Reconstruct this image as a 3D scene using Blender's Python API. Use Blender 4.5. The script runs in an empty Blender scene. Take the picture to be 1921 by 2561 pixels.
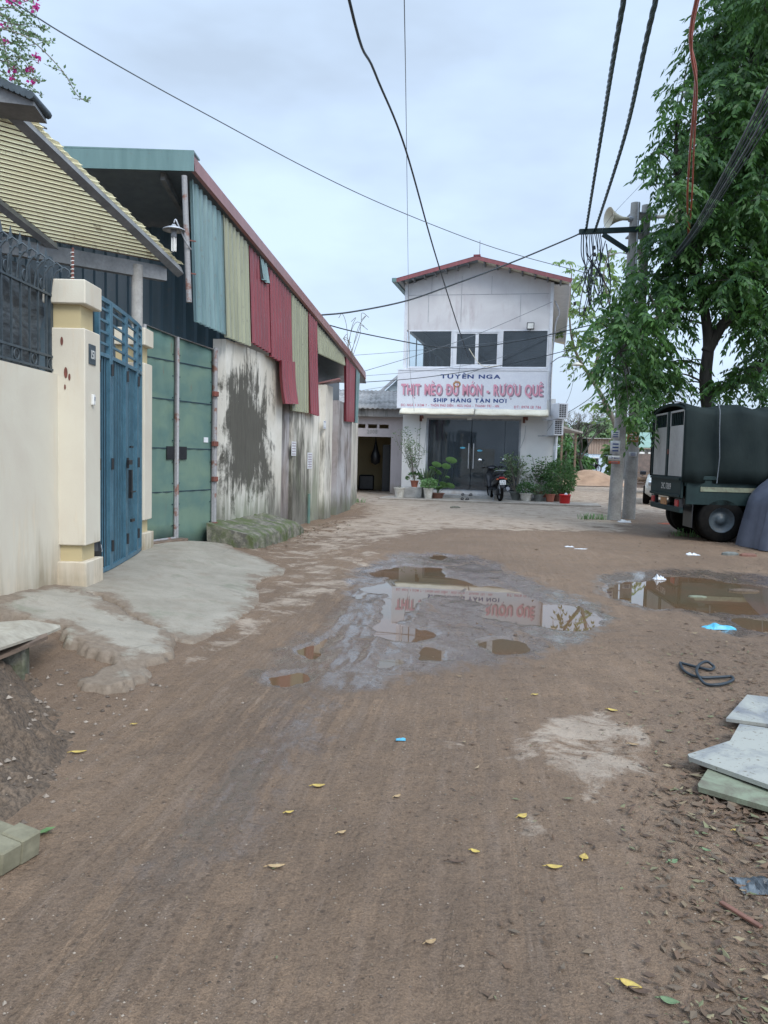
import bpy, math, random, unicodedata
import numpy as np
from mathutils import Vector, Matrix

# ------------------------------------------------------------ camera, sky, sun, exposure
SC = bpy.context.scene
COL = SC.collection
FPX, CX, CY = 1924.0, 960.5, 1280.5
PITCH, ROLL, EYE = 0.0738, 0.025, 1.4
cam = bpy.data.cameras.new('camera')
cam.sensor_fit = 'VERTICAL'; cam.sensor_height = 24.0; cam.lens = FPX / 2561 * 24.0
cam.clip_start = 0.05; cam.clip_end = 2000
co = bpy.data.objects.new('camera', cam); COL.objects.link(co)
RM = Matrix.Rotation(math.pi / 2 - PITCH, 3, 'X') @ Matrix.Rotation(ROLL, 3, 'Z')
co.matrix_world = Matrix.Translation((0, 0, EYE)) @ RM.to_4x4()
SC.camera = co

SUN_EL, SUN_ROT = math.radians(44), math.radians(148)
W = bpy.data.worlds.new('World'); SC.world = W; W.use_nodes = True
nt = W.node_tree; N = nt.nodes; L = nt.links
bg = N['Background']; bg.inputs['Strength'].default_value = 0.12
sky = N.new('ShaderNodeTexSky'); sky.sky_type = 'NISHITA'; sky.sun_disc = False
sky.sun_elevation = SUN_EL; sky.sun_rotation = SUN_ROT; sky.air_density = 1.2; sky.dust_density = 2.5
tc = N.new('ShaderNodeTexCoord'); mp = N.new('ShaderNodeMapping'); mp.inputs['Scale'].default_value = (1.0, 1.0, 2.6)
no = N.new('ShaderNodeTexNoise'); no.inputs['Scale'].default_value = 1.9; no.inputs['Detail'].default_value = 5.0; no.inputs['Roughness'].default_value = 0.52
cr = N.new('ShaderNodeValToRGB'); cr.color_ramp.elements[0].position = 0.36; cr.color_ramp.elements[1].position = 0.60
cr.color_ramp.elements[0].color = (3.65, 4.45, 5.55, 1); cr.color_ramp.elements[1].color = (4.95, 6.2, 7.95, 1)
mx = N.new('ShaderNodeMixRGB'); mx.inputs['Fac'].default_value = 0.86
L.new(tc.outputs['Generated'], mp.inputs['Vector']); L.new(mp.outputs['Vector'], no.inputs['Vector'])
L.new(no.outputs['Fac'], cr.inputs['Fac']); L.new(sky.outputs['Color'], mx.inputs['Color1'])
L.new(cr.outputs['Color'], mx.inputs['Color2'])
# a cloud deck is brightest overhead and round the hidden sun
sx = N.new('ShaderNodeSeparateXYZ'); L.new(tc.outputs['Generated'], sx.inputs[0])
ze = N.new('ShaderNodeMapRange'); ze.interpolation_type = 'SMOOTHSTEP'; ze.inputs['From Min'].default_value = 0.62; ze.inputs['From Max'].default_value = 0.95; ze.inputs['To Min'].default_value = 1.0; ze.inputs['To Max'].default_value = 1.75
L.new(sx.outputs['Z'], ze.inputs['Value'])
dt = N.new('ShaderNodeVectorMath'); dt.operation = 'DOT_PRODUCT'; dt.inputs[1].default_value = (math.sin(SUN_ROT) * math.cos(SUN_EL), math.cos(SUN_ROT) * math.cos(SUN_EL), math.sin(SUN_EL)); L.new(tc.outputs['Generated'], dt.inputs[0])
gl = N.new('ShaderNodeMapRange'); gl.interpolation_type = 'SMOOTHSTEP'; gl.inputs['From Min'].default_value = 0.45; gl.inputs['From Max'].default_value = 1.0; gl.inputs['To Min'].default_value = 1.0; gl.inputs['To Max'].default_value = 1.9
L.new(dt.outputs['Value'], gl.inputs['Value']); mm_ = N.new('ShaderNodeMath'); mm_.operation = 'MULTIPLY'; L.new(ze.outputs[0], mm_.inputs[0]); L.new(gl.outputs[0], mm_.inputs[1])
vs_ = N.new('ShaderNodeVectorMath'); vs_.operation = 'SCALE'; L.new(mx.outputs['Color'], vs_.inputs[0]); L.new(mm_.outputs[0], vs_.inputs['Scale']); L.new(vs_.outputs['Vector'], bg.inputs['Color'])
sl = bpy.data.lights.new('sun', 'SUN'); sl.energy = 1.5; sl.angle = math.radians(22); sl.color = (1.0, 0.96, 0.88)
so = bpy.data.objects.new('sun', sl); COL.objects.link(so)
sd = Vector((math.sin(SUN_ROT) * math.cos(SUN_EL), math.cos(SUN_ROT) * math.cos(SUN_EL), math.sin(SUN_EL)))
so.rotation_euler = sd.to_track_quat('Z', 'Y').to_euler()
SC.view_settings.view_transform = 'Standard'; SC.view_settings.look = 'None'
SC.view_settings.exposure = 0.46; SC.view_settings.gamma = 1.0
SC.cycles.max_bounces = 6; SC.cycles.transparent_max_bounces = 12
SC.cycles.use_denoising = True

rnd = random.Random(7)
nr = np.random.RandomState(5)

# ------------------------------------------------------------ measuring helpers (photo pixel -> point in the place)
CAMP = Vector((0, 0, EYE))
def ray(u, v): return (RM @ Vector(((u - CX) / FPX, -(v - CY) / FPX, -1.0))).normalized()
def PY(u, v, y): d = ray(u, v); return CAMP + d * (y / d.y)
def PXX(u, v, x): d = ray(u, v); return CAMP + d * (x / d.x)
def PZ(u, v, z): d = ray(u, v); return CAMP + d * ((z - EYE) / d.z)
def PPL(u, v, p, n): d = ray(u, v); n = Vector(n); return CAMP + d * ((Vector(p) - CAMP).dot(n) / d.dot(n))
def PPOLY(u, v, poly, off=0.0):
    d = ray(u, v); best = None
    for (a, b) in zip(poly[:-1], poly[1:]):
        a = Vector((a[0], a[1], 0)); b = Vector((b[0], b[1], 0)); e = (b - a).normalized()
        n = Vector((e.y, -e.x, 0)); den = d.dot(n)
        if abs(den) < 1e-6: continue
        t = ((a + n * off) - Vector((0, 0, 0))).dot(n) / den
        p = CAMP + d * t; s = (Vector((p.x, p.y, 0)) - a).dot(e) / (b - a).length
        miss = max(0, -s, s - 1) * (b - a).length
        if t > 0 and (best is None or miss < best[0] - 1e-6): best = (miss, p, n)
    return best[1], best[2]

# ------------------------------------------------------------ noise and polygon distance
_T = np.random.RandomState(11).rand(256, 256)
def vn(x, y, s, k=0):
    x = np.asarray(x, float) / s + 17.3 * k + 1000; y = np.asarray(y, float) / s + 9.7 * k + 1000
    xi = np.floor(x).astype(int); yi = np.floor(y).astype(int); fx = x - xi; fy = y - yi
    fx = fx * fx * (3 - 2 * fx); fy = fy * fy * (3 - 2 * fy)
    a = _T[xi % 256, yi % 256]; b = _T[(xi + 1) % 256, yi % 256]; c = _T[xi % 256, (yi + 1) % 256]; d = _T[(xi + 1) % 256, (yi + 1) % 256]
    return (a * (1 - fx) + b * fx) * (1 - fy) + (c * (1 - fx) + d * fx) * fy - 0.5
def fbm(x, y, s, o=4, k=0): return sum(vn(x, y, s / 2 ** i, k + i) / 2 ** i for i in range(o))
def ss(a, b, x): t = np.clip((np.asarray(x, float) - a) / (b - a), 0, 1); return t * t * (3 - 2 * t)
def sdf(x, y, P):
    """signed distance to polygon P, negative inside"""
    x = np.asarray(x, float); y = np.asarray(y, float); d = np.full(x.shape, 1e9); ins = np.zeros(x.shape, bool); n = len(P)
    for i in range(n):
        ax, ay = P[i]; bx, by = P[(i + 1) % n]; ex, ey = bx - ax, by - ay
        t = np.clip(((x - ax) * ex + (y - ay) * ey) / (ex * ex + ey * ey + 1e-12), 0, 1)
        d = np.minimum(d, np.hypot(x - ax - t * ex, y - ay - t * ey))
        if by != ay: ins ^= ((ay > y) != (by > y)) & (x < (bx - ax) * (y - ay) / (by - ay) + ax)
    return np.where(ins, -d, d)

# ------------------------------------------------------------ the lie of the ground
WZ = -0.03
def H0(x, y):
    x = np.asarray(x, float); y = np.asarray(y, float)
    r = 0.20 * ss(-1.05, -2.7, x) * ss(3.6, 5.2, y) * (1 - ss(9.8, 12.0, y))
    r = r + 0.14 * ss(-2.2, -2.9, x) * ss(3.6, 5.2, y) * (1 - ss(5.4, 6.8, y)) * 0.5
    far = 0.50 * ss(27.0, 58.0, y) * ss(5.5, 9.0, x)
    return r + far
def G(u, v):
    z = 0.0
    for _ in range(12):
        p = PZ(u, v, z); z = 0.5 * z + 0.5 * float(H0(p.x, p.y))
    return Vector((p.x, p.y, z))
def GP(pts): return [tuple(PZ(u, v, WZ)[:2]) for u, v in pts]
POOLS = [GP(p) for p in [
    [(938,1436),(988,1426),(1022,1419),(1090,1424),(1106,1446),(1130,1449),(1178,1462),(1150,1474),(1128,1486),(1075,1484),(1048,1500),(1015,1522),(988,1532),(985,1555),(962,1556),(966,1520),(972,1484),(915,1486),(893,1497),(902,1472),(940,1464),(984,1460),(984,1442)],
    [(936,1568),(972,1556),(1040,1572),(1062,1590),(1050,1608),(1010,1606),(975,1598),(938,1592)],
    [(1180,1467),(1240,1473),(1300,1488),(1332,1504),(1352,1510),(1440,1516),(1500,1540),(1496,1562),(1424,1578),(1370,1566),(1340,1560),(1262,1552),(1226,1544),(1198,1530),(1232,1514),(1195,1500),(1170,1486)],
    [(1060,1618),(1090,1618),(1122,1634),(1100,1650),(1066,1646)],
    [(1215,1612),(1260,1606),(1300,1612),(1304,1622),(1262,1633),(1228,1622)],
    [(963,1655),(1008,1650),(1002,1660),(972,1664)],
    [(738,1626),(776,1618),(796,1634),(780,1646),(745,1637)], [(800,1606),(822,1590),(824,1602),(804,1618)],
    [(700,1700),(736,1690),(738,1702),(716,1712),(698,1708)], [(1078,1386),(1112,1388),(1100,1398),(1082,1394)],
    [(1538,1462),(1573,1457),(1604,1458),(1661,1447),(1714,1446),(1777,1451),(1824,1462),(1921,1472),(2060,1478),(2060,1526),(1921,1527),(1871,1531),(1793,1527),(1745,1526),(1683,1518),(1651,1521),(1604,1509),(1588,1497),(1541,1494)],
    [(1837,1552),(1921,1557),(2000,1562),(1990,1590),(1921,1582),(1870,1572)]]]
WETZ = [GP(p) for p in [
    [(880,1430),(1000,1385),(1190,1392),(1300,1440),(1440,1490),(1530,1540),(1520,1590),(1380,1640),(1220,1680),(1040,1700),(900,1740),(720,1730),(620,1690),(700,1620),(800,1570),(860,1520)],
    [(1490,1440),(1660,1425),(1921,1440),(2100,1450),(2100,1600),(1830,1600),(1760,1550),(1560,1520),(1490,1480)]]]
PALE = [GP(p) for p in [
    [(1290,1870),(1345,1830),(1400,1798),(1480,1788),(1560,1800),(1640,1830),(1690,1880),(1640,1940),(1580,1980),(1560,2030),(1530,2080),(1460,2060),(1420,2000),(1350,1960),(1300,1920),(1240,1925)],
    [(1290,2040),(1370,2050),(1400,2110),(1300,2120),(1270,2080)], [(1480,2110),(1560,2100),(1600,2140),(1560,2170),(1490,2165)], [(1120,1865),(1180,1870),(1170,1895),(1120,1890)],
    [(590,1500),(700,1440),(800,1400),(980,1370),(860,1500),(740,1560),(640,1620),(500,1680),(430,1690),(470,1630),(560,1590)]]]
ROADC = GP([(560,1400),(700,1330),(880,1290),(886,1250),(1000,1242),(1420,1262),(1560,1290),(1620,1310),(1600,1340),(1300,1335),(1150,1330),(1000,1368),(880,1500),(640,1640),(600,1560),(620,1440)])
def pools(x, y): return np.min([sdf(x, y, P) for P in POOLS], axis=0)
def wets(x, y): return np.min([sdf(x, y, P) for P in WETZ], axis=0)
def HM(x, y):
    """full ground height with ruts, lumps and hollows"""
    x = np.asarray(x, float); y = np.asarray(y, float)
    jit = 0.13 * fbm(x, y, 0.55, 6, 31) + 0.085 * fbm(x, y * 0.7, 0.13, 3, 36)
    dp = pools(x, y) + jit + 0.03; dw = wets(x, y) + 0.3 * fbm(x, y, 0.9, 3, 3)
    near = 1 - ss(20, 30, y)
    micro = 0.018 * fbm(x, y, 1.1, 3, 1) + 0.011 * fbm(x, y, 0.22, 4, 7) * near
    xr = x - 0.12 * y
    rut = 0.020 * fbm(xr * 9, y, 1.2, 3, 12) * (1 - ss(8, 12, y)) * ss(1.3, 0.3, np.abs(x + 0.8 - 0.1 * y))
    wet = ss(0.25, -0.25, dw)
    z = (micro + rut) * (1 - 0.35 * wet) + wet * (WZ + 0.0125 + 0.010 * fbm(x, y * 0.6, 0.12, 3, 77))
    z = z * ss(-0.03, 0.16, dp) + (WZ - 0.02) * (1 - ss(-0.03, 0.16, dp)) + 0.0
    z = np.where(dp < 0.02, np.minimum(z, WZ - 0.003 - 0.03 * ss(0.02, -0.2, dp)), np.where(wet > 0.75, z, np.maximum(z, WZ + 0.004)))
    ramp = H0(x, y)
    z = z + ramp - 0.03 * ss(0.03, 0.12, ramp)
    kerb = 0.10 * ss(24.0, 24.25, y) * (x > -0.8) * (x < 5.3)
    return z
def hz(x, y): return float(HM(np.array([x]), np.array([y]))[0])

# ------------------------------------------------------------ mesh and object helpers
class MB:
    def __init__(s): s.v = []; s.f = []; s.sm = []
    def add(s, vs, fs, smooth=False):
        o = len(s.v); s.v += [tuple(p) for p in vs]; s.f += [tuple(i + o for i in f) for f in fs]; s.sm += [smooth] * len(fs); return s
    def box(s, c, d, M=None, bev=0.0):
        M = M or Matrix.Identity(3); c = Vector(c); x, y, z = d[0] / 2, d[1] / 2, d[2] / 2
        if bev <= 0 or min(x, y, z) <= bev * 1.5:
            P = [Vector((i * x, j * y, k * z)) for k in (-1, 1) for j in (-1, 1) for i in (-1, 1)]
            return s.add([c + M @ p for p in P], [(0, 2, 3, 1), (4, 5, 7, 6), (0, 1, 5, 4), (2, 6, 7, 3), (0, 4, 6, 2), (1, 3, 7, 5)])
        b = bev; P = []; idx = {}
        for k in (-1, 1):
            for j in (-1, 1):
                for i in (-1, 1):
                    for a in range(3):
                        q = [i * (x - b), j * (y - b), k * (z - b)]; q[a] = (i * x, j * y, k * z)[a]
                        idx[(i, j, k, a)] = len(P); P.append(Vector(q))
        F = []
        for k in (-1, 1):
            for a in range(3):
                o1, o2 = [t for t in range(3) if t != a]
                ring = []
                for (p, q) in ((-1, -1), (1, -1), (1, 1), (-1, 1)):
                    t = [0, 0, 0]; t[a] = k; t[o1] = p; t[o2] = q; ring.append(idx[(t[0], t[1], t[2], a)])
                F.append(tuple(ring))
        for a in range(3):
            o1, o2 = [t for t in range(3) if t != a]
            for p in (-1, 1):
                for q in (-1, 1):
                    r = []
                    for e, w in ((-1, o1), (1, o1), (1, o2), (-1, o2)):
                        t = [0, 0, 0]; t[a] = e; t[o1] = p; t[o2] = q; r.append(idx[(t[0], t[1], t[2], w)])
                    F.append(tuple(r))
        for k in (-1, 1):
            for j in (-1, 1):
                for i in (-1, 1): F.append(tuple(idx[(i, j, k, a)] for a in range(3)))
        return s.add([c + M @ p for p in P], F)
    def bar(s, a, b, w, h=None, up=(0, 0, 1), bev=0.0):
        a = Vector(a); b = Vector(b); h = w if h is None else h; e = b - a; l = e.length
        if l < 1e-6: return s
        e.normalize(); u = Vector(up)
        if abs(e.dot(u)) > 0.98: u = Vector((0, 1, 0))
        r = e.cross(u).normalized(); u = r.cross(e); M = Matrix((r, e, u)).transposed()
        return s.box((a + b) / 2, (w, l, h), M, bev)
    def tube(s, pts, r, n=8, caps=True):
        pts = [Vector(p) for p in pts]; m = len(pts); rs = r if isinstance(r, (list, tuple)) else [r] * m
        V = []; F = []; up = None
        for i, p in enumerate(pts):
            t = (pts[min(i + 1, m - 1)] - pts[max(i - 1, 0)])
            t = t.normalized() if t.length > 1e-9 else Vector((0, 0, 1))
            if up is None: up = Vector((0, 0, 1)) if abs(t.z) < 0.9 else Vector((1, 0, 0))
            a = t.cross(up)
            if a.length < 1e-4: a = t.cross(Vector((0, 1, 0.3)))
            a.normalize(); b = a.cross(t).normalized(); up = b
            for k in range(n):
                q = 2 * math.pi * k / n; V.append(p + (a * math.cos(q) + b * math.sin(q)) * rs[i])
        for i in range(m - 1):
            for k in range(n): F.append((i * n + k, i * n + (k + 1) % n, (i + 1) * n + (k + 1) % n, (i + 1) * n + k))
        s.add(V, F, True)
        if caps: s.add(V[:n], [tuple(range(n))[::-1]]); s.add(V[-n:], [tuple(range(n))])
        return s
    def lathe(s, prof, c=(0, 0, 0), n=20, M=None, smooth=True):
        """prof: (r,z) pairs"""
        M = M or Matrix.Identity(3); c = Vector(c); V = []; F = []
        for r, z in prof:
            for k in range(n): q = 2 * math.pi * k / n; V.append(c + M @ Vector((r * math.cos(q), r * math.sin(q), z)))
        for i in range(len(prof) - 1):
            for k in range(n): F.append((i * n + k, i * n + (k + 1) % n, (i + 1) * n + (k + 1) % n, (i + 1) * n + k))
        return s.add(V, F, smooth)
    def prism(s, poly, d):
        """poly: list of 3D points, extruded by vector d"""
        P = [Vector(p) for p in poly]; d = Vector(d); n = len(P)
        return s.add(P + [p + d for p in P], [tuple(range(n))[::-1], tuple(range(n, 2 * n))] + [(i, (i + 1) % n, n + (i + 1) % n, n + i) for i in range(n)])
    def grid(s, rows, smooth=True, thick=None):
        m = len(rows); n = len(rows[0]); V = [p for r in rows for p in r]
        s.add(V, [(i * n + j, i * n + j + 1, (i + 1) * n + j + 1, (i + 1) * n + j) for i in range(m - 1) for j in range(n - 1)], smooth)
        return s
    def build(s, name, m, parent=None, solid=0.0, label=None):
        me = bpy.data.meshes.new(name); base = Vector((0, 0, 0))
        if parent is not None:
            q = parent
            while q is not None: base += Vector(q.location); q = q.parent
        me.from_pydata([tuple(Vector(p) - base) for p in s.v], [], s.f)
        me.polygons.foreach_set('use_smooth', s.sm)
        me.materials.append(m); me.update()
        o = bpy.data.objects.new(name, me); COL.objects.link(o)
        if parent is not None: o.parent = parent
        if solid:
            md = o.modifiers.new('thickness', 'SOLIDIFY'); md.thickness = solid; md.offset = 0
        if label: o['label'] = label
        return o
def tag(o, label=None, cat=None, group=None, kind=None):
    if label: o['label'] = label
    if cat: o['category'] = cat
    if group: o['group'] = group
    if kind: o['kind'] = kind
    return o
def thing(name, loc, label, cat, group=None):
    o = bpy.data.objects.new(name, None); COL.objects.link(o); o.location = loc; o.empty_display_size = 0.2
    return tag(o, label, cat, group)
def top(o, label, cat, group=None, loc=None):
    """a one-mesh thing: move its origin to its base"""
    me = o.data; n = len(me.vertices); a = np.empty(n * 3); me.vertices.foreach_get('co', a); a = a.reshape(-1, 3)
    c = np.array([(a[:, 0].min() + a[:, 0].max()) / 2, (a[:, 1].min() + a[:, 1].max()) / 2, a[:, 2].min()])
    a -= c; me.vertices.foreach_set('co', a.ravel()); o.location = c; me.update()
    return tag(o, label, cat, group)
def npmesh(name, V, F, m, parent=None, smooth=False):
    """fast mesh from numpy arrays; F is (n,k)"""
    me = bpy.data.meshes.new(name); base = Vector((0, 0, 0)); q = parent
    while q is not None: base += Vector(q.location); q = q.parent
    V = np.asarray(V, float) - np.array(base); k = F.shape[1]
    me.vertices.add(len(V)); me.vertices.foreach_set('co', V.ravel())
    me.loops.add(F.size); me.loops.foreach_set('vertex_index', F.ravel().astype(np.int32))
    me.polygons.add(len(F)); me.polygons.foreach_set('loop_start', np.arange(0, F.size, k, dtype=np.int32))
    me.polygons.foreach_set('use_smooth', np.full(len(F), smooth)); me.update(calc_edges=True); me.validate()
    me.materials.append(m); o = bpy.data.objects.new(name, me); COL.objects.link(o)
    if parent is not None: o.parent = parent
    return o
def copy_tree(o, parent=None, loc=None, rz=None):
    c = o.copy(); COL.objects.link(c); c.parent = parent
    if loc is not None: c.location = loc
    if rz is not None: c.rotation_euler = (0, 0, rz)
    for ch in list(o.children): copy_tree(ch, c)
    return c
def hang(a, b, sag, n=24):
    a = Vector(a); b = Vector(b); return [a.lerp(b, i / n) - Vector((0, 0, 4 * sag * (i / n) * (1 - i / n))) for i in range(n + 1)]
def spline(P, n=8):
    P = [Vector(p) for p in P]; out = []
    for i in range(len(P) - 1):
        a = P[max(i - 1, 0)]; b = P[i]; c = P[i + 1]; d = P[min(i + 2, len(P) - 1)]
        for k in range(n):
            t = k / n; out.append(0.5 * ((2 * b) + (c - a) * t + (2 * a - 5 * b + 4 * c - d) * t * t + (3 * b - a - 3 * c + d) * t ** 3))
    return out + [P[-1]]

# ------------------------------------------------------------ materials
def nodes(name):
    m = bpy.data.materials.new(name); m.use_nodes = True; t = m.node_tree; return m, t.nodes, t.links, t.nodes['Principled BSDF']
def C4(c): return (c[0], c[1], c[2], 1.0)
class NG:
    """small node shorthand"""
    def __init__(s, name): s.m, s.N, s.L, s.b = nodes(name); s.geo = None
    def pos(s, scale=(1, 1, 1), rot=0.0):
        g = s.N.new('ShaderNodeNewGeometry'); m = s.N.new('ShaderNodeMapping'); m.inputs['Scale'].default_value = scale; src = g.outputs['Position']
        if rot: r = s.N.new('ShaderNodeMapping'); r.inputs['Rotation'].default_value = (0, 0, rot); s.L.new(src, r.inputs['Vector']); src = r.outputs['Vector']
        s.L.new(src, m.inputs['Vector']); return m.outputs['Vector']
    def obj(s, scale=(1, 1, 1)):
        g = s.N.new('ShaderNodeTexCoord'); m = s.N.new('ShaderNodeMapping'); m.inputs['Scale'].default_value = scale
        s.L.new(g.outputs['Object'], m.inputs['Vector']); return m.outputs['Vector']
    def noise(s, vec, scale, detail=4.0, rough=0.55, dist=0.0):
        n = s.N.new('ShaderNodeTexNoise'); n.inputs['Scale'].default_value = scale; n.inputs['Detail'].default_value = detail
        n.inputs['Roughness'].default_value = rough; n.inputs['Distortion'].default_value = dist; s.L.new(vec, n.inputs['Vector']); return n.outputs['Fac']
    def ramp(s, fac, a, b, ca=(0, 0, 0), cb=(1, 1, 1)):
        r = s.N.new('ShaderNodeValToRGB'); e = r.color_ramp.elements; e[0].position = a; e[1].position = b; e[0].color = C4(ca); e[1].color = C4(cb)
        s.L.new(fac, r.inputs['Fac']); return r.outputs['Color']
    def mix(s, fac, a, b, mode='MIX'):
        n = s.N.new('ShaderNodeMixRGB'); n.blend_type = mode
        for sock, v in ((n.inputs['Fac'], fac), (n.inputs['Color1'], a), (n.inputs['Color2'], b)):
            if isinstance(v, (int, float)): sock.default_value = v
            elif isinstance(v, tuple): sock.default_value = C4(v)
            else: s.L.new(v, sock)
        return n.outputs['Color']
    def math(s, op, a, b=0.0, clamp=False):
        n = s.N.new('ShaderNodeMath'); n.operation = op; n.use_clamp = clamp
        for i, v in enumerate((a, b)):
            if isinstance(v, (int, float)): n.inputs[i].default_value = v
            else: s.L.new(v, n.inputs[i])
        return n.outputs[0]
    def sep(s, vec):
        n = s.N.new('ShaderNodeSeparateXYZ'); s.L.new(vec, n.inputs[0]); return n.outputs
    def island(s):
        g = s.N.new('ShaderNodeNewGeometry'); return g.outputs['Random Per Island']
    def bump(s, h, st=0.3, d=0.01, nrm=None):
        n = s.N.new('ShaderNodeBump'); n.inputs['Strength'].default_value = st; n.inputs['Distance'].default_value = d; s.L.new(h, n.inputs['Height'])
        if nrm is not None: s.L.new(nrm, n.inputs['Normal'])
        return n.outputs['Normal']
    def out(s, col=None, rough=None, nrm=None, metal=0.0, spec=None):
        if col is not None:
            if isinstance(col, tuple): s.b.inputs['Base Color'].default_value = C4(col)
            else: s.L.new(col, s.b.inputs['Base Color'])
        if rough is not None:
            if isinstance(rough, (int, float)): s.b.inputs['Roughness'].default_value = rough
            else: s.L.new(rough, s.b.inputs['Roughness'])
        if nrm is not None: s.L.new(nrm, s.b.inputs['Normal'])
        s.b.inputs['Metallic'].default_value = metal
        if spec is not None: s.b.inputs['Specular IOR Level'].default_value = spec
        return s.m
def basic(name, c1, c2=None, scale=6.0, rough=0.7, bump=0.15, metal=0.0, lo=0.35, hi=0.65, bs=30.0, bd=0.004, spec=None, stretch=(1, 1, 1)):
    g = NG(name); c2 = c2 or tuple(x * 0.75 for x in c1); v = g.pos(stretch)
    n1 = g.noise(v, scale, 5, 0.6); n2 = g.noise(v, bs, 3, 0.6)
    col = g.ramp(n1, lo, hi, c1, c2)
    col = g.mix(0.12, col, g.ramp(n2, 0.3, 0.7, (0, 0, 0), (1, 1, 1)), 'OVERLAY')
    return g.out(col, rough, g.bump(n2, bump, bd) if bump else None, metal, spec)
def leafm(name, c1, c2, trans=0.35, rough=0.5):
    g = NG(name); r = g.island(); n = g.noise(g.pos(), 1.1, 3)
    f = g.math('ADD', g.math('MULTIPLY', r, 0.6), g.math('MULTIPLY', g.math('SUBTRACT', n, 0.3), 1.0), True)
    col = g.ramp(f, 0.1, 0.95, c1, c2); g.out(col, rough, spec=0.35)
    t = g.N.new('ShaderNodeBsdfTranslucent'); tcol = g.mix(0.5, col, (c2[0] * 1.3, c2[1] * 1.4, c2[2] * 0.8)); g.L.new(tcol, t.inputs['Color'])
    mx = g.N.new('ShaderNodeMixShader'); mx.inputs[0].default_value = trans
    g.L.new(g.b.outputs[0], mx.inputs[1]); g.L.new(t.outputs[0], mx.inputs[2]); g.L.new(mx.outputs[0], g.N['Material Output'].inputs['Surface'])
    return g.m
def glassm(name, tint=(0.35, 0.4, 0.42), veil=(0.2, 0.22, 0.24), veilf=0.15):
    m = bpy.data.materials.new(name); m.use_nodes = True; N = m.node_tree.nodes; L = m.node_tree.links; N.clear()
    o = N.new('ShaderNodeOutputMaterial'); t = N.new('ShaderNodeBsdfTransparent'); t.inputs[0].default_value = C4(tint)
    g = N.new('ShaderNodeBsdfGlossy'); g.inputs['Roughness'].default_value = 0.02; g.inputs['Color'].default_value = (0.9, 0.95, 1, 1)
    fr = N.new('ShaderNodeFresnel'); fr.inputs[0].default_value = 1.52; d = N.new('ShaderNodeBsdfDiffuse'); d.inputs[0].default_value = C4(veil)
    ge = N.new('ShaderNodeNewGeometry'); ns = N.new('ShaderNodeTexNoise'); ns.inputs['Scale'].default_value = 1.6; L.new(ge.outputs['Position'], ns.inputs['Vector'])
    mu = N.new('ShaderNodeMath'); mu.operation = 'MULTIPLY'; mu.inputs[1].default_value = veilf * 2; L.new(ns.outputs['Fac'], mu.inputs[0])
    m1 = N.new('ShaderNodeMixShader'); L.new(mu.outputs[0], m1.inputs[0]); L.new(t.outputs[0], m1.inputs[1]); L.new(d.outputs[0], m1.inputs[2])  # grey diffuse share mixed over the clear pane, varied by noise
    m2 = N.new('ShaderNodeMixShader'); L.new(fr.outputs[0], m2.inputs[0]); L.new(m1.outputs[0], m2.inputs[1]); L.new(g.outputs[0], m2.inputs[2])
    L.new(m2.outputs[0], o.inputs['Surface']); return m
M = {}
M['cream'] = None
def patchf(g, p, b):
    """one big stain: soft box in y and z, returned as a push of the stain threshold"""
    s = g.sep(p); n = g.math('ADD', g.math('MULTIPLY', g.math('SUBTRACT', g.noise(p, 2.2, 7, 0.72, 0.6), 0.5), 3.4), g.math('MULTIPLY', g.math('SUBTRACT', g.noise(g.pos((1, 1, 0.3)), 7.0, 5, 0.7), 0.5), 1.3))
    fy = g.math('SUBTRACT', 1.0, g.math('ABSOLUTE', g.math('DIVIDE', g.math('SUBTRACT', s[1], (b[0] + b[1]) / 2), (b[1] - b[0]) / 2)))
    fz = g.math('SUBTRACT', 1.0, g.math('ABSOLUTE', g.math('DIVIDE', g.math('SUBTRACT', s[2], (b[2] + b[3]) / 2), (b[3] - b[2]) / 2)))
    f = g.math('MINIMUM', fy, fz); return g.math('SUBTRACT', g.math('MULTIPLY', g.ramp(g.math('ADD', f, g.math('MULTIPLY', n, 0.6)), 0.0, 0.85), 0.30), 0.03)
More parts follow.
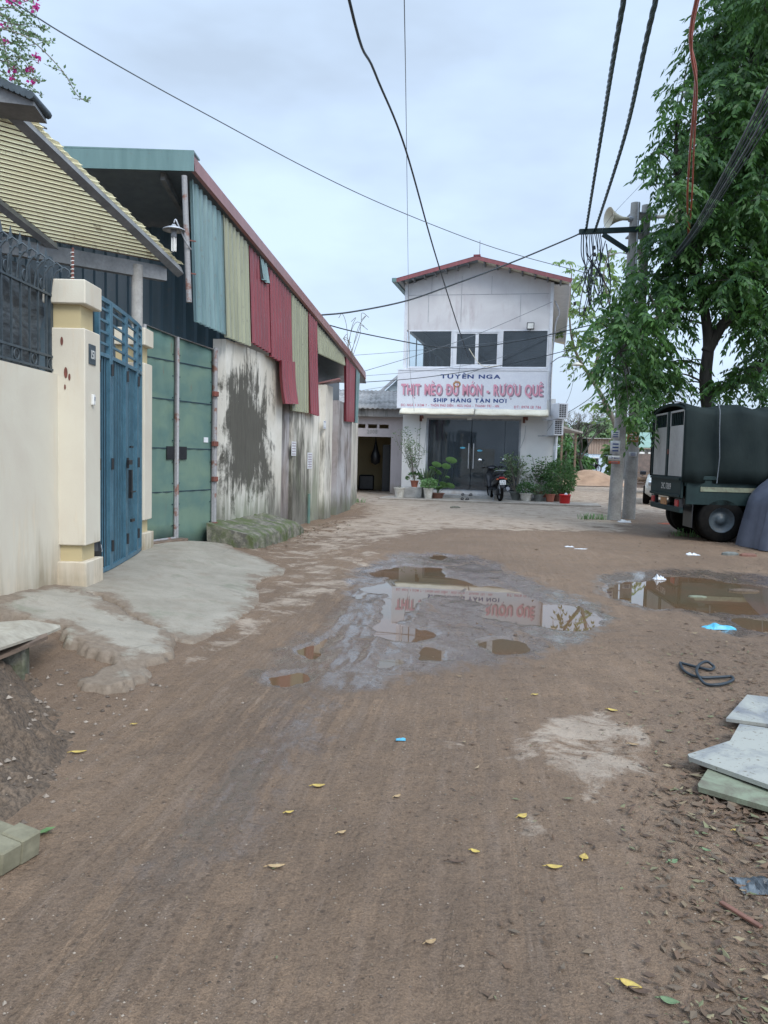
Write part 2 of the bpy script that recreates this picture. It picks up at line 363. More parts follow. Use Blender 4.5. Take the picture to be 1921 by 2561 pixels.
def stained(name, base, c_old, dark, amount=0.5, green=(0.10, 0.12, 0.06), zlow=0.7, zband=None, seed=0.0, bumpst=0.25, patch=None):
    """old plaster: vertical run-off streaks, blotches, a grimy foot"""
    g = NG(name); p = g.pos(); z = g.sep(p)[2]
    vs = g.pos((1.0, 1.0, 0.14)); blot = g.noise(p, 0.9, 5, 0.6, 0.4); st = g.noise(vs, 5.5, 6, 0.65, 0.25); fine = g.noise(vs, 22.0, 5, 0.7)
    big = g.noise(g.pos((1, 1, 0.45)), 1.15 + seed, 4, 0.6, 0.3)
    col = g.ramp(blot, 0.35, 0.65, base, c_old)
    m1 = g.math('ADD', g.math('MULTIPLY', st, 0.45), g.math('MULTIPLY', big, 0.55)); m1 = g.math('ADD', m1, g.math('MULTIPLY', g.math('SUBTRACT', fine, 0.5), 0.25))
    m1 = m1 if patch is None else g.math('ADD', m1, patchf(g, p, patch))
    m = g.ramp(m1, 0.60 - amount * 0.13, 0.70 - amount * 0.09)
    foot = g.math('SUBTRACT', 1.0, g.math('DIVIDE', z, zlow), True); f2 = g.ramp(g.math('ADD', foot, g.math('MULTIPLY', g.math('SUBTRACT', g.noise(vs, 7.0, 5), 0.5), 1.3)), 0.25, 0.75)
    tone = g.ramp(fine, 0.3, 0.75, dark, tuple(x * 2.0 for x in dark))
    col = g.mix(g.math('MULTIPLY', m, 0.96 if amount > 0.5 else 0.8), col, tone); col = g.mix(g.math('MULTIPLY', f2, 0.75), col, g.mix(g.ramp(blot, 0.4, 0.6), green, tone))
    rough = g.noise(p, 60.0, 4, 0.7)
    return g.out(col, 0.88, g.bump(g.math('ADD', rough, g.math('MULTIPLY', m, 0.6)), bumpst, 0.006))
M['wall_white'] = stained('old_whitewash', (0.62, 0.60, 0.54), (0.50, 0.46, 0.40), (0.06, 0.056, 0.046), 0.75)
M['wall_green2'] = stained('mildewed_whitewash_low', (0.66, 0.64, 0.58), (0.50, 0.47, 0.40), (0.040, 0.038, 0.030), 0.95, zlow=2.3, seed=0.1)
M['wall_green'] = stained('mildewed_whitewash', (0.66, 0.64, 0.58), (0.50, 0.47, 0.40), (0.040, 0.038, 0.030), 0.85, zlow=1.35, seed=0.3, patch=(10.9, 13.5, 0.5, 2.75))
M['wall_mauve'] = stained('mauve_plaster', (0.36, 0.29, 0.28), (0.30, 0.25, 0.24), (0.08, 0.065, 0.065), 0.7)
M['wall_grey'] = stained('peeling_grey_render', (0.42, 0.42, 0.44), (0.26, 0.22, 0.20), (0.065, 0.055, 0.05), 0.95, seed=0.6)
M['wall_cream'] = stained('cream_paint', (0.62, 0.58, 0.475), (0.55, 0.49, 0.40), (0.36, 0.30, 0.22), 0.42, (0.22, 0.17, 0.10), 0.80, bumpst=0.2)
M['wall_yellow'] = stained('yellow_paint', (0.50, 0.42, 0.24), (0.44, 0.36, 0.21), (0.22, 0.18, 0.11), 0.05, (0.2, 0.17, 0.1), 0.3, bumpst=0.12)
M['wall_house'] = stained('house_paint', (0.68, 0.675, 0.66), (0.60, 0.59, 0.58), (0.38, 0.36, 0.36), 0.10, (0.36, 0.27, 0.20), 0.45, bumpst=0.1)
M['wall_upper'] = stained('upper_panel', (0.62, 0.62, 0.63), (0.52, 0.51, 0.53), (0.32, 0.30, 0.31), 0.6, (0.4, 0.4, 0.4), 0.01, bumpst=0.1)
M['lintel'] = stained('mouldy_lintel', (0.40, 0.38, 0.36), (0.24, 0.23, 0.22), (0.07, 0.07, 0.065), 0.8)
M['old2008'] = stained('pinkish_plaster', (0.50, 0.45, 0.45), (0.44, 0.39, 0.38), (0.22, 0.20, 0.19), 0.3, (0.3, 0.24, 0.18), 0.5)
def corr(name, c1, c2, rust=0.3, rough=0.30):
    g = NG(name); p = g.pos(); vs = g.pos((1, 1, 0.12)); a = g.noise(vs, 8.0, 5, 0.6); b = g.noise(p, 1.6, 5, 0.65, 0.3)
    col = g.ramp(a, 0.3, 0.72, c1, c2); r = g.ramp(g.math('ADD', g.math('MULTIPLY', a, 0.4), g.math('MULTIPLY', b, 0.6)), 0.66 - rust * 0.12, 0.74)
    col = g.mix(g.math('MULTIPLY', r, 0.8), col, (0.20, 0.10, 0.06)); col = g.mix(g.math('MULTIPLY', g.ramp(g.noise(p, 12, 4), 0.62, 0.7), 0.4), col, (0.12, 0.11, 0.10))
    return g.out(col, rough, g.bump(g.noise(p, 25, 3), 0.05, 0.004), 0.0, 0.6)
M['c_teal'] = corr('teal_sheet', (0.17, 0.27, 0.275), (0.09, 0.165, 0.175)); M['c_olive'] = corr('olive_sheet', (0.31, 0.32, 0.21), (0.20, 0.21, 0.14))
M['c_red'] = corr('red_sheet', (0.23, 0.028, 0.040), (0.14, 0.020, 0.028), 0.1); M['c_verge'] = corr('verge_sheet', (0.27, 0.125, 0.12), (0.18, 0.08, 0.075), 0.5)
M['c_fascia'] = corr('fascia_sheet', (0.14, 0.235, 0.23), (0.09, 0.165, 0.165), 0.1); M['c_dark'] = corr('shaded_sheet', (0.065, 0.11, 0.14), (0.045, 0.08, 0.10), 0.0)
M['c_soffit'] = corr('roof_sheet', (0.20, 0.24, 0.27), (0.14, 0.17, 0.20), 0.0)
M['gate_green'] = (lambda g: g.out(g.mix(g.math('MULTIPLY', g.ramp(g.noise(g.pos((1, 1, 0.3)), 9.0, 5), 0.66, 0.72), 0.6), g.ramp(g.noise(g.pos((1, 1, 1.7)), 1.7, 5, 0.55, 0.5), 0.36, 0.64, (0.085, 0.155, 0.140), (0.135, 0.205, 0.155)), (0.16, 0.12, 0.08)), 0.45, g.bump(g.noise(g.pos(), 3.5, 3), 0.35, 0.02), 0.0, 0.5))(NG('green_gate_paint'))
M['gate_blue'] = basic('blue_gate_paint', (0.070, 0.165, 0.225), (0.045, 0.115, 0.165), 5, 0.4, 0.04)
M['gate_back'] = basic('gate_backing', (0.012, 0.03, 0.05), (0.008, 0.02, 0.035), 4, 0.5, 0.05)
M['rust'] = basic('rusty_pipe', (0.26, 0.26, 0.265), (0.19, 0.095, 0.07), 6, 0.6, 0.3, lo=0.56, hi=0.64)
M['rustred'] = basic('red_rust', (0.20, 0.06, 0.042), (0.10, 0.045, 0.035), 12, 0.7, 0.3)
M['iron'] = basic('dark_iron', (0.055, 0.075, 0.09), (0.035, 0.05, 0.06), 10, 0.5, 0.1)
M['black'] = basic('black_plastic', (0.02, 0.021, 0.024), (0.012, 0.013, 0.015), 8, 0.35, 0.05)
M['steel'] = basic('grey_steel', (0.30, 0.32, 0.35), (0.20, 0.21, 0.23), 6, 0.5, 0.1)
M['beam'] = basic('beam_paint', (0.20, 0.21, 0.22), (0.13, 0.14, 0.15), 4, 0.6, 0.1)
M['galv'] = basic('galvanised', (0.45, 0.47, 0.50), (0.30, 0.31, 0.33), 5, 0.45, 0.08, 0.3)
M['alu'] = basic('white_aluminium', (0.68, 0.70, 0.74), (0.58, 0.60, 0.64), 4, 0.4, 0.03)
M['concrete'] = basic('pole_concrete', (0.38, 0.375, 0.36), (0.24, 0.235, 0.225), 2.5, 0.9, 0.35)
M['mossy'] = (lambda g: g.out(g.mix(g.ramp(g.noise(g.pos(), 4.0, 6, 0.65, 0.3), 0.42, 0.6), g.mix(g.ramp(g.noise(g.pos(), 14, 4), 0.4, 0.6), (0.20, 0.19, 0.15), (0.10, 0.095, 0.08)), (0.075, 0.095, 0.035)), 0.95, g.bump(g.noise(g.pos(), 30, 6, 0.7), 0.8, 0.02)))(NG('mossy_concrete'))
M['sign'] = basic('sign_board', (0.66, 0.68, 0.73), (0.62, 0.64, 0.70), 2, 0.45, 0.0)
M['ink_blue'] = basic('sign_blue', (0.025, 0.06, 0.22), (0.02, 0.05, 0.18), 5, 0.5, 0.0); M['ink_pink'] = basic('sign_pink', (0.66, 0.30, 0.39), (0.60, 0.27, 0.35), 3, 0.5, 0.0)
M['ink_dark'] = basic('sign_shadow', (0.28, 0.22, 0.28), (0.24, 0.18, 0.22), 5, 0.5, 0.0); M['ink_white'] = basic('sign_white', (0.75, 0.75, 0.72), None, 5, 0.5, 0.0)
M['awn'] = basic('awning_cloth', (0.70, 0.66, 0.54), (0.60, 0.56, 0.45), 3, 0.8, 0.1)
M['glass_dark'] = glassm('tinted_glass', (0.50, 0.56, 0.60), (0.15, 0.18, 0.21), 0.20); M['glass'] = glassm('window_glass', (0.86, 0.90, 0.91), (0.2, 0.22, 0.24), 0.04)
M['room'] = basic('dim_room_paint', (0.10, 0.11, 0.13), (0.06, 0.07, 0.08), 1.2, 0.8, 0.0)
M['timber'] = basic('old_timber', (0.20, 0.14, 0.10), (0.11, 0.08, 0.06), 7, 0.85, 0.3, stretch=(1, 1, 4)); M['orangewood'] = basic('fresh_timber', (0.42, 0.22, 0.09), (0.3, 0.15, 0.07), 9, 0.8, 0.3)
M['board'] = (lambda g: g.out(g.mix(g.ramp(g.noise(g.pos(), 45, 4, 0.7), 0.60, 0.66), g.mix(g.ramp(g.noise(g.pos(), 2.6, 6, 0.65, 0.8), 0.42, 0.62), (0.33, 0.335, 0.30), (0.16, 0.17, 0.185)), (0.14, 0.12, 0.09)), 0.7, g.bump(g.noise(g.pos(), 35, 5), 0.35, 0.004)))(NG('weathered_board'))
M['board_green'] = (lambda g: g.out(g.mix(g.ramp(g.noise(g.pos(), 6, 6, 0.7, 0.5), 0.40, 0.62), (0.20, 0.23, 0.16), (0.12, 0.11, 0.08)), 0.8, g.bump(g.noise(g.pos(), 35, 5), 0.35, 0.004)))(NG('muddy_board'))
M['tile'] = basic('terracotta', (0.38, 0.13, 0.08), (0.25, 0.09, 0.06), 8, 0.75, 0.1); M['pot_white'] = basic('white_glaze', (0.62, 0.60, 0.55), (0.45, 0.42, 0.36), 7, 0.4, 0.05)
M['pot_grey'] = basic('grey_pot', (0.16, 0.17, 0.16), (0.10, 0.11, 0.10), 7, 0.7, 0.1); M['pot_brown'] = basic('brown_pot', (0.22, 0.10, 0.07), (0.14, 0.07, 0.05), 7, 0.7, 0.1)
M['red_pl'] = basic('red_plastic', (0.62, 0.02, 0.02), (0.52, 0.015, 0.02), 3, 0.35, 0.0)
M['soil'] = basic('potting_soil', (0.07, 0.05, 0.035), (0.04, 0.03, 0.02), 15, 0.95, 0.5)
M['bark'] = basic('dark_bark', (0.055, 0.05, 0.042), (0.03, 0.028, 0.024), 8, 0.9, 0.6, stretch=(1, 1, 0.3)); M['bark_pale'] = basic('pale_bark', (0.20, 0.18, 0.15), (0.13, 0.12, 0.10), 8, 0.9, 0.3, stretch=(1, 1, 0.3))
M['leaf_dark'] = leafm('dark_tree_leaf', (0.018, 0.055, 0.026), (0.095, 0.205, 0.050), 0.36); M['leaf_pale'] = leafm('pale_tree_leaf', (0.09, 0.16, 0.06), (0.24, 0.34, 0.12), 0.45)
M['leaf_pot'] = leafm('pot_leaf', (0.035, 0.09, 0.035), (0.11, 0.20, 0.07), 0.25); M['leaf_grey'] = leafm('greyish_leaf', (0.09, 0.14, 0.08), (0.2, 0.27, 0.15), 0.3)
M['leaf_far'] = leafm('far_leaf', (0.08, 0.14, 0.07), (0.18, 0.27, 0.12), 0.3); M['leaf_round'] = leafm('round_leaf', (0.11, 0.22, 0.09), (0.2, 0.34, 0.14), 0.3)
M['leaf_vine'] = leafm('vine_leaf', (0.12, 0.2, 0.11), (0.22, 0.32, 0.18), 0.3); M['petal'] = leafm('magenta_bract', (0.42, 0.02, 0.22), (0.6, 0.05, 0.35), 0.4)
M['wire'] = basic('black_cable', (0.018, 0.03, 0.04), (0.015, 0.022, 0.03), 5, 0.5, 0.0); M['wire_grey'] = basic('grey_cable', (0.12, 0.14, 0.16), None, 5, 0.5, 0.0); M['wire_teal'] = basic('twisted_cable', (0.025, 0.075, 0.09), (0.02, 0.05, 0.06), 5, 0.45, 0.0)
M['wire_red'] = basic('orange_cable', (0.42, 0.10, 0.06), (0.3, 0.08, 0.06), 3, 0.5, 0.0)
M['truck'] = basic('truck_green', (0.013, 0.030, 0.030), (0.009, 0.021, 0.022), 3, 0.6, 0.08, spec=0.25); M['truck_door'] = basic('truck_door_grey', (0.38, 0.38, 0.37), (0.28, 0.28, 0.27), 2.0, 0.6, 0.1, stretch=(1, 1, 0.4))
M['tarp'] = (lambda g: g.out(g.ramp(g.noise(g.pos(), 1.2, 5), 0.35, 0.65, (0.008, 0.014, 0.015), (0.017, 0.025, 0.024)), 0.8, g.bump(g.noise(g.pos((1, 1, 0.4)), 4, 5, 0.6), 0.5, 0.03), spec=0.15))(NG('dark_tarpaulin'))
M['cover'] = (lambda g: g.out(g.ramp(g.noise(g.pos(), 2.2, 5), 0.35, 0.65, (0.115, 0.13, 0.17), (0.07, 0.08, 0.11)), 0.5, g.bump(g.noise(g.pos((1, 1, 0.25)), 6, 4, 0.6), 0.3, 0.03)))(NG('grey_cover_cloth'))
M['rubber'] = basic('rubber', (0.007, 0.007, 0.007), (0.013, 0.012, 0.011), 8, 0.95, 0.2, spec=0.1); M['redlens'] = basic('red_lens', (0.42, 0.03, 0.03), None, 5, 0.3, 0.0)
M['paint_black'] = basic('black_paint', (0.018, 0.020, 0.026), (0.012, 0.013, 0.018), 5, 0.22, 0.0); M['chrome'] = basic('mirror_chrome', (0.7, 0.72, 0.74), None, 4, 0.12, 0.0, 1.0)
M['carwhite'] = basic('white_car_paint', (0.62, 0.64, 0.62), (0.56, 0.58, 0.56), 2, 0.25, 0.0)
M['paper'] = basic('old_paper', (0.66, 0.68, 0.70), (0.5, 0.52, 0.54), 14, 0.8, 0.0); M['plastic_blue'] = basic('blue_bag', (0.09, 0.42, 0.6), (0.06, 0.3, 0.48), 9, 0.45, 0.2)
M['plastic_white'] = basic('white_bag', (0.66, 0.68, 0.70), (0.5, 0.52, 0.55), 9, 0.5, 0.2); M['orange_cloth'] = basic('orange_tarp', (0.55, 0.12, 0.04), (0.42, 0.09, 0.04), 6, 0.7, 0.3)
M['netting'] = (lambda g: g.out(g.ramp(g.noise(g.pos((1, 0.25, 1)), 8, 7, 0.7, 0.6), 0.45, 0.70, (0.030, 0.036, 0.042), (0.15, 0.18, 0.2)), 0.45, g.bump(g.noise(g.pos((1, 0.3, 1)), 14, 5), 0.8, 0.03)))(NG('black_plastic_sheet'))

# ============================================================ GROUND
def ground_mat():
    g = NG('muddy_road'); p = g.pos(); a = g.N.new('ShaderNodeAttribute'); a.attribute_name = 'masks'
    s = g.N.new('ShaderNodeSeparateColor'); g.L.new(a.outputs['Color'], s.inputs[0]); pale, wet, litter = s.outputs[0], s.outputs[1], s.outputs[2]
    trk = g.pos((9.0, 0.7, 1), 0.12); n1 = g.noise(p, 1.1, 6, 0.6, 0.2); n2 = g.noise(p, 7.0, 6, 0.68); n3 = g.noise(p, 48.0, 5, 0.72); n4 = g.noise(trk, 1.6, 5, 0.6, 0.15); n5 = g.noise(p, 150.0, 3, 0.7)
    mud = g.ramp(n1, 0.32, 0.68, (0.150, 0.106, 0.070), (0.225, 0.168, 0.120)); mud = g.mix(0.55, mud, g.ramp(n2, 0.3, 0.72, (0.085, 0.059, 0.040), (0.27, 0.205, 0.15)))
    trk_ = a.outputs['Alpha']; mud = g.mix(g.math('MULTIPLY', g.ramp(n4, 0.50, 0.66), g.math('ADD', 0.22, g.math('MULTIPLY', trk_, 0.65))), mud, (0.31, 0.26, 0.225)); mud = g.mix(g.math('MULTIPLY', g.ramp(n4, 0.46, 0.34), g.math('MULTIPLY', trk_, 0.75)), mud, (0.085, 0.062, 0.045)); n6 = g.noise(g.pos((22.0, 3.0, 1), 0.12), 1.5, 4, 0.6); mud = g.mix(g.math('MULTIPLY', g.ramp(n6, 0.56, 0.70), g.math('MULTIPLY', trk_, 0.5)), mud, (0.33, 0.285, 0.25))
    mud = g.mix(g.math('MULTIPLY', g.ramp(n3, 0.30, 0.72), 0.40), mud, (0.32, 0.262, 0.205)); mud = g.mix(g.math('MULTIPLY', g.ramp(n3, 0.55, 0.35), 0.38), mud, (0.07, 0.05, 0.035))
    vo = g.N.new('ShaderNodeTexVoronoi'); vo.inputs['Scale'].default_value = 42.0; g.L.new(p, vo.inputs['Vector'])
    peb = g.ramp(vo.outputs['Distance'], 0.16, 0.24, (1, 1, 1), (0, 0, 0)); sc = g.N.new('ShaderNodeSeparateColor'); g.L.new(vo.outputs['Color'], sc.inputs[0])
    pick = g.ramp(sc.outputs[0], 0.80, 0.83); pk = g.math('MULTIPLY', peb, pick); tone = g.ramp(sc.outputs[1], 0.2, 0.8, (0.10, 0.08, 0.06), (0.42, 0.38, 0.32))
    mud = g.mix(g.math('MULTIPLY', pk, 0.8), mud, tone)
    v2 = g.N.new('ShaderNodeTexVoronoi'); v2.inputs['Scale'].default_value = 19.0; g.L.new(p, v2.inputs['Vector']); s2 = g.N.new('ShaderNodeSeparateColor'); g.L.new(v2.outputs['Color'], s2.inputs[0])
    dk = g.math('MULTIPLY', g.ramp(v2.outputs['Distance'], 0.13, 0.19, (1, 1, 1), (0, 0, 0)), g.ramp(s2.outputs[0], 0.84, 0.86)); mud = g.mix(g.math('MULTIPLY', dk, 0.7), mud, (0.055, 0.04, 0.03))
    big_ = g.noise(p, 0.55, 4, 0.6, 0.4); mud = g.mix(g.math('MULTIPLY', g.ramp(big_, 0.42, 0.62), 0.40), mud, (0.10, 0.073, 0.053))
    mud = g.mix(1.0, mud, (0.97, 0.905, 0.83), 'MULTIPLY')
    mud = g.mix(0.75, mud, g.ramp(n5, 0.30, 0.72, (0.30, 0.27, 0.25), (0.74, 0.71, 0.68)), 'OVERLAY'); mud = g.mix(0.55, mud, g.ramp(n3, 0.36, 0.66, (0.30, 0.28, 0.26), (0.72, 0.70, 0.67)), 'OVERLAY')
    conc = g.ramp(g.noise(p, 2.0, 6, 0.65), 0.35, 0.65, (0.44, 0.36, 0.28), (0.32, 0.255, 0.195)); conc = g.mix(g.math('MULTIPLY', g.ramp(n3, 0.58, 0.66), 0.5), conc, (0.16, 0.13, 0.10))
    edge = g.math('ADD', pale, g.math('MULTIPLY', g.math('SUBTRACT', g.noise(p, 3.2, 8, 0.74, 0.6), 0.5), 1.9))
    col = g.mix(g.math('MULTIPLY', g.ramp(edge, 0.46, 0.66), 0.85), mud, conc)
    wn = g.math('ADD', wet, g.math('MULTIPLY', g.math('SUBTRACT', g.noise(g.pos((1.5, 0.8, 1), -0.2), 3.0, 7, 0.75, 0.5), 0.5), 2.0)); wm = g.ramp(wn, 0.40, 0.75)
    col = g.mix(g.math('MULTIPLY', wm, 0.62), col, (0.125, 0.092, 0.072))
    mud = mud
    lit = g.math('ADD', litter, g.math('MULTIPLY', g.math('SUBTRACT', g.noise(p, 9.0, 5, 0.7), 0.5), 1.2)); col = g.mix(g.math('MULTIPLY', g.ramp(lit, 0.5, 0.8), 0.55), col, (0.13, 0.10, 0.07))
    rg = g.mix(wm, g.ramp(n2, 0.3, 0.7, (0.62, 0.62, 0.62), (0.88, 0.88, 0.88)), g.ramp(n2, 0.35, 0.65, (0.10, 0.10, 0.10), (0.32, 0.32, 0.32)))
    h = g.math('ADD', g.math('MULTIPLY', n3, 1.0), g.math('MULTIPLY', n2, 1.6)); h = g.math('ADD', h, g.math('MULTIPLY', pk, 0.5)); h = g.math('ADD', h, g.math('MULTIPLY', n5, 0.4))
    h = g.math('ADD', h, g.math('MULTIPLY', n4, 0.9))
    sm_ = g.bump(g.noise(p, 9.0, 5, 0.65), 0.25, 0.01); g.L.new(sm_, g.b.inputs['Coat Normal'])
    g.L.new(g.math('MULTIPLY', g.ramp(g.math('ADD', wn, g.math('MULTIPLY', g.math('SUBTRACT', n3, 0.5), 0.9)), 0.48, 0.90), 1.0), g.b.inputs['Coat Weight']); g.b.inputs['Coat Roughness'].default_value = 0.16; g.b.inputs['Coat IOR'].default_value = 1.4
    return g.out(col, rg, g.bump(h, 1.0, 0.014), spec=0.5)
def masks(me, x, y):
    pale = np.max([ss(0.22, -0.20, sdf(x, y, P)) * (0.60 if k_ < 4 else 0.48) for k_, P in enumerate(PALE)], axis=0)
    rc = ss(0.5, -0.9, sdf(x, y, ROADC)); pale = np.maximum(pale, rc * (0.48 + 0.24 * ss(9.5, 18, y)))
    pale = np.maximum(pale, ss(14.5, 24, y) * 0.66 * (np.abs(x) < 40))
    pale = pale * (1 - 0.75 * ss(-0.1, -0.6, sdf(x, y, WETZ[0]) + 0 * x))
    wet = ss(0.35, -0.25, wets(x, y)) * 0.85
    # the damp wheel tracks coming towards the camera
    tr = np.exp(-((x + 0.95 - 0.13 * y) / 0.34) ** 2) * 0.60 + np.exp(-((x - 0.28 - 0.05 * y) / 0.3) ** 2) * 0.25
    wet = np.maximum(wet, tr * (1 - ss(7, 9, y)) * ss(1.8, 2.6, y)); wet = np.maximum(wet, ss(0.3, -0.05, pools(x, y)))
    lit = ss(0.9, 2.2, x) * ss(9, 5, y) * 0.5 + ss(2.5, 4.5, x) * (y < 20) * 0.25
    tk = 1.15 * np.exp(-((x + 1.02 - 0.12 * y) / 0.60) ** 2) + 0.6 * np.exp(-((x - 0.30 - 0.06 * y) / 0.30) ** 2); tk = tk * (1 - ss(8, 11, y)) * (0.75 + 0.8 * vn(x, y, 0.8, 66)); c = np.stack([pale, wet, np.clip(lit, 0, 1), np.clip(tk, 0, 1)], 1)
    at = me.attributes.new('masks', 'FLOAT_COLOR', 'POINT'); at.data.foreach_set('color', c.ravel())
GM = ground_mat()
iy = np.linspace(1 / 1.45, 1 / 95.0, 480); Yg = 1 / iy; Xf = np.linspace(-0.68, 0.68, 640)
YY, TT = np.meshgrid(Yg, Xf, indexing='ij'); XX = (YY + 1.6) * TT; ZZ = HM(XX.ravel(), YY.ravel()).reshape(XX.shape); ed_ = ss(0.62, 0.675, np.abs(TT)); ZZ = np.where(H0(XX, YY) > 0.15, ZZ, ZZ * (1 - ed_) - 0.046 * ed_)
ny, nx = XX.shape; V = np.stack([XX.ravel(), YY.ravel(), ZZ.ravel()], 1)
ii = np.arange(ny * nx).reshape(ny, nx); F = np.stack([ii[:-1, :-1], ii[:-1, 1:], ii[1:, 1:], ii[1:, :-1]], -1).reshape(-1, 4)
nb = len(V); Z0 = -0.05; R = 400.0
e = [(-R, -60), (R, -60), (R, R * 1.5), (-R, R * 1.5)]; V = np.vstack([V, [[a, b, Z0] for a, b in e]]); F = np.vstack([F, [[nb, nb + 1, nb + 2, nb + 3]]])
go = npmesh('ground', V, F, GM, smooth=True); masks(go.data, V[:, 0], V[:, 1]); go['kind'] = 'structure'

# ---- puddle water: still sheets that the mud surface rises out of
g = NG('muddy_water'); g.out(g.ramp(g.noise(g.pos(), 0.9, 3), 0.4, 0.62, (0.135, 0.078, 0.044), (0.105, 0.078, 0.046)), 0.015, None, 0.0, 0.5); g.b.inputs['IOR'].default_value = 1.34
WM = g.m
for (x0, x1, y0, y1) in ((-1.6, 2.0, 4.3, 12.0), (2.2, 6.6, 6.0, 9.9)):
    n = 24; xs = np.linspace(x0, x1, n); ys = np.linspace(y0, y1, n); a, b = np.meshgrid(xs, ys, indexing='ij')
    V = np.stack([a.ravel(), b.ravel(), np.full(a.size, WZ)], 1); q = np.arange(n * n).reshape(n, n)
    F = np.stack([q[:-1, :-1], q[1:, :-1], q[1:, 1:], q[:-1, 1:]], -1).reshape(-1, 4)
    d = np.minimum(pools(a, b), wets(a, b)).ravel()[F].min(1); o = npmesh('puddle_water', V, F[d < 0.35], WM); o['kind'] = 'structure'

# ---- concrete apron in front of the gates
def GA(pts): return [tuple(G(u, v)[:2]) for u, v in pts]
AP1 = GA([(120,1440),(243,1395),(345,1345),(361,1340),(490,1340),(560,1352),(591,1374),(660,1396),(715,1422),(716,1438),(650,1449),(655,1506),(573,1577),(536,1598),(481,1613),(433,1600),(330,1545),(240,1490),(120,1478)])
AP2 = GA([(-60,1500),(120,1462),(240,1486),(330,1541),(430,1598),(438,1625),(440,1650),(403,1664),(372,1672),(357,1680),(353,1703),(325,1720),(275,1717),(261,1728),(215,1717),(243,1688),(293,1664),(232,1640),(179,1611),(151,1575),(69,1552),(-60,1545)])
xs = np.arange(-3.3, -0.9, 0.018); ys = np.arange(4.0, 11.8, 0.024); a, b = np.meshgrid(xs, ys, indexing='ij'); af, bf = a.ravel(), b.ravel()
jit = 0.13 * fbm(af, bf, 0.30, 6, 41) + 0.05 * fbm(af, bf, 0.07, 3, 48); d1 = sdf(af, bf, AP1) + jit * 0.5; d2 = sdf(af, bf, AP2) + jit
base = H0(af, bf); top1 = base + 0.012 + 0.006 * fbm(af, bf, 0.5, 4, 44); top2 = base + 0.040 + 0.030 * fbm(af, bf, 0.30, 6, 45)
prof = lambda d, w: ss(0.012, -w, d)
z1 = np.where(d1 < 0.02, (base - 0.06) + (top1 - base + 0.06) * prof(d1, 0.05), base - 0.08)
d2 = d2 + 0.035 * fbm(af, bf, 0.05, 2, 61)
z2 = np.where(d2 < 0.02, (base - 0.06) + (top2 - base + 0.06) * prof(d2, 0.035), base - 0.08)
z = np.maximum(z1, z2); V = np.stack([af, bf, z], 1); q = np.arange(a.size).reshape(a.shape)
F = np.stack([q[:-1, :-1], q[1:, :-1], q[1:, 1:], q[:-1, 1:]], -1).reshape(-1, 4); keep = np.minimum(d1, d2)[F].min(1) < 0.03
g = NG('rough_concrete'); p = g.pos(); col = g.ramp(g.noise(p, 1.3, 6, 0.65, 0.3), 0.36, 0.64, (0.205, 0.185, 0.145), (0.30, 0.275, 0.225)); col = g.mix(g.math('MULTIPLY', g.ramp(g.noise(p, 2.6, 6, 0.7, 0.6), 0.55, 0.66), 0.65), col, (0.145, 0.155, 0.105))
col = g.mix(g.math('MULTIPLY', g.ramp(g.noise(p, 3.3, 6, 0.75, 0.2), 0.52, 0.68), 0.75), col, (0.19, 0.15, 0.11)); col = g.mix(g.math('MULTIPLY', g.ramp(g.noise(p, 60, 4, 0.7), 0.57, 0.68), 0.6), col, (0.13, 0.12, 0.10)); col = g.mix(g.math('MULTIPLY', g.ramp(g.noise(p, 9, 6, 0.75), 0.35, 0.7), 0.45), col, (0.34, 0.305, 0.25))
cv = g.N.new('ShaderNodeTexVoronoi'); cv.feature = 'DISTANCE_TO_EDGE'; cv.inputs['Scale'].default_value = 0.55; wv = g.N.new('ShaderNodeMixRGB'); wv.inputs[0].default_value = 0.12
nn = g.N.new('ShaderNodeTexNoise'); nn.inputs['Scale'].default_value = 3.0; g.L.new(p, nn.inputs['Vector']); g.L.new(p, wv.inputs[1]); g.L.new(nn.outputs['Color'], wv.inputs[2]); g.L.new(wv.outputs[0], cv.inputs['Vector'])
crk = g.ramp(cv.outputs['Distance'], 0.001, 0.005, (1, 1, 1), (0, 0, 0)); col = g.mix(g.math('MULTIPLY', crk, 0.30), col, (0.12, 0.11, 0.09))
at_ = g.N.new('ShaderNodeAttribute'); at_.attribute_name = 'rim'; ef = g.math('ADD', at_.outputs['Fac'], g.math('MULTIPLY', g.math('SUBTRACT', g.noise(p, 4.0, 7, 0.75, 0.4), 0.5), 1.7))
col = g.mix(g.math('MULTIPLY', g.ramp(ef, 0.50, 0.72), 0.88), col, g.ramp(g.noise(p, 30, 4, 0.7), 0.3, 0.7, (0.12, 0.085, 0.058), (0.21, 0.16, 0.115)))
APM = g.out(col, 0.82, g.bump(g.math('SUBTRACT', g.math('ADD', g.noise(p, 40, 6, 0.7), g.noise(p, 6, 5, 0.6)), crk), 0.6, 0.007))
o = npmesh('concrete_apron', V, F[keep], APM, smooth=True); dm_ = np.minimum(d1, d2); q_ = np.clip(1 + dm_ / 0.42, 0, 1) * 0.82 + 0.38 * ss(0.55, 0.0, np.hypot(af + 1.75, (bf - 4.75))) + 0.35 * ss(-2.55, -2.75, af); at2 = o.data.attributes.new('rim', 'FLOAT', 'POINT'); at2.data.foreach_set('value', q_[:len(o.data.vertices)]); o['kind'] = 'structure'

